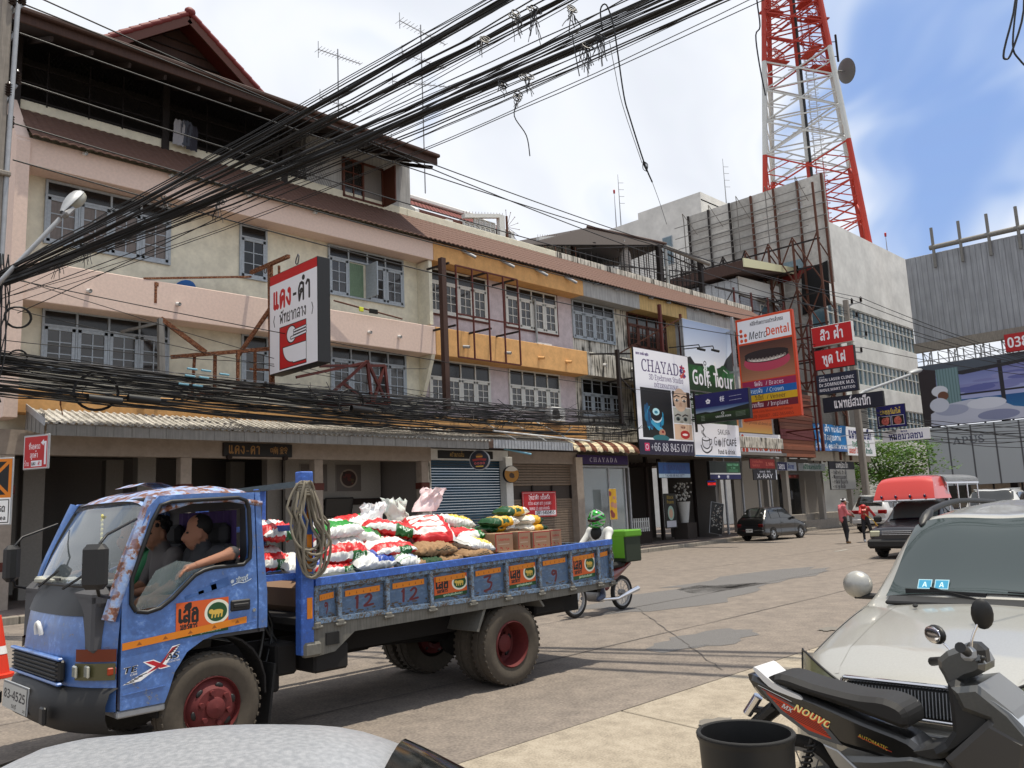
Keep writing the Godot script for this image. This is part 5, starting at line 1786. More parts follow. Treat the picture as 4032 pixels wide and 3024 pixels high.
	p.oval(126,256,24,15,Color(0.72,0.90,0.93))
	p.oval(126,258,12,6,Color(0.2,0.5,0.6))
	p.line([Vector2(96,300),Vector2(130,322),Vector2(158,330)],18,Color(0.25,0.65,0.80))
	p.oval(160,342,22,16,Color(0.72,0.52,0.42))
	p.oval(164,338,8,5,Color(0.5,0.1,0.1))
	p.oval(150,364,56,14,Color(0.16,0.42,0.45))
	var skin:=Color(0.86,0.73,0.62)
	for k in 3:
		p.rect(248,160+k*70,130,66,skin if k != 1 else Color(0.72,0.72,0.68))
	p.rect(248,160,16,66,Color(0.14,0.09,0.08))
	p.rect(354,160,24,66,Color(0.2,0.12,0.1))
	p.oval(304,196,48,50,skin)
	for y in [[190.0,0.0],[270.0,1.0]]:
		for x in [280.0,334.0]:
			p.line([Vector2(x-20,y[0]-4),Vector2(x,y[0]-12),Vector2(x+20,y[0]-8)],5,Color(0.16,0.10,0.09))
			p.oval(x,y[0]+8,14,6 if y[1]<0.5 else 9,Color(0.95,0.93,0.9) if y[1]<0.5 else Color(0.36,0.42,0.42))
			p.oval(x,y[0]+8,6,6,Color(0.12,0.08,0.07))
			p.line([Vector2(x-14,y[0]+9),Vector2(x,y[0]+14),Vector2(x+14,y[0]+9)],2,Color(0.12,0.08,0.07))
	p.poly([Vector2(300,206),Vector2(312,206),Vector2(318,224),Vector2(294,224)],Color(0.78,0.62,0.52))
	p.oval(306,290,12,6,Color(0.58,0.57,0.53))
	p.oval(312,312,18,8,Color(0.70,0.55,0.47))
	p.oval(304,314,4,3,Color(0.25,0.15,0.12))
	p.oval(320,314,4,3,Color(0.25,0.15,0.12))
	p.oval(324,344,34,18,Color(0.70,0.08,0.08))
	p.oval(324,344,20,5,Color(0.95,0.9,0.88))
	p.rect(0,372,384,60,Color(0.12,0.09,0.20))
	p.rect(34,386,32,32,Color(0.85,0.2,0.4))
	p.ring(50,402,9,3,W)
	p.latin("+66 88 845 0077",74,418,46,W,"serif",0.88)
	o=flat_sign("salon_billboard","tall white salon billboard with eye and lip pictures and a phone number","billboard",v3(28.76,5.96,-19.5),3.96,4.35,0.08,0.0,p.tex(),M.black)
	mb=MB.new()
	for q in [[v3(-2.0,1.9,-0.1),v3(-3.9,1.9,-1.5)],[v3(-2.0,0.9,-0.1),v3(-2.0,0.9,-1.4)],[v3(1.5,1.9,-0.1),v3(1.5,1.9,-1.4)],[v3(-1.9,-1.2,-0.1),v3(-1.9,-1.2,-1.4)]]:
		mb.bar(q[0],q[1],0.06)
	obj("bracket",mb,M.darksteel,o)
	p=pic(384,320,Color(0.8,0.85,0.9))
	p.fade(0,0,384,200,Color(0.55,0.62,0.74),Color(0.93,0.95,0.97))
	p.poly([Vector2(0,178),Vector2(40,168),Vector2(70,196),Vector2(130,192),Vector2(150,206),Vector2(240,206),Vector2(300,186),Vector2(330,150),Vector2(360,130),Vector2(384,110),Vector2(384,240),Vector2(0,240)],Color(0.12,0.14,0.14))
	p.fade(0,204,384,116,Color(0.12,0.32,0.16),Color(0.09,0.20,0.11))
	p.blots(40,0,214,384,40,10,40,[Color(0.16,0.40,0.20),Color(0.11,0.30,0.15)])
	for k in 20:
		p.oval(130+rnd(0,36)+k*1.6,200+k*5.0,6,6,Color(0.9,0.92,0.92))
	p.line([Vector2(232,180),Vector2(250,282)],14,Color(0.92,0.93,0.93))
	p.ring(150,188,9,4,Color(0.1,0.1,0.1))
	p.line([Vector2(300,206),Vector2(330,218)],6,Color(0.85,0.88,0.85))
	p.latin("Golf",44,296,92,Color(0.05,0.07,0.05),"bold",0.74)
	p.latin("Golf",41,292,92,W,"bold",0.74)
	p.latin("Tour",213,296,92,Color(0.05,0.07,0.05),"bold",0.8)
	p.latin("Tour",210,292,92,W,"bold",0.8)
	o=flat_sign("golf_billboard","large golf tour billboard with a pale sky over a dark green course","billboard",v3(32.75,8.28,-19.62),4.06,3.2,0.08,0.0,p.tex(),M.galv)
	mb=MB.new()
	for x in [-1.98,1.98]:
		mb.bar(v3(x,1.55,-0.1),v3(x,-3.6,-0.1),0.1)
	obj("post",mb,M.galv,o)
	obj("brace",MB.new().bar(v3(-2.05,1.62,0),v3(-4.6,0.0,-1.6),0.06),M.rustbrown,o)
	p=pic(192,96,Color(0.10,0.22,0.12))
	p.latin("SERVICE",6,20,17,W,"bold",0.9)
	p.latin("STAR ASIA LOGISTICS",80,12,12,W,"bold",0.8)
	for k in 5:
		p.latin(["TEL","YOU","S","TR","HER"][k],6,38+k*13,12,W,"bold")
	flat_sign("golf_lower_panel","narrow dark green lower panel of the golf billboard behind the blue lake sign","sign",v3(32.75,5.95,-19.66),4.06,1.45,0.06,0.0,p.tex(),M.galv)
	for q in [[v3(30.6,8.3,-18.7),"small black flood lamp on an arm over the salon billboard"],[v3(31.4,8.3,-18.5),"small black flood lamp on an arm in front of the golf billboard"]]:
		o=thing("flood_lamp",q[1],"lamp",q[0])
		obj("lamp_head",MB.new().cbox(Vector3(),v3(0.36,0.1,0.24),0.02,Basis(Vector3.RIGHT,0.4)),M.blackmatt,o)
		mb=MB.new()
		mb.bar(v3(0,0.0,-0.05),v3(0,0.22,-0.1),0.03)
		mb.bar(v3(0,0.22,-0.1),v3(-1.1,0.1,-0.9),0.04)
		obj("arm",mb,M.blackmatt,o)
	p=pic(320,160,Color(0.08,0.08,0.36))
	p.fade(0,76,320,34,Color(0.18,0.28,0.48),Color(0.66,0.72,0.78))
	p.fade(0,106,320,54,Color(0.16,0.26,0.10),Color(0.06,0.12,0.06))
	p.poly([Vector2(0,104),Vector2(60,100),Vector2(90,106),Vector2(180,100),Vector2(320,84),Vector2(320,112),Vector2(0,112)],Color(0.07,0.10,0.07))
	for k in 5:
		var a:=TAU*k/5
		p.oval(80+9*sin(a),44-9*cos(a),6,6,W)
	p.thai("桜",152,54,26,W,0.12)
	p.line([Vector2(210,32),Vector2(280,30)],1.6,W)
	p.line([Vector2(210,54),Vector2(280,52)],1.6,W)
	p.latin("SAKURA TOUR",166,140,14,W,"bold",1,0,true)
	p.ring(164,118,7,2.5,W)
	for k in 4:
		p.line([Vector2(30,122+k*8),Vector2(52,122+k*8)],2,Color(0.6,0.65,0.6))
		p.line([Vector2(240,122+k*7),Vector2(296,120+k*7)],2,Color(0.5,0.55,0.5))
	o=flat_sign("blue_lake_sign","dark blue light box with a white blossom above a green lake view","sign",v3(30.6,5.75,-17.95),2.55,1.26,0.22,-PI/2,p.tex(),M.black)
	mb=MB.new()
	mb.bar(v3(-1.35,0.8,-0.1),v3(-1.35,-0.95,-0.1),0.08)
	for y in [0.5,-0.4]:
		mb.bar(v3(-1.35,y,-0.1),v3(-2.4,y,-0.1),0.06)
	obj("bracket",mb,M.black,o)
	p=pic(384,160,W)
	p.line(smooth([Vector2(62,82),Vector2(66,110),Vector2(96,122),Vector2(122,108),Vector2(122,74)],4),5,K)
	p.oval(92,76,32,11,K)
	p.oval(92,74,27,8,W)
	p.line(smooth([Vector2(122,80),Vector2(138,76),Vector2(136,96),Vector2(120,104)],4),4,K)
	p.line(smooth([Vector2(50,108),Vector2(64,132),Vector2(96,142),Vector2(130,128),Vector2(138,112)],4),7,K)
	p.line(smooth([Vector2(92,66),Vector2(72,44),Vector2(84,26),Vector2(62,8)],5),6,K)
	p.line(smooth([Vector2(78,60),Vector2(62,46),Vector2(66,36)],4),3,K)
	p.latin("SAKURA",196,50,36,K,"sans",0.82)
	p.latin("G",158,104,56,K,"sans",0.7)
	p.oval(205,92,15,17,K)
	for k in 4:
		p.line([Vector2(190,80+k*8),Vector2(220,80+k*8)],1.5,W)
		p.line([Vector2(194+k*7,76),Vector2(194+k*7,108)],1.5,W)
	p.latin("lf",224,110,58,K,"sans",0.8,0.2)
	p.latin("CAFÉ",262,104,46,K,"bold",0.84)
	p.latin("food & drink",186,146,31,K,"bold",0.8)
	p.rect(0,154,384,6,Color(0.2,0.45,0.65))
	flat_sign("cafe_sign","white cafe sign with a drawn steaming coffee cup and black lettering","sign",v3(32.72,4.52,-19.52),3.84,1.5,0.08,0.0,p.tex(),M.white)
	p=pic(288,448,Color(0.82,0.27,0.10))
	p.rect(8,8,272,100,W)
	p.thai_mid("คลินิกทันตกรรมเมโทรเด็นทอล",160,36,13,Color(0.25,0.25,0.27),0.13,0.92)
	for q in [[24,52],[24,74],[24,96],[46,74],[46,96]]:
		p.oval(q[0],q[1],8,8,Color(0.86,0.29,0.12))
	p.latin("Metro",60,96,46,Color(0.15,0.15,0.17),"sans",0.78,0.25)
	p.latin("Dental",152,92,50,Color(0.86,0.29,0.12),"bold",0.75)
	p.rect(8,116,272,160,Color(0.50,0.29,0.19))
	for k in 16:
		p.rect(8,116+k*10,272,10,Color(0.30,0.16,0.11).lerp(Color(0.68,0.45,0.32),k/15.0))
	p.oval(144,166,112,18,Color(0.10,0.05,0.05))
	p.oval(144,200,118,42,Color(0.72,0.24,0.34))
	p.oval(144,178,112,26,Color(0.14,0.06,0.06))
	p.oval(144,186,92,14,Color(0.86,0.82,0.78))
	p.oval(144,176,100,14,Color(0.14,0.06,0.06))
	for k in 11:
		var x:=52+k*18.5
		p.ring(x,184+6*sin(k/10.0*PI),5,3,Color(0.6,0.56,0.52))
	p.line([Vector2(46,184),Vector2(144,190),Vector2(242,184)],2,Color(0.55,0.5,0.48))
	var bands:=[Color(0.60,0.10,0.30),Color(0.02,0.36,0.66),Color(0.82,0.65,0.08),Color(0.42,0.06,0.15)]
	var bt:=[["จัดฟัน","/ Braces"],["ครอบฟัน","/ Crown"],["วีเนียร์","/ Veneer"],["รากเทียม","/ Implant"]]
	for k in 4:
		p.rect(8,280+k*30,272,30,bands[k])
		var tw:=p.thai_width(bt[k][0],17)
		var c:=W if k != 2 else Color(0.25,0.18,0.1)
		p.thai(bt[k][0],118-tw,303+k*30,15,c,0.12)
		p.latin(bt[k][1],128,304+k*30,25,c,"sans",1.0)
	p.latin("facebook.com/MetroDentalPattaya",16,418,15,Color(0.5,0.15,0.06),"sans")
	p.latin("038-360087 . 082-3654455",40,440,18,Color(0.45,0.13,0.05),"sans")
	o=flat_sign("dental_pylon_sign","tall orange framed dental sign with a smile wearing braces and coloured service bands","sign",v3(34.3,7.75,-17.65),2.8,4.75,0.2,-PI/2,p.tex(),mat(Color(0.74,0.24,0.09),0.5))
	mb=MB.new()
	for y in [1.9,0.0,-1.9]:
		mb.bar(v3(-1.4,y,-0.1),v3(-3.2,y,-0.1),0.08)
	mb.bar(v3(-1.62,2.6,-0.1),v3(-1.62,-2.6,-0.1),0.12)
	obj("bracket",mb,M.galv,o)
	p=pic(256,72,Color(0.80,0.50,0.25))
	p.fade(0,0,256,72,Color(0.80,0.42,0.25),Color(0.85,0.68,0.36))
	p.latin("We provide all dental care",70,32,17,Color(0.35,0.2,0.12),"serif",0.9,0.2)
	flat_sign("dental_slogan_strip","orange strip with handwritten slogan just under the tall dental sign","sign",v3(38.6,5.62,-20.9),3.9,0.85,0.12,0.0,p.tex(),M.brown)
	p=pic(320,80,W)
	for k in 10:
		p.rect(0,k*8,320,1,Color(0.78,0.78,0.78))
	for q in [[16,16],[16,42],[16,66],[42,42],[42,66]]:
		p.oval(q[0],q[1],10,10,Color(0.80,0.25,0.08))
	p.latin("Metro",64,66,58,Color(0.45,0.12,0.08),"bold",0.8)
	p.latin("Metro",62,64,58,Color(0.80,0.25,0.08),"bold",0.8)
	p.latin("Dental",184,66,62,Color(0.45,0.12,0.08),"bold",0.72)
	p.latin("Dental",182,64,62,Color(0.82,0.30,0.10),"bold",0.72)
	flat_sign("dental_letter_sign","white slatted fascia with raised orange dental clinic letters and dots","sign",v3(39.35,4.66,-20.95),4.2,1.1,0.12,0.0,p.tex(),M.white)
	o=place("red_sign_post","tall dark red steel post carrying the stack of clinic light boxes","sign post",v3(42.2,5,-19.4))
	mb=MB.new()
	mb.bar(v3(42.2,4.2,-19.0),v3(42.2,11.2,-19.0),0.14)
	mb.bar(v3(42.2,4.2,-19.25),v3(42.2,10.9,-19.25),0.08)
	obj("post",mb,M.redsteel,o)
	for y in [5.4,6.6,7.9,9.1,10.3]:
		mb=MB.new()
		mb.bar(v3(42.2,y,-19.0),v3(42.2,y,-21.2),0.08)
		mb.bar(v3(42.2,y-0.6,-19.25),v3(42.2,y,-21.0),0.05)
		obj("strut",mb,M.redsteel,o)
	var clinic:=[
		["สิว ฝ้า",R,10.2,1.06,2.15,"uppermost red clinic light box, with two white words and a pale frame",M.whiteplastic],
		["หูด ไฝ",R,8.95,1.06,2.1,"second red clinic light box on the red post, in a dark frame",M.black],
	]
	for c in clinic:
		p=pic(256,128,c[1])
		p.thai_mid(c[0],128,92,52,W,0.17)
		flat_sign("clinic_light_box",c[5],"sign",v3(42.0,c[2],-17.85),c[4],c[3],0.25,-PI/2,p.tex(),c[6],"clinic light boxes on the red post")
	p=pic(288,144,Color(0.10,0.13,0.22))
	p.thai("แพทย์สมนึก",20,22,7,W,0.16)
	p.latin("SKIN LASER CLINIC",144,52,30,W,"bold",0.93,0,true)
	p.latin("Dr.SOMNUEK M.D.",144,90,35,W,"bold",0.85,0,true)
	p.latin("MOLE,WART,TATTOO",144,126,28,W,"bold",0.93,0,true)
	flat_sign("clinic_light_box","dark navy clinic light box with three lines of white capitals on the red post","sign",v3(42.0,7.65,-17.85),2.15,1.05,0.2,-PI/2,p.tex(),M.black,"clinic light boxes on the red post")
	p=pic(320,72,Color(0.09,0.11,0.18))
	p.thai_mid("แพทย์สมนึก",160,56,35,W,0.16)
	flat_sign("clinic_light_box","long dark clinic light box with one white word, lowest on the red post","sign",v3(42.0,6.55,-17.15),3.1,0.78,0.2,-PI/2,p.tex(),M.black,"clinic light boxes on the red post")
	p=pic(256,192,Color(0.08,0.07,0.36))
	p.thai_mid("เลเซอร์แก้ได้",126,76,33,Color(0.88,0.76,0.28),0.16,0.95)
	for k in 2:
		p.rect(14+k*118,92,108,82,W)
		p.rect(17+k*118,95,102,76,Color(0.10,0.05,0.05))
		p.oval(72+k*112,138,34,34,Color(0.72,0.36,0.32))
		p.oval(88+k*100,118,22,16,Color(0.78,0.44,0.38))
		p.ring(70+k*130,130,14,5,Color(0.58,0.24,0.22))
	flat_sign("laser_clinic_sign","small royal blue sign with yellow words and two close up pictures","sign",v3(48.5,6.22,-17.7),1.62,1.3,0.1,-PI/2,p.tex(),M.black)
	p=pic(320,80,W)
	p.thai_mid("ศูนย์ วิภาวดี",150,16,7,Color(0.15,0.15,0.5),0.18)
	p.thai_mid("หมอมวลชน",160,68,38,Color(0.13,0.14,0.42),0.17,1.1)
	o=flat_sign("doctor_sign","long white sign with one bold blue word, over the green tree","sign",v3(49.0,5.12,-17.2),2.6,0.66,0.06,-PI/2,p.tex(),M.white)
	mb=MB.new()
	for y in [0.28,-0.3]:
		mb.bar(v3(-1.3,y,-0.03),v3(-3.8,y,-0.03),0.04)
	obj("arm",mb,M.whiteplastic,o)
	p=pic(256,176,Color(0.10,0.42,0.66))
	p.rect(0,150,256,26,Color(0.30,0.45,0.68))
	p.thai_mid("สิว ฝ้า หน้าใส",128,48,30,W,0.14)
	p.thai_mid("ใส่ใจสุขภาพ",128,104,30,W,0.14)
	p.thai_mid("สกินแคร์ ดูแลผิวพรรณ",128,158,25,W,0.14,0.92)
	cloth_banner("blue_vinyl_banner","creased blue vinyl banner with three white lines below the grey louvres",v3(47.65,5.26,-20.92),4.3,1.56,p.tex())
	p=pic(256,128,W)
	for k in 16:
		p.rect(0,k*8,256,1,Color(0.80,0.80,0.78))
	p.thai_mid("แพทย์ สมนึก",126,50,34,Color(0.10,0.12,0.36),0.2)
	p.thai_mid("โรคผิวหนัง สิว ฝ้า",126,88,19,Color(0.10,0.40,0.25),0.2)
	p.thai("เลเซอร์ ไฝ",12,118,18,Color(0.75,0.2,0.1),0.2)
	p.thai("หูด ผิวหนัง",130,118,18,Color(0.10,0.35,0.3),0.2)
	flat_sign("white_letter_board","white board with raised blue, green and red clinic letters beside the blue banner","sign",v3(52.0,5.15,-20.95),4.3,1.75,0.12,0.0,p.tex(),M.white)
	p=pic(224,64,Color(0.05,0.25,0.48))
	p.latin("CHAYADA",112,30,28,Color(0.12,0.14,0.40),"serif",1.2,0,true)
	p.thai_mid("รับสัก คิ้ว ปาก",112,44,9,Color(0.2,0.4,0.65),0.16)
	p.rect(0,48,224,16,Color(0.62,0.70,0.76))
	p.latin("Tel.+66 88 845 0077",112,61,15,Color(0.1,0.1,0.2),"serif",1,0,true)
	flat_sign("blue_phone_sign","dim blue sign with a phone number hung under the salon billboard","sign",v3(30.46,3.25,-20.4),2.42,0.68,0.05,0.0,p.tex(),M.black)
	p=pic(224,96,Color(0.05,0.10,0.08))
	p.rect(120,4,100,56,Color(0.05,0.28,0.14))
	p.latin("GOLF TOUR",170,22,16,Color(0.5,0.75,0.6),"bold",0.95,0,true)
	p.latin("1人様 OK!".replace("人様"," "),170,38,13,Color(0.5,0.75,0.6),"bold",0.95,0,true)
	for k in 3:
		p.line([Vector2(136,44+k*5),Vector2(206,44+k*5)],1.5,Color(0.4,0.62,0.5))
	p.rect(0,62,224,8,Color(0.8,0.8,0.8))
	p.rect(0,70,224,26,Color(0.06,0.06,0.30))
	p.thai("桜",118,92,16,W,0.12)
	p.oval(60,82,7,7,W)
	flat_sign("small_golf_sign","small green and navy golf tour box at the cafe door","sign",v3(35.0,3.27,-20.6),2.78,0.86,0.15,0.0,p.tex(),M.black)
	p=pic(192,72,Color(0.55,0.10,0.07))
	p.thai("รากฟันเทียม",16,30,14,Color(0.75,0.35,0.28),0.16)
	p.thai("จัดฟันใส",16,58,14,Color(0.75,0.35,0.28),0.16)
	p.latin("3,900.-",118,50,34,Color(0.80,0.45,0.38),"bold",0.75)
	flat_sign("red_price_sign","dark red price board above the black x-ray sign","sign",v3(39.33,3.66,-20.98),2.6,0.52,0.05,0.0,p.tex(),M.black)
	p=pic(192,80,Color(0.10,0.09,0.12))
	p.thai_mid("เอกซเรย์ - จัดฟัน",96,22,11,W,0.15)
	p.latin("X-RAY",92,68,50,W,"sans",1.0,0,true)
	p.rect(184,0,8,80,Color(0.85,0.87,0.9))
	flat_sign("xray_sign","black x-ray sign with large white capitals at the dental entrance","sign",v3(39.45,3.1,-20.94),2.45,0.54,0.05,0.0,p.tex(),M.black)
	p=pic(192,44,Color(0.60,0.63,0.68))
	p.rect(0,0,96,44,Color(0.10,0.11,0.30))
	p.thai("วลชน",8,36,24,W,0.16)
	p.thai("พิพาทช",104,34,18,Color(0.12,0.2,0.45),0.18)
	flat_sign("split_clinic_sign","short sign, half navy and half pale, left of the grey clinic lettering","sign",v3(43.2,3.6,-21.6),2.25,0.48,0.06,0.0,p.tex(),M.galv)
	p=pic(224,40,Color(0.50,0.52,0.52))
	p.thai_mid("คลินิกแพทย์สมนึก",112,31,19,Color(0.12,0.28,0.22),0.18,0.95)
	flat_sign("grey_clinic_sign","pale grey fascia with dark green clinic letters over the glass doors","sign",v3(46.3,3.58,-21.6),3.4,0.43,0.06,0.0,p.tex(),M.galv)
	p=pic(192,24,Color(0.30,0.10,0.10))
	p.latin("SKIN LASER CLINIC",96,18,15,Color(0.7,0.35,0.33),"bold",1.0,0,true)
	flat_sign("door_strip_sign","thin dark red strip with capitals across the top of the clinic door","sign",v3(46.8,3.15,-23.3),2.4,0.25,0.03,0.0,p.tex(),M.black)
	p=pic(256,144,Color(0.55,0.55,0.54))
	p.rect(0,0,256,40,Color(0.06,0.06,0.12))
	p.thai_mid("แพทย์สมนึก",128,32,22,Color(0.75,0.75,0.75),0.16)
	for k in 4:
		p.oval(20,58+k*24,3,3,K)
		p.thai(["โรคผิวหนัง สิว ฝ้า","ศัลยกรรมเลเซอร์","กำจัดไฝ ขี้แมลงวัน","กระ หูด ติ่งเนื้อ"][k],32,66+k*24,14,K,0.16,1.15)
	flat_sign("treatment_list_board","grey board listing treatments under a black heading beside the clinic pier","sign",v3(50.1,3.1,-21.5),3.6,1.7,0.08,0.0,p.tex(),M.black)
	p=pic(96,32,Color(0.03,0.02,0.03))
	p.latin("WELCOME",48,24,20,Color(1.0,0.10,0.08),"bold",0.95,0,true)
	p.rect(0,0,96,2,Color(0.1,0.1,0.6))
	var wt:=p.tex()
	o=flat_sign("led_welcome_sign","small lit red letter welcome sign in the dark cafe doorway","sign",v3(34.35,2.67,-21.0),0.75,0.26,0.05,0.0,wt,M.black)
	var wm:=(o.get_child(1) as MeshInstance3D).material_override as StandardMaterial3D
	wm.emission_enabled=true
	wm.emission_texture=wt
	wm.emission=Color.BLACK
	wm.emission_energy_multiplier=1.2
	p=pic(128,224,Color(0.93,0.93,0.92))
	p.rect(0,0,128,134,Color(0.85,0.48,0.05))
	p.rect(10,10,108,114,Color(0.04,0.04,0.05))
	p.line([Vector2(14,14),Vector2(114,120)],11,Color(0.85,0.48,0.05))
	p.line([Vector2(114,14),Vector2(14,120)],11,Color(0.85,0.48,0.05))
	p.rect(4,140,120,80,K)
	p.rect(7,143,114,74,Color(0.93,0.93,0.92))
	p.thai_mid("ห้ามหยุดรถ",64,182,19,K,0.15,0.95)
	p.latin("no stop area",64,210,20,K,"bold",0.85,0,true)
	o=flat_sign("no_stopping_sign","square black and orange cross sign with a white plate below at the left edge","traffic sign",v3(3.92,2.5,-16.8),0.72,1.18,0.03,-0.75,p.tex(),M.galv)
	obj("post",MB.new().cyl(v3(0,0.6,-0.07),v3(0,-2.37,-0.07),0.04,8),M.galv,o)
	p=pic(192,64,Color(0.68,0.08,0.10))
	p.latin("038-4",8,50,52,W,"bold",1.0)
	flat_sign("red_phone_billboard","red billboard corner with white digits at the right edge under the grey billboard","billboard",v3(69.3,12.6,-14.9),3.2,1.35,0.3,-PI/2,p.tex(),M.red)
	o=place("empty_banner_frame","thin rusty empty banner frame hung before the orange shophouse","sign frame",v3(18.9,6.8,-19.6))
	for k in 5:
		mb=MB.new()
		var x:=17.48+k*0.72
		mb.bar(v3(x,9.83,-19.6),v3(x,6.77,-19.6),0.045)
		obj("upright",mb,M.redsteel,o)
	for y in [9.83,8.2,6.77]:
		obj("rail",MB.new().bar(v3(17.48,y,-19.61),v3(20.36,y,-19.61),0.045),M.redsteel,o)
	for q in [[17.2,9.85],[18.9,9.83],[20.2,9.8],[17.4,7.8],[19.0,7.9],[20.3,7.95]]:
		obj("bracket",MB.new().bar(v3(q[0],q[1],-19.6),v3(q[0]-0.1,q[1],-20.6),0.06),M.darksteel,o)
	solo("timber_post",MB.new().bar(v3(16.9,9.95,-19.6),v3(16.92,5.0,-19.6),0.18),M.brown,"dark brown timber post standing before the joint of the pink and orange bands","post")
	for q in [[26.0,5.0,7.95,"black steel post left of its twin beside the salon billboard"],[27.75,5.0,7.9,"black steel post touching the left edge of the salon billboard"],[29.6,7.0,10.4,"dark red steel upright before the brown windows"],[31.2,8.0,10.2,"thinner rusty upright right of the dark red one before the brown windows"]]:
		mb=MB.new()
		var zz:=-20.0 if q[0]>29 else -19.7
		mb.bar(v3(q[0],q[1],zz),v3(q[0],q[2],zz),0.13 if q[0]<30 else 0.09)
		if q[0]<29:
			mb.bar(v3(q[0],7.6,zz),v3(q[0]+1.7,7.55,zz),0.06)
			mb.bar(v3(q[0],6.9,zz),v3(q[0]+1.6,5.9,zz+0.02),0.05)
		solo("steel_post",mb,M.darksteel if q[0]<29 else M.redsteel,q[3],"post")
	o=place("fallen_steel_frame","rusty trussed sign arm leaning over the cables left of the orange house","steel frame",v3(13.5,5,-19.8))
	for q in [[v3(12.2,4.85,-19.5),v3(13.85,6.25,-19.5)],[v3(13.85,6.25,-19.5),v3(14.0,4.95,-19.5)],[v3(12.2,4.85,-19.5),v3(14.6,5.05,-19.5)],[v3(14.6,5.05,-19.5),v3(14.55,6.2,-19.6)],[v3(14.55,6.2,-19.6),v3(12.4,6.0,-19.7)],[v3(13.85,6.25,-19.5),v3(14.6,5.05,-19.6)],[v3(14.0,4.95,-19.5),v3(14.55,6.2,-19.62)],[v3(11.6,5.6,-19.6),v3(13.85,6.22,-19.55)],[v3(13.0,5.55,-19.5),v3(14.0,5.0,-19.55)]]:
		obj("angle_iron",MB.new().bar(q[0],q[1],0.075),M.redsteel,o)
func round_sign(called: String,label: String,at: Vector3,r: float,d: float,yaw: float,tex: Texture2D,rim: Material) -> void:
	var o:=thing(called,label,"sign",at,yaw)
	var mb:=MB.new()
	mb.cyl(v3(0,0,-d),v3(0,0,0),r,32)
	obj("drum",mb,rim,o)
	mb=MB.new()
	for k in 32:
		var a:=TAU*k/32
		var b:=TAU*(k+1)/32
		var rr:=r*0.94
		mb.tri(v3(0,0,0.004),v3(cos(a)*rr,sin(a)*rr,0.004),v3(cos(b)*rr,sin(b)*rr,0.004),Vector2(0.5,0.5),Vector2(0.5+0.5*cos(a),0.5-0.5*sin(a)),Vector2(0.5+0.5*cos(b),0.5-0.5*sin(b)))
	obj("printed_face",mb,print_mat(tex),o)
func cloth_banner(called: String,label: String,at: Vector3,w: float,h: float,tex: Texture2D) -> void:
	var o:=thing(called,label,"banner",at)
	var rows:=[]
	for i in 13:
		var line:=PackedVector3Array()
		for j in 33:
			var x:=j/32.0
			var y:=i/12.0
			line.append(v3((x-0.5)*w,(y-0.5)*h,0.03*sin(x*9+y*5)+0.02*sin(x*17-y*8)))
		rows.append(line)
	var mb:=MB.new()
	mb.grid(rows,true)
	obj("cloth",mb,print_mat(tex,0.4),o)
	mb=MB.new()
	mb.bar(v3(-w/2,h/2,-0.03),v3(w/2,h/2,-0.03),0.04)
	mb.bar(v3(-w/2,-h/2,-0.03),v3(w/2,-h/2,-0.03),0.04)
	obj("frame",mb,M.darksteel,o)
func concrete_pole(label: String,x: float,z: float,hgt: float,w0:=0.3,w1:=0.2) -> Node3D:
	var o:=thing("power_pole",label,"power pole",v3(x,0.1,z))
	var mb:=MB.new()
	var secs:=[]
	for e in [[0.0,w0],[hgt,w1]]:
		var r: float=e[1]/2
		var c:=r*0.25
		secs.append([v3(r-c,e[0],r),v3(r,e[0],r-c),v3(r,e[0],-r+c),v3(r-c,e[0],-r),v3(-r+c,e[0],-r),v3(-r,e[0],-r+c),v3(-r,e[0],r-c),v3(-r+c,e[0],r)])
	for i in 8:
		mb.quad(secs[0][(i+1) % 8],secs[0][i],secs[1][i],secs[1][(i+1) % 8])
	for i in range(1,7):
		mb.tri(secs[1][0],secs[1][i],secs[1][i+1])
	obj("shaft",mb,M.concrete,o)
	return o
func insulator(parent: Node,at: Vector3,arm_from: Vector3) -> void:
	var mb:=MB.new()
	mb.bar(arm_from,at+v3(0,-0.02,0),0.06)
	var a:=obj("insulator_arm",mb,M.steel,parent)
	mb=MB.new()
	var pr:=[Vector2(0.04,0)]
	for k in 5:
		pr.append(Vector2(0.085,0.03+k*0.055))
		pr.append(Vector2(0.05,0.055+k*0.055))
	pr.append(Vector2(0.03,0.33))
	pr.append(Vector2(0,0.34))
	mb.lathe(pr,12,Transform3D(Basis(),at))
	obj("insulator",mb,M.insulator,a)
func wiggle(pts: Array,amt: float) -> Array:
	var out:=[]
	for i in pts.size():
		var e:=0.0 if i==0 or i==pts.size()-1 else amt
		out.append(pts[i]+v3(rnd(-e,e),rnd(-e,e),rnd(-e,e)))
	return out
func cable(pts: Array,r: float,label: String,group: String,m: Material=null,sides:=5) -> void:
	var mb:=MB.new()
	mb.tube(pts,r,sides,false)
	solo("overhead_cable",mb,m if m else M.cable,label,"cable",group)
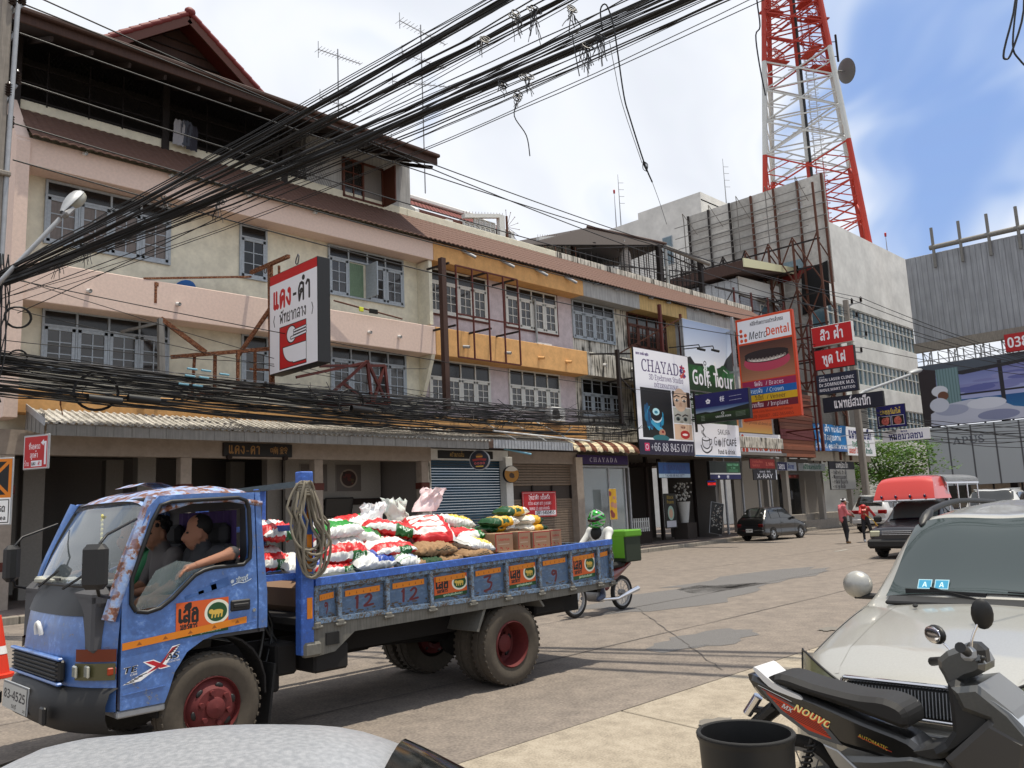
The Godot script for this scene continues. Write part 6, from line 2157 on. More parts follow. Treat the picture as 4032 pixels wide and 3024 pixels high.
func poles_and_cables() -> void:
	var mb: MB
	var o:=concrete_pole("near concrete power pole at the left edge, hung with insulators and cable coils",4.12,-18.55,13.4,0.30,0.22)
	for q in [[v3(0.19,12.1,0.05),v3(0,11.7,0)],[v3(0.27,10.95,0.05),v3(0,10.5,0)],[v3(0.12,10.6,0.1),v3(0,10.2,0)],[v3(0.18,9.95,0.05),v3(0,9.5,0)],[v3(0.1,12.65,0.1),v3(0,12.3,0)],[v3(0.3,12.8,0.0),v3(0,12.4,0)]]:
		insulator(o,q[0],q[1])
	obj("conduit",MB.new().tube([v3(0.15,7.0,0.1),v3(0.16,9.5,0.12),v3(0.2,12.7,0.12)],0.05,8),M.galv,o)
	mb=MB.new()
	mb.tube([v3(0.08,0.1,0.22),v3(0.08,5.0,0.22)],0.035,8)
	mb.tube([v3(-0.02,0.1,0.22),v3(-0.02,6.0,0.22)],0.025,8)
	obj("conduit",mb,M.grey_pvc,o)
	obj("clamp",MB.new().cbox(v3(0,8.9,0),v3(0.44,0.1,0.44),0.02),M.concrete,o)
	mb=MB.new()
	for k in 8:
		mb.tube(smooth(wiggle([v3(rnd(-0.1,0.25),7.2,0.2),v3(rnd(-0.05,0.3),6.2,0.25),v3(rnd(-0.1,0.25),5.0,0.25),v3(rnd(-0.05,0.3),4.2,0.22)],0.04),4),rnd(0.008,0.016),5,false)
	obj("down_cables",mb,M.cable,o).set_meta("kind","stuff")
	o=thing("street_lamp","street lamp with a frosted bowl on a long arm from the left pole","street lamp",v3(4.14,6.65,-17.9))
	obj("arm",MB.new().tube([v3(-0.1,-0.25,-0.5),v3(0.1,0.1,0),v3(0.98,1.42,0.1)],0.045,10),M.galv,o)
	var bs:=Basis(Vector3.BACK,0.93)*Basis(Vector3.UP,0.35)
	var hd:=v3(1.22,1.8,0.12)
	mb=MB.new()
	var rows:=[]
	for i in 9:
		var f:=i/8.0
		var w:=[0.06,0.1,0.14,0.17,0.19,0.195,0.18,0.12,0.02][i] as float
		var line:=PackedVector3Array()
		for j in 13:
			var a:=PI*j/12
			line.append(hd+bs*v3(-0.42+f*0.86,sin(a)*w*0.85+0.02,cos(a)*w))
		rows.append(line)
	mb.grid(rows)
	obj("lamp_hood",mb,M.galv,o)
	mb=MB.new()
	rows=[]
	for i in 7:
		var f:=i/6.0
		var line:=PackedVector3Array()
		for j in 11:
			var a:=PI*j/10
			var w:=0.17*sqrt(maxf(0.0,1.0-pow(f*2-1,2)))+0.004
			line.append(hd+bs*v3(-0.1+f*0.5,-sin(a)*w*0.9+0.015,cos(a)*w))
		rows.append(line)
	mb.grid(rows,true)
	var gm:=mat(Color(0.62,0.62,0.58),0.2)
	obj("lamp_bowl",mb,gm,o)
	obj("gear_box",MB.new().cbox(hd+bs*v3(-0.3,-0.05,0),v3(0.3,0.12,0.2),0.03,bs),M.steel,o)
	var pr:=concrete_pole("concrete power pole with crossarms behind the red clinic sign post",46.85,-18.9,12.9,0.36,0.26)
	for q in [[v3(2.25,13.15,0),v3(0.0,12.6,0)],[v3(0.9,12.85,0),v3(0,12.4,0)],[v3(1.4,12.1,0),v3(0,11.6,0)],[v3(2.5,11.1,0),v3(0,10.8,0)],[v3(1.5,10.0,0),v3(0,9.9,0)],[v3(0.7,11.2,0),v3(0,11.0,0)]]:
		insulator(pr,q[0],q[1])
	o=thing("street_lamp","long armed street lamp reaching right from the pole above the laser sign","street lamp",v3(47.4,7.4,-18.8))
	obj("arm",MB.new().tube([v3(-0.5,0,0),v3(0.3,0.3,0),v3(8.2,2.0,0)],0.09,8),M.galv,o)
	obj("lamp_hood",MB.new().ball(v3(9.2,2.3,0),v3(1.1,0.16,0.3),8,12,Basis(Vector3.BACK,0.2)),M.galv,o)
	var p3:=concrete_pole("far concrete pole wrapped in cable coils in front of the sea view hoarding",62.0,-10.6,11.0,0.4,0.3)
	for k in 4:
		obj("crossarm",MB.new().box(v3(-0.3,9.0-0.3*k,-0.6),v3(0.2,0.18,2.2)),M.darksteel,p3)
	mb=MB.new()
	for k in 16:
		var c:=v3(rnd(-0.6,0.3),rnd(3.2,6.2),rnd(-1.6,0.4))
		var r:=rnd(0.3,0.75)
		var ring:=[]
		for j in 17:
			ring.append(c+v3(0.05*sin(j),cos(TAU*j/16)*r,sin(TAU*j/16)*r))
		mb.tube(ring,0.04,5,false)
	obj("cable_coil",mb,M.cable,p3).set_meta("kind","stuff")
	var hv:=[[12.25,13.49,2.3,"top"],[12.95,13.15,0.9,"second"],[11.15,12.48,1.5,"third"],[10.2,11.45,2.5,"fourth"],[13.25,12.2,0.5,"highest at the left edge, leaving the frame above the brown roof"],[9.4,10.4,1.6,"lowest"]]
	for k in hv.size():
		var h=hv[k]
		cable(sag(v3(4.15+0.05*k,h[0],-18.55),v3(46.9+h[2],h[1],-18.85),0.55+0.06*k,24),0.017,"power line from the left pole, %s" % (("%s of the set" % h[3]) if k != 4 else h[3]),"power lines along the row of shophouses",null,6)
		cable(sag(v3(46.9+h[2],h[1],-18.85),v3(62,9.0-0.15*k,-11.0+0.2*k),0.3,10),0.02,"power line continuing from the crossarm pole to the far coiled pole","power lines beyond the crossarm pole",null,5)
	var from:=v3(4.22,6.75,-18.35)
	var ends:=[v3(7.74,9.1,-7.82),v3(8.30,9.06,-7.25),v3(9.14,9.01,-6.42),v3(9.54,8.99,-6.02)]
	var nth:=["leftmost","second from left","third from left","rightmost and thickest"]
	for k in 4:
		var a:=from+v3(0.02*k,0.12-0.07*k,0.05*k)
		var far: Vector3=a.lerp(ends[k],1.55)
		var main:=sag(a,far,0.18,26)
		cable(wiggle(main,0.012),[0.034,0.026,0.026,0.042][k],"heavy cable bundle crossing over the street, %s at the top" % nth[k],"heavy cable bundles crossing the street",null,8)
		for j in [9,6,7,14][k]:
			var off:=v3(rnd(-0.07,0.07),rnd(-0.09,0.06),rnd(-0.07,0.07))
			cable(wiggle(sag(a+off*0.6,far+off*1.2,0.18+rnd(-0.12,0.2),26),0.016),rnd(0.006,0.013),"thin cable running along a heavy overhead bundle","thin cables along the heavy bundles")
	for j in 10:
		var f:=rnd(0.0,1.0)
		var e: Vector3=ends[0].lerp(ends[3],f)+v3(rnd(-0.3,0.2),rnd(-0.5,0.25),0)
		var a:=from+v3(rnd(-0.1,0.5),rnd(-0.7,0.3),rnd(-0.2,0.2))
		cable(wiggle(sag(a,a.lerp(e,1.5),rnd(0.1,0.7),22),0.012),rnd(0.005,0.009),"thin single wire fanning out from the left pole across the street","thin wires fanning from the left pole")
	var knots:=[[v3(7.73,8.56,-7.24),0.35,9],[v3(7.43,8.24,-7.61),0.22,7],[v3(7.9,7.71,-7.25),0.3,8],[v3(8.58,8.21,-6.44),0.4,12],[v3(8.42,8.08,-6.6),0.42,12],[v3(8.27,8.61,-6.68),0.3,7],[v3(7.9,8.63,-7.04),0.5,9],[v3(7.84,7.45,-7.38),0.2,4],[v3(7.67,7.62,-7.51),0.16,5],[v3(5.9,7.75,-14.6),0.3,6],[v3(5.2,7.2,-16.4),0.5,8],[v3(6.5,7.5,-13.6),0.4,8],[v3(4.9,7.0,-17.0),0.5,7]]
	for k in knots.size():
		var q=knots[k]
		o=place("frayed_cable_ties","tuft of frayed cable ends hanging from an overhead bundle","cable tuft",q[0],"frayed tufts on the overhead bundles")
		mb=MB.new()
		for j in 3:
			var c: Vector3=q[0]+v3(rnd(-0.05,0.05),rnd(-0.03,0.03),rnd(-0.05,0.05))
			var loop:=[]
			for i in 11:
				loop.append(c+v3(0.04*cos(TAU*i/10)+0.01*j,0.06*sin(TAU*i/10),0.05*cos(TAU*i/10+1)))
			mb.tube(loop,0.008,4,false)
		obj("knot",mb,M.cable,o).set_meta("kind","stuff")
		for j in q[2]:
			mb=MB.new()
			var d:=v3(rnd(-0.12,0.12),-q[1]*rnd(0.5,1.0),rnd(-0.12,0.12))
			var tip: Vector3=q[0]+d
			mb.tube(smooth(wiggle([q[0]+v3(rnd(-0.06,0.06),0,rnd(-0.06,0.06)),q[0]+d*0.35+v3(rnd(-0.05,0.05),0,rnd(-0.05,0.05)),q[0]+d*0.7,tip],0.01),3),0.006,4,false)
			obj("tail",mb,M.cable if j % 3 else M.cablegrey,o)
	var dn:=[v3(8.67,8.37,-6.47),v3(8.63,8.65,-6.45),v3(8.68,8.71,-6.38),v3(8.77,8.43,-6.35),v3(8.84,8.07,-6.36),v3(8.95,7.44,-6.38),v3(9.04,7.14,-6.37),v3(9.22,6.51,-6.31),v3(9.33,6.23,-6.27)]
	o=place("dangling_cable","long broken cable dangling from the rightmost bundle against the open sky","cable",v3(8.8,8.4,-6.4))
	obj("sheath",MB.new().tube(smooth(dn,4),0.011,6,false),M.cable,o)
	mb=MB.new()
	mb.tube(smooth([v3(9.33,6.23,-6.27),v3(9.43,5.95,-6.24),v3(9.52,5.64,-6.21)],4),0.004,5,false)
	mb.tube(smooth([v3(8.72,8.2,-6.4),v3(8.8,7.8,-6.4),v3(8.93,7.3,-6.4),v3(9.2,6.5,-6.33)],4),0.005,5,false)
	obj("bare_wire",mb,M.cablegrey,o)
	mb=MB.new()
	for j in 6:
		mb.tube(smooth(wiggle([v3(9.2,6.52,-6.31),v3(9.22,6.45,-6.3),v3(9.26,6.38,-6.3)],0.035),3),0.006,4,false)
	obj("binding",mb,M.cable,o).set_meta("kind","stuff")
	var d2:=[v3(10.16,9.3,-4.88),v3(10.16,8.69,-4.88),v3(10.22,8.32,-4.9),v3(10.19,8.2,-4.96),v3(10.25,7.83,-4.98),v3(10.35,7.36,-4.98)]
	cable(smooth(d2,4),0.011,"short dark cable end hanging in front of the telecom tower","")
	var d3:=[v3(6.6,5.6,-1.2),v3(6.58,5.26,-1.2),v3(6.55,4.9,-1.31),v3(6.57,4.84,-1.31),v3(6.59,4.89,-1.27),v3(6.64,5.19,-1.17),v3(6.7,5.6,-1.15)]
	cable(smooth(d3,4),0.008,"looped dark cable hanging into the top right corner of the sky","")
	cable(smooth([v3(6.64,5.3,-1.2),v3(6.6,4.95,-1.26),v3(6.62,4.83,-1.24),v3(6.74,4.76,-1.18),v3(6.9,4.9,-1.1)],4),0.007,"second thinner loop leaving by the right edge of the sky","")
	for q in [[v3(7.84,7.4,-7.38),v3(7.78,7.15,-7.4),v3(7.95,6.9,-7.35),v3(7.98,6.6,-7.33)],[v3(8.27,8.6,-6.68),v3(8.22,8.2,-6.7),v3(8.38,8.35,-6.62),v3(8.3,8.5,-6.66)],[v3(8.3,8.3,-6.72),v3(8.33,7.95,-6.7),v3(8.36,7.65,-6.68)]]:
		cable(smooth(q,5),0.008,"loose curled cable tail hanging below the overhead bundles","curled tails below the bundles")
	for k in 84:
		var f:=rnd(0,1)
		var y0:=lerpf(4.5,5.45,f)
		var y1:=lerpf(4.45,5.5,clampf(f+rnd(-0.35,0.35),0,1))
		var x1:=[27.0,26.6,16.9,22.0][k % 4] as float
		var z0:=rnd(-19.35,-18.6)
		var pts:=sag(v3(4.3,y0,z0),v3(x1+rnd(-0.4,0.4),y1,rnd(-20.3,-19.7)),rnd(0.02,0.42)*(x1-4.0)/22.0,22)
		cable(wiggle(pts,rnd(0.008,0.045)),[0.007,0.009,0.011,0.014,0.02][k % 5],"black telecom cable in the dense tangle running along the shop fronts","telecom cables along the shop fronts",M.cable if k % 9 else M.cablegrey,5)
	for k in 34:
		var x:=rnd(4.5,24)
		var pts:=[v3(x,rnd(4.6,5.5),rnd(-19.4,-18.8)),v3(x+rnd(0.5,2),rnd(4.4,5.3),rnd(-19.4,-18.8)),v3(x+rnd(2,4.5),rnd(4.5,5.6),rnd(-19.5,-18.9))]
		cable(smooth(wiggle(pts,0.02),7),rnd(0.006,0.011),"slack black cable drooping out of line within the tangle over the awnings","slack cables over the awnings")
	for k in 20:
		var x:=rnd(12.5,27)
		var pts:=[v3(x,rnd(4.5,5.0),-19.2),v3(x+rnd(0.3,0.9),4.62,-20.0),v3(x+rnd(0.5,1.6),rnd(4.7,5.3),-20.5)]
		cable(smooth(wiggle(pts,0.05),6),0.008,"service wire dropping from the tangle to a shop front","service wires into the shops")
	for q in [[7.0,5.7,5.35],[6.3,6.0,5.55],[5.6,5.5,6.3]]:
		cable(wiggle(sag(v3(4.2,q[0],-18.6),v3(10.8+q[1],q[2],-19.8),0.15,16),0.01),0.009,"thin wire crossing the cream shophouse windows from the left pole","wires before the cream windows")
	cable(sag(v3(4.2,6.9,-18.6),v3(46.8,7.2,-19.2),0.8,24),0.012,"single telephone wire strung below the balcony bands to the far pole","")
	for k in 12:
		cable(wiggle(sag(v3(46.85,rnd(4.6,7.5),-18.9),v3(62,rnd(4.0,6.6),-10.6),rnd(0.2,0.8),12),0.03),0.02,"cable of the far tangle beyond the crossarm pole","far telecom cables")
		cable(wiggle(sag(v3(62,rnd(3.2,6.6),-10.6),v3(80,rnd(3.4,6.5),2),rnd(0.2,0.8),10),0.03),0.025,"cable of the tangle right of the far coiled pole","far right telecom cables")
	for q in [[v3(4.72,5.3,-18.75),0.17,3,"small cable coil hung by the left pole above the ribbed awning"],[v3(6.3,4.72,-18.9),0.48,9,"wide cable coil lying in the tangle over the ribbed awning"],[v3(4.65,6.1,-18.6),0.24,5,"cable coil strapped to the left pole beside the pink band"],[v3(13.0,4.95,-19.1),0.4,6,"cable coil sagging near the leaning rusty truss"]]:
		o=place("cable_coil",q[3],"cable coil",q[0])
		mb=MB.new()
		for j in q[2]:
			var ring:=[]
			var rr: float=q[1]*rnd(0.9,1.06)
			var tl:=rnd(-0.2,0.2)
			for i in 21:
				var a:=TAU*i/20
				ring.append(q[0]+v3(cos(a)*rr,sin(a)*rr*0.85,sin(a+tl)*0.06+rnd(-0.01,0.01)))
			mb.tube(ring,0.011,5,false)
		obj("loops",mb,M.cable,o).set_meta("kind","stuff")
	for q in [[8.3,5.43],[8.25,5.26],[9.1,5.37],[8.1,5.05]]:
		for s in [0,1]:
			if q[0]>9 and s==1:
				continue
			solo("cable_sleeve",MB.new().cyl(v3(q[0]+s*0.34,q[1]-s*0.01,-18.9),v3(q[0]+0.24+s*0.34,q[1]-0.01-s*0.01,-18.9),0.025,8),M.blue_pvc,"pale blue sleeve clipped round a cable before the rusty sign frame","cable sleeve","pale blue cable sleeves")
	for q in [v3(6.45,4.55,-18.8),v3(7.3,4.62,-18.85),v3(13.3,4.75,-19.0)]:
		solo("splice_box",MB.new().cyl(q+v3(-0.35,0.02,0),q+v3(0.35,-0.02,0),0.085,10),M.black,"black cable splice case lying in the tangle over the awning","splice case","splice cases in the tangle")
	aerial(v3(19.95,14.3,-24),7.2,[[21.2,1.9,0.25],[19.95,1.7,0.1],[18.9,2.6,-0.15]],"tall roof aerial pole with three long combs among the overhead bundles")
	aerial(v3(17.3,16.5,-26),3.8,[[20.0,1.6,0.1],[17.95,1.5,0.15]],"shorter roof aerial with two combs over the brown eaves")
	aerial(v3(18.9,15.0,-24.2),1.2,[[16.1,0.7,0.05]],"small aerial at the right end of the brown roof")
func aerial(at: Vector3,hgt: float,combs: Array,label: String) -> void:
	var o:=place("roof_aerial",label,"aerial",at)
	var mb:=MB.new()
	mb.cyl(at,at+v3(0,hgt,0),0.025,6)
	obj("mast",mb,M.steel,o)
	for c in combs:
		var p:=v3(at.x,c[0],at.z)
		var d:=v3(1,c[2]*-1.0,0.25).normalized()
		mb=MB.new()
		mb.bar(p-d*c[1]*0.5,p+d*c[1]*0.6,0.025)
		for k in 14:
			var q: Vector3=p+d*lerpf(-c[1]*0.5,c[1]*0.6,k/13.0)
			var l:=lerpf(0.32,0.16,k/13.0)
			mb.bar(q+v3(0.1,0.1,-1.0)*l,q+v3(-0.1,-0.1,1.0)*l,0.012)
		mb.bar(p-d*c[1]*0.5+v3(0,0.35,0),p-d*c[1]*0.5+v3(0,-0.35,0),0.02)
		obj("comb",mb,M.steel,o)
const TZ:=-6.25
const TC:=-7.15
func decal(parent: Node,called: String,tex: Texture2D,a: Vector3,b: Vector3,c: Vector3,d: Vector3,alpha:=false) -> MeshInstance3D:
	var mb:=MB.new()
	mb.quad(a,b,c,d)
	var m:=print_mat(tex,0.6)
	if alpha:
		m.transparency=BaseMaterial3D.TRANSPARENCY_ALPHA_SCISSOR
		m.alpha_scissor_threshold=0.5
	return obj(called,mb,m,parent)
func wheel_lathe(parent: Node,c: Vector3,r: float,w: float,side: float,rim_r: float,rim_m: Material,tyre_m: Material,style: String) -> void:
	var X:=Transform3D(Basis(v3(1,0,0),v3(0,0,side),v3(0,-side,0)),c)
	var hw:=w/2
	var ty:=[Vector2(rim_r,-hw*0.8),Vector2(r*0.86,-hw),Vector2(r*0.97,-hw*0.82),Vector2(r,-hw*0.5),Vector2(r,-hw*0.12),Vector2(r*0.975,-hw*0.1),Vector2(r*0.975,hw*0.1),Vector2(r,hw*0.12),Vector2(r,hw*0.5),Vector2(r*0.97,hw*0.82),Vector2(r*0.86,hw),Vector2(r*0.74,hw*1.02),Vector2(rim_r,hw*0.8)]
	var mb:=MB.new()
	mb.lathe(ty,40,X)
	for k in 40:
		var a:=TAU*k/40
		for s in [-0.66,0.66]:
			mb.cbox(X*v3(cos(a)*r*0.978,s*hw,sin(a)*r*0.978),v3(0.014,0.03,hw*0.55),0.004,Basis(Vector3.BACK,-a))
	var wh:=obj("wheel",mb,tyre_m,parent)
	mb=MB.new()
	if style=="front":
		mb.lathe([Vector2(rim_r,hw*0.8),Vector2(rim_r*0.97,hw*0.95),Vector2(rim_r*0.9,hw*0.55),Vector2(rim_r*0.78,hw*0.75),Vector2(rim_r*0.6,hw*1.1),Vector2(rim_r*0.34,hw*1.15),Vector2(rim_r*0.33,hw*1.35),Vector2(rim_r*0.2,hw*1.5),Vector2(0,hw*1.52)],32,X)
	elif style=="rear":
		mb.lathe([Vector2(rim_r,hw*0.8),Vector2(rim_r*0.95,hw*0.95),Vector2(rim_r*0.9,hw*0.3),Vector2(rim_r*0.84,-hw*0.9),Vector2(rim_r*0.6,-hw*1.2),Vector2(rim_r*0.4,-hw*1.0),Vector2(rim_r*0.38,-hw*0.2),Vector2(rim_r*0.28,-hw*0.1),Vector2(0,-hw*0.08)],32,X)
	else:
		mb.lathe([Vector2(rim_r,hw*0.8),Vector2(rim_r*0.94,hw*0.9),Vector2(rim_r*0.88,hw*0.6),Vector2(rim_r*0.3,hw*0.75),Vector2(0,hw*0.78)],28,X)
	var rim:=obj("rim",mb,rim_m,wh)
	if style=="front" or style=="rear":
		mb=MB.new()
		var yy:=hw*1.12 if style=="front" else -hw*1.02
		for k in 6:
			var a:=TAU*k/6+0.3
			mb.cyl(X*v3(cos(a)*rim_r*0.5,yy-0.01,sin(a)*rim_r*0.5),X*v3(cos(a)*rim_r*0.5,yy+0.03,sin(a)*rim_r*0.5),0.02,6)
		rim=obj("wheel_nuts",mb,rim_m,wh)
		mb=MB.new()
		for k in 6:
			var a:=TAU*k/6+0.8
			var q:=X*v3(cos(a)*rim_r*0.7,(hw*0.93 if style=="front" else -hw*1.03),sin(a)*rim_r*0.7)
			mb.ball(q,v3(0.035,0.022,0.01),4,8,Basis(Vector3.BACK,-a+PI/2))
		obj("hand_hole",mb,M.black,wh)
	elif style=="alloy":
		mb=MB.new()
		for k in 5:
			var a:=TAU*k/5
			mb.cbox(X*v3(cos(a)*rim_r*0.5,hw*0.85,sin(a)*rim_r*0.5),v3(rim_r*0.85,0.06,0.03),0.01,Basis(Vector3.BACK,-a))
		obj("spoke",mb,M.galv,wh).set_meta("kind","stuff")
func truck() -> void:
	var blots:=noise_bytes(21,0.018,5)
	var sc:=noise_bytes(22,0.07,4)
	var fl:=noise_bytes(23,0.3,2)
	var t_blue:=ramp_tex([[blots,0.5],[sc,0.35],[fl,0.15]],[[0.20,Color(0.30,0.19,0.13)],[0.24,Color(0.48,0.50,0.52)],[0.30,Color(0.27,0.39,0.61)],[0.52,Color(0.29,0.43,0.66)],[0.64,Color(0.33,0.48,0.74)],[0.74,Color(0.47,0.60,0.80)]])
	var t_roof:=ramp_tex([[blots,0.65],[sc,0.25],[fl,0.1]],[[0.36,Color(0.36,0.19,0.11)],[0.45,Color(0.50,0.30,0.18)],[0.49,Color(0.60,0.66,0.76)],[0.60,Color(0.50,0.62,0.82)],[0.75,Color(0.66,0.74,0.86)]])
	var t_bed:=ramp_tex([[blots,0.4],[sc,0.4],[fl,0.2]],[[0.3,Color(0.25,0.17,0.12)],[0.40,Color(0.36,0.34,0.31)],[0.50,Color(0.36,0.44,0.52)],[0.62,Color(0.40,0.50,0.62)],[0.75,Color(0.55,0.58,0.60)]])
	var blue:=mat(Color(1,1,1),0.38,0.0,t_blue,0.55,false)
	blue.clearcoat_enabled=true
	blue.clearcoat=0.35
	blue.clearcoat_roughness=0.25
	var roofm:=mat(Color(1,1,1),0.55,0.0,t_roof,0.7,false)
	var bedm:=mat(Color(1,1,1),0.7,0.0,t_bed,1.3,false)
	var bedblue:=mat(Color(0.75,0.85,1.0),0.6,0.0,t_blue,1.2,false)
	var skirtm:=mat(Color(0.46,0.45,0.42),0.85,0.0,M.t_streak,2.0,false)
	var dark:=mat(Color(0.10,0.09,0.085),0.9,0.0,M.t_fine,2.0,false)
	var inside:=mat(Color(0.30,0.30,0.31),0.9)
	var plast:=mat(Color(0.11,0.11,0.115),0.6,0.0,M.t_fine,3.0,false)
	var redrim:=mat(Color(0.40,0.12,0.12),0.75,0.0,M.t_blot,3.0,false)
	var o:=place("flatbed_truck","worn blue flatbed truck with its driver's window open, loaded with sacks","truck",v3(4.9,0,TC))
	var mb: MB
	var plan:=func(xc: float,bulge: float,f: float) -> Vector3:
		var a:=absf(f)
		var x:=xc+bulge*pow(a,3.2)
		return v3(x,0,TC-f*0.9)
	var levels:=[[0.50,2.03,0.25],[0.70,2.03,0.25],[0.86,2.035,0.245],[1.0,2.05,0.235],[1.14,2.075,0.22],[1.34,2.158,0.155]]
	var rows:=[]
	for l in levels:
		var line:=PackedVector3Array()
		for j in 25:
			var f:=lerpf(1.0,-1.0,j/24.0)
			f=sign(f)*pow(absf(f),0.72)
			line.append(plan.call(l[1],l[2],f)+v3(0,l[0],0))
		rows.append(line)
	obj("nose_panel",MB.new().grid(rows,true),blue,o)
	rows=[]
	for l in [[1.145,2.066,0.22],[1.25,2.108,0.19],[1.345,2.148,0.155]]:
		var line:=PackedVector3Array()
		for j in 25:
			var f:=lerpf(1.0,-1.0,j/24.0)*0.86
			f=sign(f)*pow(absf(f),0.72)
			line.append(plan.call(l[1],l[2],f)+v3(0,l[0],0))
		rows.append(line)
	obj("black_cowl",MB.new().grid(rows,true),M.black,o)
	rows=[]
	for i in 7:
		var g:=i/6.0
		var line:=PackedVector3Array()
		for j in 25:
			var f:=lerpf(1.0,-1.0,j/24.0)*lerpf(0.93,0.86,g)
			var q: Vector3=plan.call(lerpf(2.155,2.50,g)-0.02*sin(g*PI),lerpf(0.15,0.07,g),f)
			line.append(q+v3(0,lerpf(1.35,1.965,g),0))
		rows.append(line)
	mb=MB.new()
	mb.grid(rows,true)
	var scr:=glass_mat(Color(0.55,0.60,0.62),0.22)
	var ws:=obj("windscreen",mb,scr,o)
	mb=MB.new()
	var rim:=[]
	for j in 25:
		rim.append(rows[0][j])
	for i in range(1,7):
		rim.append(rows[i][24])
	for j in range(23,-1,-1):
		rim.append(rows[6][j])
	for i in range(5,-1,-1):
		rim.append(rows[i][0])
	mb.tube(rim,0.016,6,false)
	obj("windscreen_seal",mb,M.black,ws)
	for s in [-1.0,1.0]:
		mb=MB.new()
		var lo:=v3(2.22,1.12,TC-s*0.885)
		var hi:=v3(2.53,1.97,TC-s*0.84)
		mb.tube(smooth([lo,lo.lerp(hi,0.3)+v3(-0.012,0,0),lo.lerp(hi,0.7)+v3(-0.01,0,0),hi],4),[0.05,0.05,0.05,0.052,0.054,0.06,0.06,0.058,0.056,0.055,0.055,0.055,0.055],8)
		obj("windscreen_pillar",mb,roofm if s<0 else blue,o)
	rows=[]
	for i in 15:
		var f:=i/14.0
		var x:=lerpf(2.46,3.37,f)
		var line:=PackedVector3Array()
		for j in 21:
			var g:=lerpf(1.0,-1.0,j/20.0)
			var edge:=pow(absf(g),6.0)
			var h:=2.075-0.10*edge-0.11*pow(1.0-f,5.0)-0.05*pow(f,8.0)+0.008*sin(f*28.0)*(1.0-edge)*(1.0 if f>0.45 else 0.0)
			line.append(v3(x+0.04*g*g*(1.0-f),h,TC-g*lerpf(0.83,0.88,f)))
		rows.append(line)
	mb=MB.new()
	mb.grid(rows)
	mb.tube([rows[0][20]+v3(0,-0.01,0.005),rows[5][20]+v3(0,-0.02,0.01),rows[10][20]+v3(0,-0.02,0.012),rows[14][20]+v3(0.01,-0.02,0.012)],0.026,6)
	obj("roof",mb,roofm,o)
	mb=MB.new()
	rows=[]
	for i in 4:
		var line:=PackedVector3Array()
		for j in 9:
			line.append(v3(lerpf(2.62,2.95,i/3.0),2.085+(0.035 if i in [1,2] else 0.0),TC+lerpf(-0.2,0.2,j/8.0)))
		rows.append(line)
	mb.grid(rows,true)
	obj("roof_vent",mb,roofm,o)
	var door_l:=PackedVector2Array([Vector2(2.31,0.50),Vector2(2.62,0.50),Vector2(2.645,0.56),Vector2(2.69,0.70),Vector2(2.78,0.83),Vector2(2.90,0.90),Vector2(2.90,1.42),Vector2(2.83,1.39),Vector2(2.74,1.31),Vector2(2.66,1.235),Vector2(2.57,1.175),Vector2(2.48,1.155),Vector2(2.40,1.165),Vector2(2.365,1.22),Vector2(2.365,1.40),Vector2(2.50,1.80),Vector2(2.56,1.91),Vector2(2.64,1.935),Vector2(2.90,1.945),Vector2(2.90,2.0),Vector2(2.55,1.985),Vector2(2.47,1.90),Vector2(2.30,1.36)])
	var door_r:=PackedVector2Array([Vector2(2.90,0.90),Vector2(3.0,0.925),Vector2(3.345,0.93),Vector2(3.345,1.20),Vector2(3.31,2.0),Vector2(2.90,2.0),Vector2(2.90,1.945),Vector2(3.17,1.955),Vector2(3.24,1.93),Vector2(3.265,1.87),Vector2(3.28,1.52),Vector2(3.265,1.46),Vector2(3.22,1.44),Vector2(2.98,1.435),Vector2(2.90,1.42)])
	for s in [1.0,-1.0]:
		var z0:=TZ-0.055 if s>0 else 2*TC-TZ
		mb=MB.new()
		mb.prism(door_l,z0,z0+0.055)
		mb.prism(door_r,z0,z0+0.055)
		var door:=obj("door",mb,blue,o)
		if s>0:
			mb=MB.new()
			var lo:=[]
			for q in [Vector2(2.40,1.165),Vector2(2.48,1.15),Vector2(2.57,1.17),Vector2(2.66,1.23),Vector2(2.74,1.305),Vector2(2.83,1.385),Vector2(2.90,1.415),Vector2(2.98,1.43),Vector2(3.22,1.435),Vector2(3.275,1.48),Vector2(3.28,1.6),Vector2(3.265,1.87),Vector2(3.24,1.935),Vector2(3.17,1.96),Vector2(2.64,1.94),Vector2(2.56,1.915),Vector2(2.50,1.80),Vector2(2.365,1.40),Vector2(2.365,1.22),Vector2(2.40,1.165)]:
				lo.append(v3(q.x,q.y,TZ+0.004))
			mb.tube(lo,0.017,6,false)
			obj("window_seal",mb,M.black,door)
			obj("lowered_glass",MB.new().prism(PackedVector2Array([Vector2(2.40,1.17),Vector2(2.57,1.18),Vector2(2.74,1.31),Vector2(2.9,1.42),Vector2(3.0,1.45),Vector2(2.7,1.50),Vector2(2.55,1.44),Vector2(2.43,1.25)]),TZ-0.03,TZ-0.026),glass_mat(Color(0.7,0.8,0.8),0.12),door)
			obj("handle_recess",MB.new().cbox(v3(3.20,1.125,TZ+0.002),v3(0.165,0.085,0.02),0.02),M.black,door)
			obj("handle",MB.new().cbox(v3(3.20,1.125,TZ+0.016),v3(0.13,0.03,0.012),0.006),plast,door)
			obj("lock",MB.new().cyl(v3(3.315,1.075,TZ-0.01),v3(3.315,1.075,TZ+0.008),0.014,12),M.chrome,door)
			mb=MB.new()
			mb.bar(v3(2.32,0.905,TZ+0.001),v3(3.34,0.99,TZ+0.001),0.004)
			mb.bar(v3(2.32,0.60,TZ+0.001),v3(2.62,0.62,TZ+0.001),0.006)
			obj("pressed_line",mb,blue,door)
			truck_decals(door)
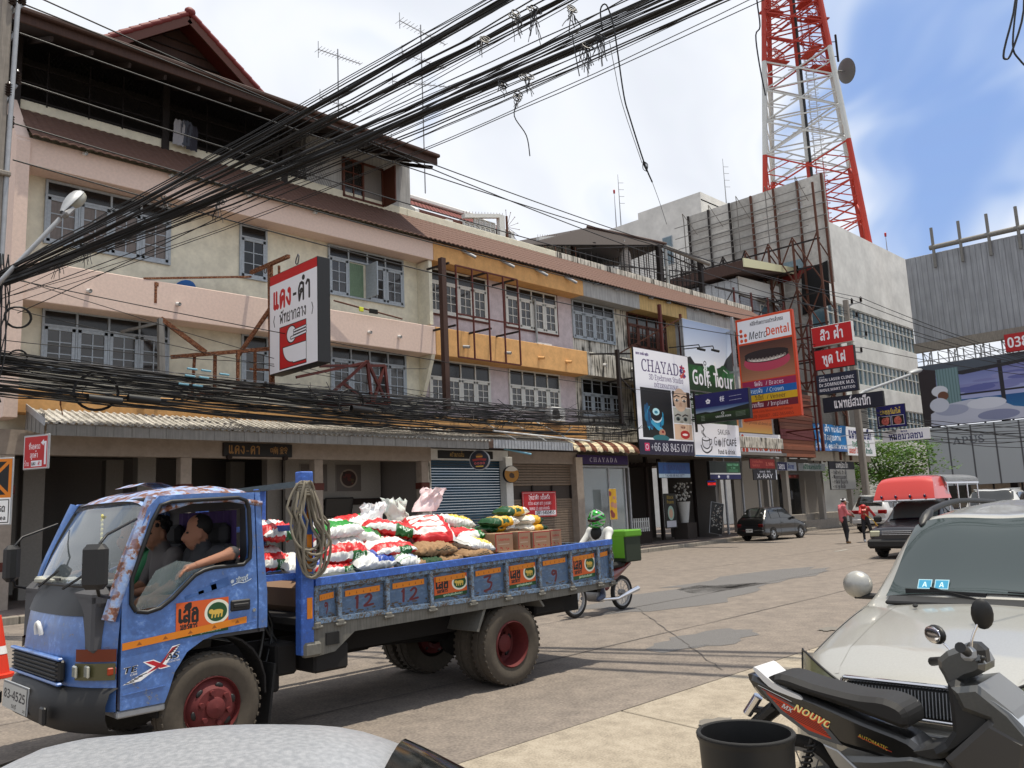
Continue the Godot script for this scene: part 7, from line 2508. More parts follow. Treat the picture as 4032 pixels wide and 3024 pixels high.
	for z in [TZ-0.05,2*TC-TZ]:
		obj("rear_pillar",MB.new().prism(PackedVector2Array([Vector2(3.355,0.93),Vector2(3.43,0.93),Vector2(3.43,1.2),Vector2(3.36,2.0),Vector2(3.32,2.0),Vector2(3.355,1.2)]),z,z+0.052),blue,o)
	mb=MB.new()
	mb.box(v3(3.40,1.15,TC),v3(0.04,0.5,1.75))
	mb.box(v3(3.37,1.95,TC),v3(0.04,0.14,1.7))
	mb.box(v3(3.39,1.65,TZ-0.2),v3(0.04,0.56,0.3))
	mb.box(v3(3.39,1.65,2*TC-TZ+0.2),v3(0.04,0.56,0.3))
	mb.box(v3(2.85,0.92,TC),v3(1.1,0.05,1.7))
	obj("cab_back",mb,inside,o)
	mb=MB.new()
	rows=[]
	for i in 5:
		var line:=PackedVector3Array()
		for j in 31:
			line.append(v3(3.33+0.015*sin(j*1.7),lerpf(1.44,1.87,i/4.0)+(0.012*sin(j*1.1) if i==0 else 0.0),TC-0.55+j*1.1/30))
		rows.append(line)
	mb.grid(rows)
	obj("purple_curtain",mb,mat(Color(0.30,0.22,0.42),0.95),o)
	mb=MB.new()
	mb.cbox(v3(2.28,1.27,TC),v3(0.28,0.16,1.66),0.05)
	mb.cbox(v3(2.2,1.1,TC),v3(0.12,0.4,1.6),0.02)
	obj("dashboard",mb,inside,o)
	mb=MB.new()
	for k in 7:
		mb.cbox(v3(2.25+rnd(-0.05,0.05),1.37,TC+0.6-k*0.2),v3(rnd(0.1,0.2),0.03,rnd(0.1,0.2)),0.005,Basis(Vector3.UP,rnd(-1,1))*Basis(Vector3.RIGHT,rnd(-0.2,0.2)))
	obj("papers",mb,mat(Color(0.62,0.62,0.58),0.8),o).set_meta("kind","stuff")
	for z in [TC+0.42,TC-0.45]:
		mb=MB.new()
		mb.cbox(v3(2.95,1.02,z),v3(0.5,0.16,0.62),0.04)
		mb.cbox(v3(3.2,1.32,z),v3(0.14,0.56,0.55),0.05,Basis(Vector3.BACK,-0.12))
		mb.cbox(v3(3.25,1.68,z),v3(0.1,0.18,0.28),0.04)
		obj("seat",mb,mat(Color(0.16,0.16,0.17),0.9),o)
	mb=MB.new()
	var ring:=[]
	for k in 25:
		ring.append(v3(2.55,1.32,TC-0.45)+Basis(Vector3.BACK,-0.6)*v3(0.0,cos(TAU*k/24)*0.2,sin(TAU*k/24)*0.2))
	mb.tube(ring,0.014,6,false)
	obj("steering_wheel",mb,M.black,o)
	mb=MB.new()
	for k in 10:
		mb.ball(v3(2.42,1.86-k*0.035,TC+0.12),v3(0.012,0.018,0.012),4,6)
	for k in 9:
		mb.ball(v3(2.42+rnd(-0.03,0.03),1.5+rnd(-0.03,0.03),TC+0.12+rnd(-0.03,0.03)),Vector3.ONE*0.02,4,6)
	obj("flower_garland",mb,mat(Color(0.85,0.82,0.52),0.9),o).set_meta("kind","stuff")
	var gr:=obj("grille",MB.new().cbox(v3(2.035,0.775,TC),v3(0.05,0.15,1.1),0.015),M.black,o)
	for k in 5:
		obj("grille_bar",MB.new().cbox(v3(2.008,0.72+k*0.029,TC),v3(0.03,0.011,1.06),0.003,Basis(Vector3.BACK,0.3)),plast,gr)
	mb=MB.new()
	for y in [0.69,0.86]:
		mb.cbox(v3(2.012,y,TC),v3(0.04,0.022,1.16),0.008)
	obj("grille_surround",mb,blue,gr)
	for s in [-1.0,1.0]:
		rows=[]
		for yy in [0.715,0.75,0.83,0.84,0.90,0.925]:
			var line:=PackedVector3Array()
			for j in 11:
				var f: float=-s*lerpf(0.70,1.0,j/10.0)
				var q: Vector3=plan.call(2.005,0.262,f)
				line.append(v3(q.x-(0.0 if yy<0.835 else -0.004),yy,q.z+s*0.012))
			rows.append(line)
		var hl:=obj("headlight",MB.new().grid(rows.slice(0,3),s<0),mat(Color(0.34,0.33,0.22),0.15),o)
		obj("amber_lens",MB.new().grid(rows.slice(3,6),s<0),mat(Color(0.40,0.15,0.05),0.2),hl)
		for j in 2:
			mb=MB.new()
			var q: Vector3=plan.call(1.985,0.262,-s*(0.735+j*0.1))
			mb.cbox(v3(q.x,0.775,q.z),v3(0.02,0.085,0.08),0.014)
			obj("lamp_unit",mb,mat(Color(0.75,0.76,0.72),0.1,0.5),hl)
		mb=MB.new()
		var q2: Vector3=plan.call(2.0,0.262,-s*0.985)
		mb.cbox(v3(q2.x,0.775,q2.z+s*0.005),v3(0.06,0.05,0.02),0.006)
		obj("side_reflector",mb,mat(Color(0.60,0.20,0.05),0.3),hl)
	rows=[]
	for e in [[0.37,0.04],[0.41,-0.03],[0.48,-0.055],[0.57,-0.055],[0.65,-0.03],[0.68,0.03]]:
		var line:=PackedVector3Array()
		for j in 25:
			var f:=lerpf(1.0,-1.0,j/24.0)*1.02
			f=sign(f)*pow(absf(f),0.72)
			line.append(plan.call(1.99+e[1],0.26,f)+v3(0,e[0]-0.02*absf(f),0))
		rows.append(line)
	var bp:=obj("bumper",MB.new().grid(rows,true),plast,o)
	mb=MB.new()
	mb.cbox(v3(1.93,0.49,TC+0.52),v3(0.03,0.12,0.09),0.01)
	mb.cbox(v3(1.93,0.49,TC-0.62),v3(0.03,0.1,0.14),0.01)
	obj("tow_opening",mb,M.black,bp)
	var p:=pic(192,128,Color(0.68,0.68,0.66))
	p.rect(0,0,192,6,Color(0.45,0.45,0.45))
	p.latin("83-4525",96,78,62,Color(0.12,0.12,0.14),"bold",0.78,0,true)
	p.thai_mid("ชลบุรี",96,116,15,Color(0.15,0.15,0.15),0.15)
	p.latin("20",166,118,18,Color(0.2,0.2,0.2))
	var pl:=obj("number_plate",MB.new().cbox(v3(1.935,0.535,TC-0.15),v3(0.012,0.2,0.62),0.004,Basis(Vector3.BACK,-0.04)),M.galv,o)
	decal(pl,"plate_face",p.tex(),v3(1.922,0.44,TC-0.45),v3(1.922,0.44,TC+0.15),v3(1.926,0.63,TC+0.15),v3(1.926,0.63,TC-0.45))
	obj("nose_emblem",MB.new().tube(smooth([v3(2.03,0.99,TC-0.05),v3(2.022,1.05,TC-0.04),v3(2.022,1.08,TC),v3(2.024,1.05,TC+0.04),v3(2.035,0.99,TC+0.05)],3),0.016,6),M.whiteplastic,o)
	p=pic(96,64,Color(0,0,0,0))
	for k in 3:
		p.line(smooth([Vector2(8,40+k*9),Vector2(30,34+k*9),Vector2(58,44+k*9),Vector2(88,36+k*9)],4),4,Color(0.62,0.75,0.9))
	p.thai_mid("วชิรชุบุรี",48,32,13,Color(0.75,0.85,0.95),0.2)
	var st:=p.tex()
	for f in [0.45,-0.38]:
		var a: Vector3=plan.call(2.083,0.2,f+0.1)+v3(-0.006,1.17,0)
		var b: Vector3=plan.call(2.083,0.2,f-0.1)+v3(-0.006,1.17,0)
		decal(o,"cowl_sticker",st,a,b,b+v3(0.055,0.13,0),a+v3(0.055,0.13,0),true)
	for f in [0.35,-0.3]:
		mb=MB.new()
		var a: Vector3=plan.call(2.10,0.16,f)+v3(0,1.33,0)
		var b: Vector3=plan.call(2.16,0.15,f-0.42)+v3(-0.01,1.44,0)
		var c: Vector3=plan.call(2.20,0.15,f-0.1)+v3(-0.012,1.47,0)
		mb.bar(a,b.lerp(c,0.4),0.014)
		mb.bar(b+v3(-0.004,-0.05,0),c+v3(0.0,-0.09,0),0.012,0.02)
		obj("wiper",mb,M.black,o)
	for s in [1.0,-1.0]:
		var z:=TZ+0.25 if s>0 else 2*TC-TZ+0.1
		var mr:=obj("mirror",MB.new().cbox(v3(2.03,1.51,z),v3(0.10,0.30,0.19),0.035,Basis(Vector3.UP,0.5*s)),plast,o)
		mb=MB.new()
		mb.tube([v3(2.22,1.28,TZ-0.02 if s>0 else 2*TC-TZ),v3(2.06,1.32,z),v3(2.04,1.4,z)],0.012,6)
		mb.tube([v3(2.40,1.82,TZ-0.03 if s>0 else 2*TC-TZ),v3(2.1,1.72,z),v3(2.04,1.64,z)],0.01,6)
		obj("mirror_arm",mb,M.black,mr)
	wheel_lathe(o,v3(3.0,0.395,TZ-0.12),0.395,0.21,1.0,0.225,redrim,M.rubberdusty,"front")
	wheel_lathe(o,v3(3.0,0.395,2*TC-TZ+0.12),0.395,0.21,-1.0,0.225,redrim,M.rubberdusty,"front")
	for z in [TZ-0.13,TZ-0.40]:
		wheel_lathe(o,v3(6.22,0.41,z),0.41,0.22,1.0,0.235,redrim,M.rubberdusty,"rear")
		wheel_lathe(o,v3(6.22,0.41,2*TC-z),0.41,0.22,-1.0,0.235,redrim,M.rubberdusty,"rear")
	mb=MB.new()
	mb.cyl(v3(6.22,0.41,TZ-0.4),v3(6.22,0.41,2*TC-TZ+0.4),0.07,10)
	mb.ball(v3(6.22,0.42,TC),v3(0.2,0.2,0.24),8,12)
	mb.cyl(v3(3.0,0.40,TZ-0.2),v3(3.0,0.40,2*TC-TZ+0.2),0.06,10)
	obj("axle",mb,dark,o)
	for s in [1.0,-1.0]:
		var z0:=TZ-0.3 if s>0 else 2*TC-TZ+0.06
		mb=MB.new()
		var ar:=[]
		for k in 13:
			var a:=lerpf(PI*1.06,-0.12,k/12.0)
			ar.append(Vector2(3.02+cos(a)*0.44,0.47+sin(a)*0.45))
		var inner:=[]
		for k in 13:
			var a:=lerpf(-0.12,PI*1.06,k/12.0)
			inner.append(Vector2(3.02+cos(a)*0.425,0.47+sin(a)*0.435))
		mb.prism(PackedVector2Array(ar+inner),z0,z0+0.24)
		obj("wheel_arch",mb,dark,o)
		obj("mud_flap",MB.new().box(v3(3.5,0.38,z0+0.12),v3(0.02,0.5,0.26),Basis(Vector3.BACK,-0.12)),M.blackmatt,o)
		obj("step",MB.new().cbox(v3(2.46,0.47,z0+0.14),v3(0.34,0.05,0.3),0.01),M.galv,o)
	mb=MB.new()
	for z in [TC-0.38,TC+0.38]:
		mb.box(v3(5.2,0.66,z),v3(5.2,0.2,0.07))
	for x in [3.6,4.6,5.6,6.9,7.7]:
		mb.box(v3(x,0.66,TC),v3(0.08,0.14,0.7))
	obj("chassis",mb,dark,o)
	mb=MB.new()
	mb.cbox(v3(4.05,0.60,TZ-0.2),v3(0.34,0.22,0.34),0.02)
	mb.cbox(v3(3.72,0.62,TZ-0.35),v3(0.2,0.26,0.3),0.02)
	mb.cbox(v3(3.6,0.45,TZ-0.3),v3(0.12,0.16,0.2),0.02)
	obj("battery_box",mb,dark,o)
	obj("fuel_tank",MB.new().cyl(v3(4.7,0.52,TC-0.75),v3(5.5,0.52,TC-0.75),0.2,16),dark,o)
	obj("drive_shaft",MB.new().tube([v3(3.5,0.5,TC),v3(5.2,0.52,TC),v3(6.2,0.45,TC)],0.05,8),dark,o)
	for k in 5:
		obj("hose",MB.new().tube(smooth([v3(3.46+rnd(0,0.15),1.2,TZ-0.3),v3(3.5+rnd(0,0.2),0.9,TZ-0.35),v3(3.5+rnd(0,0.3),0.6,TZ-0.3)],4),0.015,5),M.black,o)
	mb=MB.new()
	mb.box(v3(5.8,0.92,-7.25),v3(4.1,0.05,1.86))
	for k in 9:
		mb.box(v3(4.0+k*0.46,0.84,TC),v3(0.07,0.1,1.7))
	obj("bed_floor",mb,dark,o)
	obj("side_skirt",MB.new().prism(PackedVector2Array([Vector2(3.86,0.63),Vector2(4.07,0.65),Vector2(4.27,0.79),Vector2(7.05,0.815),Vector2(7.9,0.84),Vector2(7.9,0.895),Vector2(3.86,0.895)]),TZ-0.06,TZ-0.01),skirtm,o)
	obj("skirt_opening",MB.new().box(v3(4.04,0.76,TZ-0.004),v3(0.13,0.1,0.012)),M.black,o)
	var xs:=[3.88,4.11,4.62,5.13,5.65,6.14,6.64,7.15,7.64,7.88]
	var top:=func(x: float) -> float: return lerpf(1.25,1.365,(x-3.87)/4.02)
	for s in [1.0,-1.0]:
		var zf:=TZ if s>0 else -8.25
		var ds:=obj("dropside",MB.new().bar(v3(3.87,top.call(3.87)-0.01,zf-0.02),v3(7.90,top.call(7.9)-0.01,zf-0.02),0.07,0.06),bedblue,o)
		obj("backing_sheet",MB.new().prism(PackedVector2Array([Vector2(3.87,0.90),Vector2(7.9,0.90),Vector2(7.9,1.345),Vector2(3.87,1.235)]),zf-0.045,zf-0.03),bedm,ds)
		mb=MB.new()
		mb.bar(v3(3.87,0.915,zf-0.012),v3(7.9,0.915,zf-0.012),0.035,0.04)
		mb.bar(v3(3.87,top.call(3.87)-0.06,zf-0.013),v3(7.9,top.call(7.9)-0.06,zf-0.013),0.033,0.035)
		obj("frame_rail",mb,bedm,ds)
		for x in xs:
			obj("stile",MB.new().cbox(v3(x,(0.90+top.call(x)-0.05)/2,zf-0.008),v3(0.045,top.call(x)-0.95,0.04),0.006),bedm,ds)
			mb=MB.new()
			mb.cbox(v3(x,0.885,zf+0.012),v3(0.07,0.05,0.03),0.008)
			mb.cyl(v3(x-0.05,0.87,zf+0.015),v3(x+0.05,0.87,zf+0.015),0.014,8)
			obj("hinge",mb,skirtm,ds)
		if s>0:
			panel_faces(ds,xs,top)
	obj("tailgate",MB.new().box(v3(7.88,1.12,TC-0.1),v3(0.05,0.46,1.9)),bedm,o)
	obj("rear_mudguard",MB.new().prism(PackedVector2Array([Vector2(5.72,0.6),Vector2(5.86,0.88),Vector2(6.60,0.90),Vector2(6.72,0.74),Vector2(6.70,0.73),Vector2(6.58,0.87),Vector2(5.88,0.85),Vector2(5.75,0.59)]),TZ-0.52,TZ-0.03),skirtm,o)
	obj("tail_box",MB.new().cbox(v3(7.0,0.72,TC+0.5),v3(0.5,0.18,0.4),0.02),dark,o)
	for q in [[TZ-0.03,0.12,0.66,2.17],[TC+0.1,0.08,0.9,2.06],[-8.22,0.1,0.9,2.1]]:
		var post:=obj("headboard_post",MB.new().cbox(v3(3.79,(q[2]+q[3])/2,q[0]),v3(q[1],q[3]-q[2],0.1),0.008),bedblue,o)
		if q[0]>-6.5:
			for y in [[1.77,2.0],[1.33,1.64],[0.95,1.12]]:
				obj("reflective_strip",MB.new().box(v3(3.805,(y[0]+y[1])/2,q[0]+0.053),v3(0.05,y[1]-y[0],0.004)),mat(Color(0.82,0.48,0.06),0.4),post)
	for y in [2.07,1.28,1.7]:
		obj("headboard_rail",MB.new().bar(v3(3.79,y,TZ-0.05),v3(3.79,y-(0.02 if y>2 else 0.0),-8.22),0.06,0.05),mat(Color(0.33,0.38,0.40),0.7,0.0,M.t_blot,2.0,false) if y>1.8 else bedblue,o)
	obj("headboard_brace",MB.new().bar(v3(3.45,1.3,TZ-0.12),v3(3.79,1.3,TZ-0.12),0.05),bedblue,o)
	obj("latch_plate",MB.new().cbox(v3(3.83,0.70,TZ-0.0),v3(0.17,0.12,0.08),0.02),skirtm,o)
	var rope:=place("rope_coil","long grey rope coiled over the blue front post of the truck bed","rope",v3(3.76,1.3,TZ+0.05))
	for k in 12:
		var pts:=[]
		var wd:=rnd(0.09,0.2)
		var bot:=rnd(1.28,1.52)
		var cx:=3.72+rnd(-0.03,0.04)
		for j in 25:
			var a:=TAU*j/24
			var yv:=lerpf(bot,2.08,0.5+0.5*cos(a))
			pts.append(v3(cx+sin(a)*wd*(1.15-0.75*(0.5+0.5*cos(a)))+(0.06 if cos(a)<0 else 0.0),yv,TZ+0.06+0.03*sin(a*2+k)+0.004*k))
		obj("strand",MB.new().tube(pts,0.0115,6,false),mat(Color(0.52,0.49,0.43),0.95,0.0,M.t_fine,8.0,false) if k==0 else (rope.get_child(0) as MeshInstance3D).material_override,rope)
	mb=MB.new()
	for k in 5:
		var pts:=[]
		for j in 9:
			var a:=TAU*j/8
			pts.append(v3(3.72+cos(a)*0.06,2.06-k*0.022,TZ+0.07+sin(a)*0.05))
		mb.tube(pts,0.012,6,false)
	obj("binding",mb,(rope.get_child(0) as MeshInstance3D).material_override,rope).set_meta("kind","stuff")
func tiger_sticker(w: int,h: int) -> ImageTexture:
	var p:=pic(w,h,Color(0.78,0.33,0.10))
	var K:=Color(0.06,0.05,0.05)
	p.thai("เสือ",w*0.05,h*0.56,h*0.36,K,0.2,0.9)
	p.thai("มอร์ตาร์",w*0.08,h*0.76,h*0.13,K,0.22,0.95)
	p.oval(w*0.78,h*0.40,h*0.36,h*0.36,Color(0.85,0.85,0.78))
	p.oval(w*0.78,h*0.40,h*0.28,h*0.28,Color(0.06,0.27,0.12))
	var c:=Color(0.80,0.66,0.28)
	p.oval(w*0.78,h*0.40,h*0.17,h*0.075,c)
	p.oval(w*0.78-h*0.17,h*0.37,h*0.07,h*0.07,c)
	for k in 4:
		p.line([Vector2(w*0.78+h*(-0.13+k*0.09),h*0.42),Vector2(w*0.78+h*(-0.15+k*0.09),h*0.55)],h*0.045,c)
	p.rect(0,h*0.84,w,h*0.16,Color(0.05,0.25,0.10))
	p.thai_mid("ปูนสำเร็จรูปต้องเสือมอร์ตาร์",w*0.56,h*0.95,h*0.065,Color(0.8,0.85,0.75),0.16)
	return p.tex()
func truck_decals(door: Node) -> void:
	var z:=TZ+0.004
	var t:=tiger_sticker(256,176)
	M["tiger"]=t
	decal(door,"mortar_sticker",t,v3(2.69,0.93,z),v3(3.10,0.95,z),v3(3.10,1.20,z),v3(2.69,1.19,z))
	var p:=pic(384,24,Color(0.80,0.47,0.05))
	for k in 5:
		p.poly([Vector2(40+k*76,18),Vector2(48+k*76,6),Vector2(56+k*76,18)],Color(0.55,0.30,0.03))
	var y:=p.tex()
	M["amber_strip"]=y
	decal(door,"reflective_strip",y,v3(2.31,0.905,z+0.003),v3(3.25,0.985,z+0.003),v3(3.25,1.035,z+0.003),v3(2.31,0.955,z+0.003))
	p=pic(384,240,Color(0,0,0,0))
	var W:=Color(0.92,0.92,0.92)
	var K:=Color(0.05,0.05,0.06)
	p.poly([Vector2(130,84),Vector2(200,84),Vector2(250,128),Vector2(318,8),Vector2(372,4),Vector2(280,150),Vector2(312,176),Vector2(246,178),Vector2(226,164),Vector2(120,236),Vector2(8,236),Vector2(190,148)],W)
	p.poly([Vector2(146,92),Vector2(196,92),Vector2(296,168),Vector2(244,170)],Color(0.72,0.08,0.14))
	p.poly([Vector2(318,20),Vector2(356,12),Vector2(240,160),Vector2(150,190),Vector2(250,120)],Color(0.62,0.06,0.12))
	for k in 4:
		p.line([Vector2(30+k*26,230-k*12),Vector2(78+k*26,226-k*14)],7,K)
		p.line([Vector2(292+k*16,64-k*14),Vector2(330+k*12,54-k*14)],6,K)
	p.latin("TE",6,150,72,W,"bold",1.15,0.15)
	p.latin("TE",12,146,64,K,"bold",1.15,0.15)
	p.latin("AS",272,118,72,W,"bold",1.1,0.15)
	p.latin("AS",276,114,64,K,"bold",1.1,0.15)
	p.latin("CAR",52,176,24,W,"bold",1.0,0.15)
	p.latin("AUDIOSYSTEM",262,142,20,W,"bold",0.8,0.1)
	decal(door,"audio_decal",p.tex(),v3(2.31,0.665,z),v3(2.74,0.70,z),v3(2.74,0.90,z),v3(2.31,0.865,z),true)
	p=pic(128,48,Color(0,0,0,0))
	p.thai_mid("วชิรชุบุรี",68,30,18,Color(0.75,0.80,0.84),0.22)
	p.line(smooth([Vector2(12,42),Vector2(50,36),Vector2(80,44),Vector2(120,34)],4),5,Color(0.75,0.80,0.84))
	p.oval(14,22,10,10,Color(0.75,0.80,0.84))
	decal(door,"wave_sticker",p.tex(),v3(3.11,1.27,z),v3(3.30,1.30,z),v3(3.30,1.37,z),v3(3.11,1.34,z),true)
	var mb:=MB.new()
	for k in 3:
		mb.cbox(v3(2.83+k*0.1,1.24+k*0.03,TZ+0.002),v3(0.15,0.025+0.02*k,0.003),0.001,Basis(Vector3.BACK,0.25))
	obj("faded_sticker",mb,mat(Color(0.22,0.36,0.58),0.6),door).set_meta("kind","stuff")
func panel_faces(ds: Node,xs: Array,top: Callable) -> void:
	var nums:=["9","12","12","","3","","9","","-"]
	for i in 9:
		var x0: float=xs[i]+0.03
		var x1: float=xs[i+1]-0.03
		var y0:=0.95
		var y1: float=top.call((x0+x1)/2)-0.09
		var p:=pic(160,112,Color(0.30,0.39,0.50))
		for k in 90:
			p.oval(rnd(0,160),rnd(0,112),rnd(3,16),rnd(2,9),Color(0.30,0.39,0.50).lerp([Color(0.38,0.48,0.60),Color(0.26,0.34,0.46),Color(0.34,0.40,0.46)][k % 3],0.5))
		for k in 26:
			p.oval(rnd(0,160),[rnd(96,112),rnd(0,8)][k % 2],rnd(2,10),rnd(1,4),Color(0.30,0.24,0.19))
		for k in 10:
			p.line([Vector2(rnd(0,160),rnd(10,100)),Vector2(rnd(0,160),rnd(10,100))],0.7,Color(0.45,0.5,0.54))
		var red:=Color(0.36,0.10,0.13)
		if nums[i]=="9":
			p.line(smooth([Vector2(92,60),Vector2(74,56),Vector2(68,66),Vector2(78,72),Vector2(92,62),Vector2(90,84),Vector2(84,98)],4),9,red)
		elif nums[i]=="12":
			p.line([Vector2(56,54),Vector2(62,46),Vector2(60,96)],9,red)
			p.line(smooth([Vector2(92,54),Vector2(106,44),Vector2(114,56),Vector2(104,76),Vector2(88,92),Vector2(120,88)],4),9,red)
		elif nums[i]=="3":
			p.line(smooth([Vector2(62,44),Vector2(94,40),Vector2(78,62),Vector2(98,70),Vector2(88,92),Vector2(60,100)],4),9,red)
		decal(ds,"panel_face",p.tex(),v3(x0,y0,TZ-0.027),v3(x1,y0,TZ-0.027),v3(x1,y1,TZ-0.027),v3(x0,y1,TZ-0.027))
		var b:=(x1-x0)*0.09
		decal(ds,"reflective_strip",M.amber_strip,v3(x0+b,y1-0.085,TZ-0.018),v3(x1-b,y1-0.07,TZ-0.018),v3(x1-b,y1-0.02,TZ-0.018),v3(x0+b,y1-0.035,TZ-0.018))
		if nums[i]=="":
			decal(ds,"mortar_sticker",M.tiger,v3(x0+b*0.6,y0+0.015,TZ-0.023),v3(x1-b*0.4,y0+0.03,TZ-0.023),v3(x1-b*0.4,y1-0.02,TZ-0.023),v3(x0+b*0.6,y1-0.035,TZ-0.023))
func sack_mesh(l: float,w: float,h: float,sd: int) -> MB:
	var r:=RandomNumberGenerator.new()
	r.seed=sd
	var f:=FastNoiseLite.new()
	f.seed=sd
	f.frequency=1.0
	var mb:=MB.new()
	var rows:=[]
	var nu:=28
	var nv:=36
	for i in nu+1:
		var u:=float(i)/nu*2.0-1.0
		var au:=absf(u)
		var fat:=pow(maxf(0.0,1.0-pow(au,3.4)),0.55)
		var line:=PackedVector3Array()
		for j in nv+1:
			var a:=TAU*j/nv
			var ca:=cos(a)
			var sa:=sin(a)
			var px:=signf(ca)*pow(absf(ca),0.72)*w*0.5*(0.93+0.07*fat)
			var py:=signf(sa)*pow(absf(sa),0.85)*h*0.5*maxf(fat,0.045)
			if py<0:
				py *= 0.75
			var ang:=Vector3(u*2.2,ca*1.3,sa*1.3)
			var wr:=f.get_noise_3d(ang.x*2.0,ang.y*2.0,ang.z*2.0)*0.03+f.get_noise_3d(ang.x*6.0,ang.y*2.6,ang.z*2.6)*0.014*(0.4+au)
			var fold:=0.012*sin(a*7.0+sd)*pow(au,2.0)
			line.append(v3(u*l*0.5*(1.0-0.02*sin(a*3)),py+(wr+fold)*(h/0.16)*signf(sa+0.01)*maxf(fat,0.3),px*(1.0+wr)))
		rows.append(line)
	mb.grid(rows,true,true)
	return mb
func sack_tex(kind: String) -> ImageTexture:
	var W:=Color(0.84,0.84,0.82)
	var R:=Color(0.74,0.07,0.08)
	var G:=Color(0.04,0.33,0.10)
	var p:=pic(256,256,W)
	match kind:
		"red":
			p.rect(30,0,26,256,R)
			p.rect(76,0,34,256,R)
			p.rect(150,0,106,256,R)
			for k in 5:
				p.rect(82,20+k*46,22,34,W)
			p.rect(0,40,30,80,G)
			p.rect(228,40,28,80,G)
			_side_text(p,"4643",8,48,Color(0.85,0.92,0.85))
		"bigred":
			p.im.fill(R)
			p.rect(0,0,26,256,W)
			p.rect(238,0,18,256,W)
			for k in 4:
				p.rect(44,28+k*52,60,36,W)
			p.rect(2,30,22,90,G)
			p.rect(240,30,14,90,G)
			_side_text(p,"4643",6,40,W)
		"green":
			p.rect(34,0,30,256,Color(0.10,0.52,0.16))
			p.rect(100,0,24,256,Color(0.10,0.52,0.16))
			p.rect(34,20,30,50,G)
		"greenred":
			p.rect(40,90,90,166,R)
			p.rect(0,0,256,80,Color(0.06,0.42,0.14))
			_side_text(p,"643",10,20,W)
		"blue":
			p.rect(20,0,80,130,Color(0.08,0.20,0.55))
			for k in 12:
				p.rect(20,k*11,80,2,Color(0.35,0.5,0.75))
		"plain":
			p.rect(30,0,3,256,Color(0.35,0.55,0.40))
			p.rect(52,0,3,256,Color(0.35,0.55,0.40))
			p.rect(40,60,10,90,Color(0.55,0.62,0.75))
		"yellow":
			p.rect(30,0,50,150,Color(0.85,0.70,0.12))
			p.rect(80,0,30,256,Color(0.45,0.55,0.68))
			for k in 14:
				p.rect(0,k*19,256,3,Color(0.72,0.71,0.68))
		"paper":
			p.im.fill(Color(0.55,0.43,0.30))
			p.blots(60,0,0,256,256,6,20,[Color(0.53,0.415,0.29),Color(0.57,0.445,0.31)])
			p.rect(4,40,3,120,Color(0.15,0.2,0.15))
			p.rect(12,50,10,60,Color(0.12,0.11,0.10))
			p.rect(15,50,4,60,Color(0.5,0.39,0.27))
		"greenpaper":
			p.im.fill(Color(0.52,0.41,0.29))
			p.rect(0,90,256,120,Color(0.10,0.24,0.13))
		"weber":
			p.im.fill(Color(0.85,0.63,0.08))
			p.rect(0,0,256,70,Color(0.90,0.89,0.84))
			p.rect(0,186,256,70,Color(0.06,0.27,0.12))
			p.rect(0,110,30,60,Color(0.06,0.27,0.12))
			_side_text(p,"weber",6,6,Color(0.1,0.1,0.12))
			p.oval(64,128,28,36,Color(0.86,0.70,0.42))
	for k in 40:
		var y:=rnd(0,256)
		p.line([Vector2(rnd(0,256),y),Vector2(rnd(0,256),y+rnd(-12,12))],0.6,Color(0.5,0.5,0.5,1.0).lerp(W,0.6) if not kind.contains("paper") else Color(0.48,0.37,0.26))
	return p.tex()
func _side_text(p: Pic,s: String,x: float,y: float,c: Color) -> void:
	var q:=pic(96,24,Color(0,0,0,0),2)
	q.latin(s,2,20,22,c,"bold",1.15)
	q.im.rotate_90(CLOCKWISE)
	p.im.blend_rect(q.im,Rect2i(0,0,q.im.get_width(),q.im.get_height()),Vector2i(int(x*2)-12,int(y*2)))
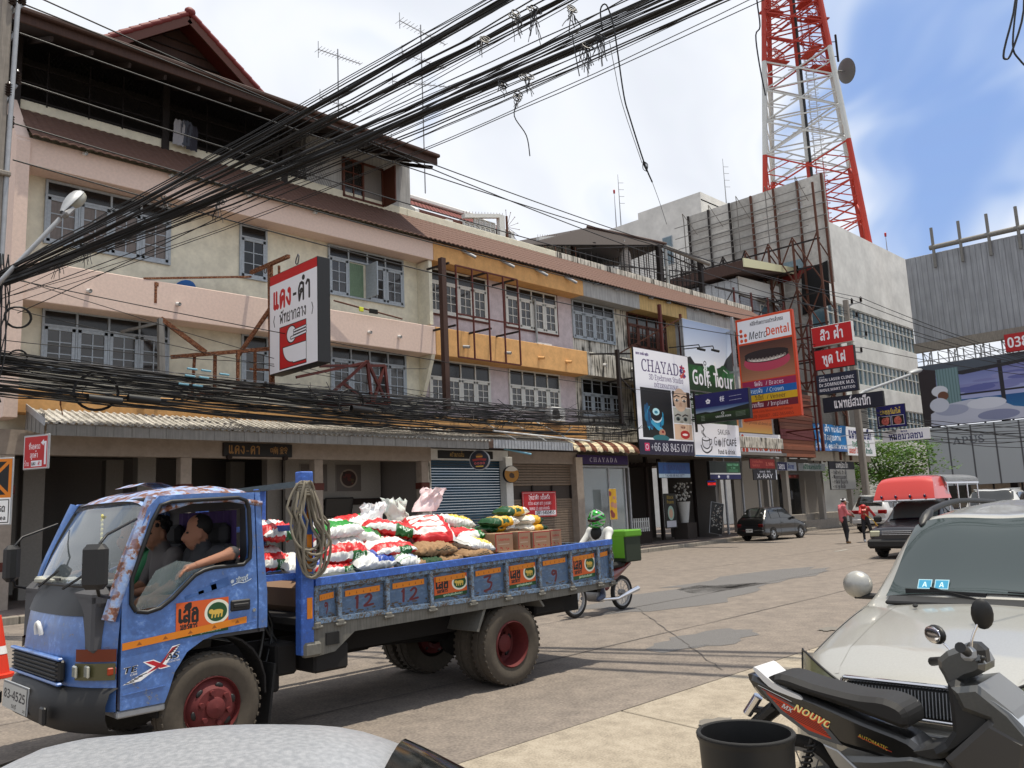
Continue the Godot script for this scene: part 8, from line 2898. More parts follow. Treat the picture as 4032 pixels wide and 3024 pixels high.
func cargo() -> void:
	var mats:={}
	for k in ["red","bigred","green","greenred","blue","plain","yellow","paper","greenpaper","weber"]:
		var m:=print_mat(sack_tex(k),0.42 if not k.contains("paper") else 0.85)
		m.heightmap_enabled=true
		m.heightmap_texture=M.t_bump
		m.heightmap_scale=0.12
		mats[k]=m
	var S:=[
		[v3(4.36,1.66,-6.72),0.46,0.40,0.17,0.15,-0.15,0.06,"green","white sack with a bright green stripe, topmost beside the rope","sack"],
		[v3(4.36,1.49,-6.62),0.52,0.40,0.20,0.05,-0.55,-0.02,"red","red and white sack with a green 4643 label, beside the rope post","sack"],
		[v3(4.74,1.60,-6.85),0.42,0.38,0.16,-0.5,-0.1,-0.25,"green","green striped white sack leaning between two red sacks","sack"],
		[v3(5.12,1.63,-6.9),0.58,0.45,0.19,-0.35,-0.05,-0.18,"red","wide red and white sack with striped panels, sloping right of the green one","sack"],
		[v3(4.90,1.475,-6.62),0.5,0.36,0.14,0.05,-0.3,0.03,"red","flattened white sack with red edges squeezed under the sloping red sack","sack"],
		[v3(4.62,1.37,-6.55),0.5,0.34,0.17,0.1,-0.35,0.02,"blue","white sack with a blue checked patch low by the bed side","sack"],
		[v3(5.0,1.34,-6.55),0.36,0.34,0.17,0.3,-0.3,-0.12,"plain","plain white woven sack slumping right of the blue checked one","sack"],
		[v3(5.58,1.60,-6.82),0.50,0.46,0.22,1.25,0.0,0.50,"bigred","big glossy red sack tipped up with its open plastic mouth","sack"],
		[v3(5.42,1.415,-6.62),0.5,0.36,0.16,0.0,-0.1,0.0,"paper","brown paper cement sack under the big red sack","sack"],
		[v3(5.34,1.29,-6.56),0.46,0.34,0.13,0.0,0.0,0.0,"greenpaper","brown and dark green paper sack lying lowest by the bed side","sack"],
		[v3(6.28,1.66,-7.3),0.5,0.42,0.18,-0.3,0.0,-0.15,"yellow","grey, blue and yellow printed sack behind the big red sack","sack"],
		[v3(6.15,1.53,-6.92),0.42,0.36,0.14,0.1,-0.15,0.0,"greenred","sack with a green end and red top left of the cartons","sack"],
		[v3(6.02,1.43,-6.63),0.40,0.34,0.15,0.1,-0.2,-0.12,"yellow","white sack with a yellow band in front of the green ended one","sack"],
		[v3(5.93,1.33,-6.56),0.40,0.32,0.13,0.0,0.0,0.0,"paper","brown paper sack beneath the yellow banded one","sack"],
		[v3(5.62,1.30,-6.58),0.30,0.3,0.12,0.2,0.0,0.0,"paper","small brown paper sack between two lowest paper sacks","sack"],
		[v3(4.84,1.70,-7.2),0.4,0.36,0.18,0.4,0.0,0.1,"greenred","red topped sack half hidden behind the striped green sacks","sack"],
		[v3(3.80,1.67,-6.85),0.42,0.38,0.18,0.2,-0.2,0.0,"red","red and white sack seen between the cab and the rope post, upper one","sack"],
		[v3(3.68,1.44,-6.75),0.42,0.36,0.17,0.1,-0.4,0.0,"red","red and white sack seen between the cab and the rope post, lower one","sack"],
		[v3(3.95,1.38,-6.65),0.42,0.34,0.16,0.0,-0.3,0.0,"blue","blue patched sack low behind the rope","sack"],
		[v3(4.25,1.33,-6.56),0.46,0.3,0.14,0.1,-0.3,0.0,"red","red sack lowest in the row right of the rope post","sack"],
		[v3(6.98,1.755,-7.0),0.40,0.28,0.13,0.12,0.0,0.0,"weber","yellow and white mortar bag on the very top of the rear stack","bag"],
		[v3(6.70,1.645,-6.92),0.42,0.30,0.13,0.0,-0.05,0.02,"weber","yellow mortar bag on the left of the rear stack","bag"],
		[v3(7.18,1.645,-6.92),0.28,0.30,0.13,3.3,0.0,0.0,"weber","mortar bag with its green end showing, right under the top one","bag"],
		[v3(7.20,1.555,-6.9),0.32,0.30,0.11,3.1,0.0,0.0,"weber","lowest right mortar bag resting on the cartons","bag"],
		[v3(6.68,1.57,-7.02),0.36,0.30,0.11,0.2,0.0,0.0,"weber","lowest left mortar bag resting on the big flat carton","bag"],
	]
	for k in S.size():
		var s=S[k]
		var o:=solo("sack" if s[9]=="sack" else "mortar_bag",sack_mesh(s[1],s[2],s[3],40+k),mats[s[7]],s[8],s[9],"sacks on the truck bed" if s[9]=="sack" else "mortar bags on the cartons")
		o.transform=Transform3D(Basis(Vector3.UP,s[4])*Basis(Vector3.BACK,s[6])*Basis(Vector3.RIGHT,-s[5]),s[0])
	plastic_mouth(v3(5.66,1.80,-6.98),0.13,0.24,0.35,Color(0.90,0.80,0.80),"translucent plastic liner flaring from the tipped red sack",3)
	plastic_mouth(v3(5.55,1.66,-7.25),0.12,0.28,-0.25,Color(0.85,0.88,0.84),"upright white plastic sack with green print standing behind the red one",5)
	plastic_mouth(v3(5.04,1.70,-7.1),0.12,0.2,0.15,Color(0.92,0.92,0.92),"crumpled white plastic sack top rising behind the striped sacks",8)
	var mb:=MB.new()
	var rows:=[]
	for i in 8:
		var line:=PackedVector3Array()
		for j in 22:
			var x:=3.95+j*0.032
			line.append(v3(x,1.26+0.05*sin(i/7.0*PI)+0.025*sin(j*0.8+i)*(i/7.0)-0.02*j/22.0,-6.34-i*0.03))
		rows.append(line)
	mb.grid(rows)
	solo("grey_tarpaulin",mb,mat(Color(0.22,0.25,0.25),0.5),"crumpled dark grey tarpaulin tucked along the bed side by the rope","tarpaulin")
	var cp:=pic(128,96,Color(0.60,0.46,0.35))
	cp.rect(0,0,128,6,Color(0.62,0.12,0.10))
	cp.rect(0,0,6,96,Color(0.62,0.12,0.10))
	cp.latin("CAMPANA",62,40,17,Color(0.66,0.16,0.12),"bold",1,0,true)
	cp.rect(20,56,80,4,Color(0.72,0.62,0.54))
	cp.blots(10,4,74,110,16,2,5,[Color(0.62,0.14,0.11)])
	var ct:=print_mat(cp.tex(),0.85)
	var side:=mat(Color(0.62,0.50,0.40),0.9,0.0,M.t_fine,3.0,false)
	var C:=[
		[v3(6.47,1.43,-6.76),v3(0.28,0.20,0.3),"carton with a grid print and red edges, first from the left beside the sacks"],
		[v3(6.79,1.435,-6.76),v3(0.2,0.20,0.3),"narrow carton with a red vertical print between two wider cartons"],
		[v3(7.07,1.43,-6.76),v3(0.30,0.19,0.3),"wide carton with red capitals and a red lower edge, below the lowest right bag"],
		[v3(7.34,1.435,-6.78),v3(0.2,0.19,0.3),"small carton with red capitals at the rear end of the row"],
		[v3(6.55,1.47,-7.15),v3(0.5,0.2,0.4),"big flat plain carton behind the row carrying mortar bags"],
		[v3(7.1,1.46,-7.15),v3(0.5,0.2,0.4),"plain carton behind the right hand mortar bags"],
	]
	for k in C.size():
		var c=C[k]
		var o:=thing("carton",c[2],"carton",c[0]-v3(0,c[1].y/2,0),rnd(-0.04,0.04),"cartons on the truck bed")
		obj("box",MB.new().cbox(v3(0,c[1].y/2,0),c[1],0.006),side,o)
		if k<4:
			decal(o,"printed_side",ct.albedo_texture,v3(-c[1].x/2+0.004,0.004,c[1].z/2+0.002),v3(c[1].x/2-0.004,0.004,c[1].z/2+0.002),v3(c[1].x/2-0.004,c[1].y-0.004,c[1].z/2+0.002),v3(-c[1].x/2+0.004,c[1].y-0.004,c[1].z/2+0.002))
		obj("tape",MB.new().box(v3(0,c[1].y+0.001,0),v3(c[1].x,0.002,0.05)),mat(Color(0.66,0.55,0.42),0.4),o)
	solo("wooden_board",MB.new().cbox(v3(6.95,1.315,-6.85),v3(1.15,0.04,0.6),0.008),mat(Color(0.62,0.50,0.38),0.9,0.0,M.t_streak,3.0),"pale wooden board under the row of cartons","board")
	mb=MB.new()
	mb.cbox(v3(6.9,1.12,-7.1),v3(1.2,0.34,0.7),0.01)
	mb.cbox(v3(5.2,1.08,-7.15),v3(2.4,0.28,1.3),0.06)
	solo("lower_load",mb,side,"lower layer of the load hidden behind the bed side","load","","stuff")
func plastic_mouth(at: Vector3,r: float,h: float,lean: float,c: Color,label: String,sd: int) -> void:
	var f:=FastNoiseLite.new()
	f.seed=sd
	f.frequency=1.0
	var rows:=[]
	for i in 12:
		var g:=i/11.0
		var line:=PackedVector3Array()
		for j in 33:
			var a:=-TAU*j/32
			var rr:=r*(1.15-0.2*g)*(1.0+1.1*f.get_noise_3d(cos(a)*1.5,sin(a)*1.5,g*2.0)*g)
			line.append(at+v3(cos(a)*rr+lean*g*0.4,h*g*(1.0+0.25*f.get_noise_2d(cos(a)*2,sin(a)*2+5)),sin(a)*rr*0.7))
		rows.append(line)
	var mb:=MB.new()
	mb.grid(rows,true,true)
	var m:=mat(c,0.35)
	m.backlight_enabled=true
	m.backlight=Color(0.5,0.48,0.48)
	solo("plastic_sack",mb,m,label,"plastic sack")
func car_point(st: Array,x: float,t: float,side: float) -> Vector3:
	var i:=0
	while i<st.size()-2 and x>st[i+1][0]:
		i+=1
	var f:=clampf((x-st[i][0])/(st[i+1][0]-st[i][0]),0,1)
	var q:=[]
	for k in range(1,7):
		q.append(cubic_interpolate(st[i][k],st[i+1][k],st[maxi(i-1,0)][k],st[mini(i+2,st.size()-1)][k],f) if absf(st[i+1][2]-st[i][2])<9.0 else 0.0)
	var P:=[Vector2(0,q[0]),Vector2(q[3],q[0]),Vector2(q[4],lerpf(q[0],q[1],0.5)),Vector2(q[4]*0.985,q[1]),Vector2(q[5],q[2]-0.045),Vector2(0,q[2])]
	var u:=t*5.0
	var j:=mini(int(u),4)
	var r: Vector2=P[j].cubic_interpolate(P[j+1],P[maxi(j-1,0)],P[mini(j+2,5)] if j<4 else Vector2(-P[4].x,P[4].y),u-j) if j>0 else P[0].lerp(P[1],u)
	return v3(x,r.y,r.x*side)
func car_patch(o: Node,called: String,st: Array,x0: float,x1: float,t0: float,t1: float,side: float,off: float,m: Material,nx:=10,nt:=8,slope:=0.0) -> MeshInstance3D:
	var rows:=[]
	for i in nx+1:
		var line:=PackedVector3Array()
		for j in nt+1:
			var g:=float(j)/nt
			var s:=side
			var t:=lerpf(t0,t1,g)
			if side==0.0:
				s=1.0 if g<0.5 else -1.0
				t=lerpf(t0,1.0,1.0-absf(g*2.0-1.0))
			var x:=lerpf(x0+slope*g,x1+(slope if false else 0.0),float(i)/nx)
			var p:=car_point(st,x,t,s)
			line.append(p+(v3(0,0.02,s*0.004) if side==0.0 else v3(0,0.0,s*0.012)))
		rows.append(line)
	var mb:=MB.new()
	mb.grid(rows,side>=0.0)
	return obj(called,mb,m,o)
func car_body(o: Node,st: Array,m: Material,nx:=56) -> void:
	var secs:=[]
	for i in nx+1:
		var f:=float(i)/nx
		var x:=lerpf(st[0][0],st[st.size()-1][0],f)
		var line:=PackedVector3Array()
		for j in 49:
			var g:=j/24.0
			line.append(car_point(st,x,g if j<=24 else 2.0-g,1.0 if j<=24 else -1.0))
		secs.append(line)
	var mb:=MB.new()
	mb.grid(secs,true,true)
	for e in [0,nx]:
		var c: Vector3=(secs[e][0]+secs[e][24])/2
		for j in 48:
			if e==0:
				mb.tri(c,secs[e][j+1],secs[e][j])
			else:
				mb.tri(c,secs[e][j],secs[e][j+1])
	obj("body",mb,m,o)
func car_wheels(o: Node,xs: Array,hw: float,r: float,rim: Material,style:="alloy") -> void:
	for x in xs:
		for s in [1.0,-1.0]:
			var pts:=[]
			for k in 17:
				var a:=PI*k/16
				pts.append(Vector2(x+cos(a)*r*1.16,r+sin(a)*r*1.16))
			var mb:=MB.new()
			mb.prism(PackedVector2Array(pts+[Vector2(x-r*1.1,0.16),Vector2(x+r*1.1,0.16)]),s*(hw-0.16) if s>0 else -hw-0.006,s*(hw+0.006) if s>0 else -hw+0.16)
			obj("wheel_arch",mb,M.blackmatt,o)
			wheel_lathe(o,v3(x,r,s*(hw-0.07)),r,0.19,s,r*0.66,rim,M.rubber,style)
func shut_line(o: Node,st: Array,x0: float,t0: float,x1: float,t1: float,side: float) -> void:
	var pts:=[]
	for k in 9:
		var f:=k/8.0
		var p:=car_point(st,lerpf(x0,x1,f),lerpf(t0,t1,f),side)
		pts.append(p+v3(0,0,side*0.001)+(v3(0,0.001,0) if t0>0.72 else Vector3()))
	var mb:=MB.new()
	mb.tube(pts,0.005,4,false)
	obj("shut_line",mb,M.black,o)
func bit(o: Node,called: String,c: Vector3,s: Vector3,m: Material,k:=0.01,b:=Basis()) -> MeshInstance3D:
	return obj(called,MB.new().cbox(c,s,k,b),m,o)
func paint(c: Color,metal:=0.0,rough:=0.3) -> StandardMaterial3D:
	var m:=mat(c,rough,metal,M.t_fine,2.0,false)
	m.clearcoat_enabled=true
	m.clearcoat=0.8
	m.clearcoat_roughness=0.08
	return m
func minivan() -> void:
	var o:=thing("minivan","champagne silver minivan facing the camera behind the parked scooter","minivan",v3(5.0,-0.15,-1.89))
	var silver:=paint(Color(0.68,0.675,0.65),0.35,0.38)
	var st:=[
		[-0.04,0.24,0.52,0.72,0.55,0.56,0.46],[0.02,0.19,0.60,0.83,0.66,0.69,0.52],[0.15,0.18,0.70,0.89,0.72,0.77,0.58],[0.45,0.17,0.80,0.97,0.80,0.85,0.64],[1.0,0.17,0.90,1.055,0.84,0.90,0.70],[1.55,0.17,1.0,1.12,0.85,0.92,0.74],
		[1.68,0.17,1.02,1.15,0.85,0.92,0.745],[2.25,0.18,1.06,1.66,0.86,0.92,0.66],[2.5,0.18,1.07,1.72,0.86,0.92,0.66],[3.6,0.18,1.07,1.78,0.86,0.92,0.65],[4.4,0.2,1.06,1.74,0.85,0.91,0.64],[4.75,0.25,1.0,1.3,0.8,0.88,0.62],[4.85,0.3,0.8,1.0,0.7,0.8,0.6]]
	car_body(o,st,silver,90)
	var gl:=mat(Color(0.20,0.24,0.24),0.05)
	gl.metallic_specular=0.9
	car_patch(o,"windscreen",st,1.70,2.26,0.80,1.0,0.0,0.006,gl,16,24)
	for s in [1.0,-1.0]:
		car_patch(o,"side_window",st,2.15,4.3,0.635,0.78,s,0.006,gl,20,6,0.35)
		car_patch(o,"bonnet_crease",st,0.10,1.5,0.842,0.852,s,0.006,silver,16,2)
		shut_line(o,st,0.12,0.70,1.6,0.74,s)
		shut_line(o,st,1.75,0.62,1.85,0.25,s)
		var mb:=MB.new()
		var rows:=[]
		for i in 13:
			var f:=i/12.0
			var line:=PackedVector3Array()
			for j in 9:
				var g:=j/8.0
				var z:=lerpf(0.40,0.815,f)
				var yb:=lerpf(0.70,0.66,pow(f,1.5))
				var yt:=lerpf(0.80,0.925,sin(f*1.9)/sin(1.9) if f<0.8 else 1.0-(f-0.8)*0.25)
				line.append(v3(-0.02+0.36*pow(f,2.2)+0.05*g,lerpf(yb,yt,g),s*z))
			rows.append(line)
		mb.grid(rows,s>0)
		var lens:=mat(Color(0.55,0.55,0.42),0.12,0.0,M.t_blot,6.0,false)
		var hl:=obj("headlight",mb,lens,o)
		obj("reflector",MB.new().ball(v3(-0.01,0.765,s*0.56),v3(0.045,0.085,0.13),8,12),mat(Color(0.42,0.43,0.36),0.2,0.3,M.t_blot,9.0,false),hl)
		mb=MB.new()
		var rim:=[]
		for i in 13:
			rim.append(rows[i][8])
		for j in range(7,-1,-1):
			rim.append(rows[12][j])
		rim.reverse()
		for j in 9:
			rim.push_back(rows[0][j])
		mb.tube(rim,0.008,5,false)
		obj("lamp_seal",mb,M.black,hl)
		var mr:=obj("door_mirror",MB.new().ball(v3(1.85,1.2,s*1.02),v3(0.09,0.11,0.12),8,12),silver,o)
		bit(mr,"mirror_foot",v3(1.86,1.11,s*0.95),v3(0.1,0.04,0.2),M.black)
		bit(o,"washer_jet",v3(1.38,1.11,s*0.42),v3(0.035,0.025,0.035),M.black,0.01)
		mb=MB.new()
		mb.tube(smooth([v3(2.3,1.69,s*0.6),v3(2.5,1.77,s*0.6),v3(3.2,1.83,s*0.59),v3(4.2,1.80,s*0.58)],4),0.025,6)
		mb.ball(v3(2.34,1.71,s*0.6),v3(0.16,0.035,0.045),6,10,Basis(Vector3.BACK,0.45))
		obj("roof_rail",mb,M.black,o)
	for q in [[0.62,0.1],[-0.05,-0.6]]:
		var mb:=MB.new()
		mb.bar(v3(1.66,1.135,q[0]-0.05),v3(1.74,1.20,q[1]*0.5+q[0]*0.5-0.1),0.02)
		mb.bar(v3(1.70,1.165,q[0]*0.75),v3(1.72,1.18,q[1]),0.016,0.03)
		obj("wiper",mb,M.black,o)
	bit(o,"scuttle",v3(1.63,1.115,0),v3(0.12,0.03,1.42),M.black,0.01,Basis(Vector3.BACK,0.3))
	var g:=bit(o,"grille",v3(-0.055,0.77,0),v3(0.05,0.17,0.68),M.black,0.02,Basis(Vector3.BACK,-0.18))
	for k in 37:
		bit(g,"slat",v3(-0.086,0.768,-0.324+k*0.018),v3(0.012,0.135,0.005),M.galv,0.002,Basis(Vector3.BACK,-0.18))
	var ch:=MB.new()
	var ring:=[]
	for q in [[0.855,-0.35],[0.86,0.0],[0.855,0.35],[0.77,0.365],[0.69,0.34],[0.685,0.0],[0.69,-0.34],[0.77,-0.365],[0.855,-0.35]]:
		ring.append(v3(-0.085+(q[0]-0.77)*0.18,q[0],q[1]))
	ch.tube(smooth(ring,3),0.014,6,false)
	ch.cbox(v3(-0.07,0.862,0),v3(0.04,0.024,0.7),0.008)
	obj("chrome_surround",ch,M.chrome,g)
	var bd:=obj("badge",MB.new().ball(v3(-0.1,0.775,0),v3(0.012,0.042,0.075),8,20),M.chrome,g)
	bd=obj("badge_field",MB.new().ball(v3(-0.106,0.775,0),v3(0.01,0.034,0.065),8,20),mat(Color(0.2,0.2,0.21),0.3),bd.get_parent())
	var p:=pic(96,40,Color(0,0,0,0))
	p.latin("KIA",48,33,38,Color(0.9,0.9,0.9),"bold",1.1,0,true)
	decal(g,"badge_letters",p.tex(),v3(-0.119,0.75,-0.052),v3(-0.119,0.75,0.052),v3(-0.117,0.80,0.052),v3(-0.117,0.80,-0.052),true)
	var rows:=[]
	for e in [[0.16,0.05],[0.22,-0.03],[0.42,-0.075],[0.56,-0.07],[0.63,-0.04],[0.655,0.02]]:
		var line:=PackedVector3Array()
		for j in 25:
			var f:=lerpf(-1.0,1.0,j/24.0)
			line.append(v3(e[1]-0.02+0.36*pow(absf(f),3.0),e[0],f*0.84))
		rows.append(line)
	obj("bumper",MB.new().grid(rows),silver,o)
	p=pic(160,72,Color(0.70,0.70,0.68))
	p.thai("ชบ",6,52,26,Color(0.1,0.1,0.1),0.16)
	p.latin("6193",60,54,48,Color(0.09,0.09,0.1),"bold",0.9)
	p.rect(0,0,160,3,Color(0.4,0.4,0.4))
	var pl:=bit(o,"number_plate",v3(-0.10,0.535,0.02),v3(0.012,0.15,0.36),M.galv,0.004,Basis(Vector3.BACK,-0.1))
	decal(pl,"plate_face",p.tex(),v3(-0.115,0.465,-0.155),v3(-0.115,0.465,0.195),v3(-0.101,0.605,0.195),v3(-0.101,0.605,-0.155))
	p=pic(64,48,Color(0.62,0.76,0.80))
	p.rect(4,4,56,40,Color(0.15,0.55,0.70))
	p.latin("A",32,38,34,Color(0.8,0.9,0.92),"bold",1,0,true)
	for z in [-0.52,-0.40]:
		decal(o,"screen_sticker",p.tex(),v3(1.735,1.195,z),v3(1.735,1.195,z+0.1),v3(1.79,1.26,z+0.1),v3(1.79,1.26,z))
	car_wheels(o,[0.95,3.9],0.86,0.32,M.galv)
func plain_car(called: String,label: String,at: Vector3,turn: float,st: Array,m: Material,hw: float,wheels: Array,r: float,glass: Array) -> Node3D:
	var o:=thing(called,label,"car",at,turn)
	car_body(o,st,m)
	var gl:=mat(Color(0.09,0.10,0.10),0.08)
	gl.metallic_specular=0.7
	car_patch(o,"windscreen",st,glass[0],glass[1],0.80,1.0,0.0,0.006,gl,10,14)
	car_patch(o,"rear_window",st,glass[2],glass[3],0.80,1.0,0.0,0.006,gl,10,14)
	for s in [1.0,-1.0]:
		var mid: float=(glass[1]+glass[2])/2
		car_patch(o,"side_window",st,glass[0]+0.25,mid-0.05,0.635,0.77,s,0.006,gl,10,5,0.28)
		car_patch(o,"side_window",st,mid+0.05,glass[2]-0.05,0.635,0.77,s,0.006,gl,10,5)
		shut_line(o,st,mid,0.60,mid,0.22,s)
		shut_line(o,st,glass[0]+0.12,0.60,glass[0]+0.2,0.22,s)
		bit(o,"door_mirror",v3(glass[0]+0.35,st[4][2]+0.08,s*(hw+0.06)),v3(0.1,0.12,0.16),m,0.03)
		bit(o,"door_handle",v3(mid-0.14,st[4][2]-0.1,s*(hw+0.035)),v3(0.14,0.025,0.03),M.black,0.008)
	car_wheels(o,wheels,hw,r,M.galv)
	return o
func traffic() -> void:
	var grey:=paint(Color(0.075,0.08,0.085))
	var st:=[[0.0,0.28,0.5,0.6,0.5,0.56,0.45],[0.12,0.2,0.6,0.74,0.64,0.70,0.56],[0.8,0.18,0.8,0.9,0.68,0.73,0.6],[0.98,0.18,0.84,0.96,0.68,0.73,0.6],[1.6,0.18,0.88,1.42,0.68,0.73,0.5],[2.0,0.18,0.89,1.47,0.68,0.73,0.5],[3.0,0.18,0.9,1.44,0.68,0.73,0.5],[3.5,0.22,0.9,1.05,0.67,0.72,0.55],[3.6,0.25,0.8,0.92,0.64,0.7,0.52],[3.66,0.3,0.6,0.7,0.6,0.64,0.5]]
	var o:=plain_car("hatchback","small dark grey hatchback parked at the far kerb, seen from behind",v3(37.9,0,-18.85),PI-0.09,st,grey,0.73,[0.7,2.95],0.28,[1.0,1.58,3.06,3.48])
	for s in [1.0,-1.0]:
		bit(o,"tail_light",v3(3.63,0.68,s*0.56),v3(0.07,0.15,0.24),mat(Color(0.30,0.04,0.03),0.15),0.02)
		bit(o,"star_sticker",v3(3.30,1.22,s*0.42),v3(0.01,0.07,0.07),M.whiteplastic,0.002,Basis(Vector3.RIGHT,0.78))
	bit(o,"rear_bumper",v3(3.64,0.40,0),v3(0.14,0.22,1.4),grey,0.05)
	var p:=pic(96,40,Color(0.85,0.85,0.83))
	p.thai("ชง",6,26,15,Color(0.1,0.1,0.1),0.16)
	p.latin("4481",36,27,24,Color(0.1,0.1,0.1))
	var pl:=bit(o,"number_plate",v3(3.715,0.47,0),v3(0.01,0.16,0.36),M.galv,0.003)
	decal(pl,"plate_face",p.tex(),v3(3.722,0.40,0.17),v3(3.722,0.40,-0.17),v3(3.722,0.54,-0.17),v3(3.722,0.54,0.17))
	bit(o,"rear_wiper",v3(3.42,1.05,0.1),v3(0.02,0.02,0.4),M.black,0.004)
	var white:=paint(Color(0.80,0.80,0.79))
	st=[[0.0,0.4,0.7,0.85,0.7,0.74,0.6],[0.15,0.3,0.85,1.0,0.82,0.86,0.7],[1.2,0.28,1.0,1.12,0.86,0.9,0.74],[1.4,0.28,1.03,1.18,0.86,0.9,0.74],[2.1,0.28,1.06,1.72,0.86,0.9,0.64],[2.6,0.28,1.07,1.8,0.86,0.9,0.64],[4.2,0.28,1.08,1.78,0.86,0.9,0.63],[4.62,0.32,1.08,1.4,0.86,0.9,0.66],[4.72,0.36,1.0,1.15,0.84,0.88,0.66],[4.78,0.42,0.85,1.0,0.78,0.82,0.62]]
	o=plain_car("white_suv","white sport utility car seen from behind, beyond the two measuring men",v3(46.5,0,-16.65),PI-0.04,st,white,0.9,[0.9,3.8],0.37,[1.45,2.08,4.26,4.66])
	for s in [1.0,-1.0]:
		bit(o,"tail_light",v3(4.72,1.0,s*0.68),v3(0.14,0.2,0.42),mat(Color(0.50,0.05,0.05),0.12),0.03)
		bit(o,"roof_rail",v3(3.2,1.82,s*0.55),v3(2.2,0.04,0.05),M.galv,0.015)
	bit(o,"rear_bumper",v3(4.78,0.55,0),v3(0.16,0.28,1.72),white,0.06)
	bit(o,"spare_shadow_sill",v3(4.80,0.40,0),v3(0.1,0.08,1.2),M.blackmatt,0.02).name="lower_valance"  # matt black strip along the bottom of the rear bumper
	var w2:=copy(o,v3(36.5,0,-9.1),PI+0.1,"second white sport utility car half hidden behind the red topped pickup")
	w2.set_meta("category","car")
	var navy:=paint(Color(0.035,0.04,0.10))
	st=[[0.0,0.34,0.6,0.72,0.6,0.66,0.5],[0.1,0.3,0.74,0.88,0.74,0.80,0.62],[1.1,0.28,0.9,1.02,0.78,0.84,0.68],[1.25,0.28,0.92,1.06,0.78,0.84,0.68],[1.85,0.28,0.95,1.52,0.78,0.84,0.6],[2.2,0.28,0.95,1.56,0.78,0.84,0.6],[2.7,0.28,0.95,1.54,0.78,0.84,0.6],[2.85,0.28,0.92,1.0,0.78,0.84,0.7],[4.6,0.3,0.9,0.95,0.78,0.84,0.7]]
	o=thing("shared_taxi","navy pickup taxi with a bright red canopy over its cab","pickup taxi",v3(24.25,0,-9.05))
	car_body(o,st,navy)
	var gl:=mat(Color(0.30,0.34,0.34),0.05)
	car_patch(o,"windscreen",st,1.29,1.86,0.80,1.0,0.0,0.006,gl,10,14)
	for s in [1.0,-1.0]:
		car_patch(o,"side_window",st,1.55,2.6,0.635,0.77,s,0.006,M.panedark,10,5,0.3)
		bit(o,"headlight",v3(0.03,0.70,s*0.62),v3(0.1,0.17,0.28),mat(Color(0.72,0.72,0.62),0.1,0.2),0.03)
		bit(o,"door_mirror",v3(1.35,1.08,s*1.02),v3(0.12,0.2,0.24),M.black,0.05)
	bit(o,"bumper",v3(0.0,0.42,0),v3(0.22,0.26,1.66),M.black,0.06)
	var g:=bit(o,"grille",v3(0.0,0.72,0),v3(0.08,0.14,0.8),M.black,0.02)
	for k in 3:
		bit(g,"grille_bar",v3(-0.045,0.67+0.05*k,0),v3(0.02,0.016,0.8),M.chrome,0.004)
	car_wheels(o,[0.85,3.8],0.84,0.34,M.galv)
	var red:=paint(Color(0.78,0.16,0.10),0.0,0.35)
	var mb:=MB.new()
	var rows:=[]
	for q in [[0.75,1.62,0.83],[0.78,1.72,0.85],[1.0,2.12,0.78],[1.16,2.27,0.70],[1.5,2.30,0.68],[2.2,2.31,0.68]]:
		var line:=PackedVector3Array()
		for j in 13:
			var f:=lerpf(1,-1,j/12.0)
			line.append(v3(q[0],q[1]-0.05*pow(absf(f),4),f*q[2]))
		rows.append(line)
	mb.grid(rows,true)
	for s in [1.0,-1.0]:
		var k:=0 if s>0 else 12
		for i in 5:
			var a: Vector3=rows[i][k]
			var b: Vector3=rows[i+1][k]
			var c:=v3(b.x,minf(b.y,1.62),s*0.85)
			var d:=v3(a.x,minf(a.y,1.62),s*0.85)
			mb.quad(d,c,b,a) if s>0 else mb.quad(a,b,c,d)
	var cn:=obj("canopy_front",mb,red,o)
	for k in 4:
		obj("marker_lamp",MB.new().ball(v3(0.735,1.71,-0.6+k*0.4),v3(0.04,0.05,0.04),5,8),mat(Color(0.12,0.05,0.22),0.2),cn)
	bit(cn,"front_edge",v3(0.76,1.6,0),v3(0.06,0.05,1.74),M.chrome,0.015)
	mb=MB.new()
	rows=[]
	for i in 5:
		var line:=PackedVector3Array()
		for j in 17:
			var a:=PI*j/16
			line.append(v3(2.0+i*0.75,2.08+pow(sin(a),0.6)*0.26,cos(a)*0.84))
		rows.append(line)
	mb.grid(rows,true)
	mb.grid(rows)
	obj("canopy_roof",mb,M.galv,o)
	for x in [2.1,3.0,3.9,4.9]:
		for s in [1.0,-1.0]:
			obj("canopy_post",MB.new().cyl(v3(x,0.9,s*0.8),v3(x,2.1,s*0.8),0.025,8),M.chrome,o)
	for s in [1.0,-1.0]:
		bit(o,"side_rail",v3(3.4,1.25,s*0.8),v3(2.8,0.04,0.04),M.chrome)
		bit(o,"roof_edge",v3(3.4,2.06,s*0.84),v3(3.0,0.07,0.04),M.chrome)
		bit(o,"bench",v3(3.5,1.15,s*0.55),v3(2.4,0.3,0.4),M.browndark,0.03)
	p=pic(80,28,Color(0.30,0.34,0.34))
	p.latin("436",40,24,28,Color(0.75,0.78,0.9),"bold",1.1,0,true)
	decal(o,"route_number",p.tex(),v3(1.76,1.44,0.2),v3(1.76,1.44,0.55),v3(1.83,1.52,0.55),v3(1.83,1.52,0.2))
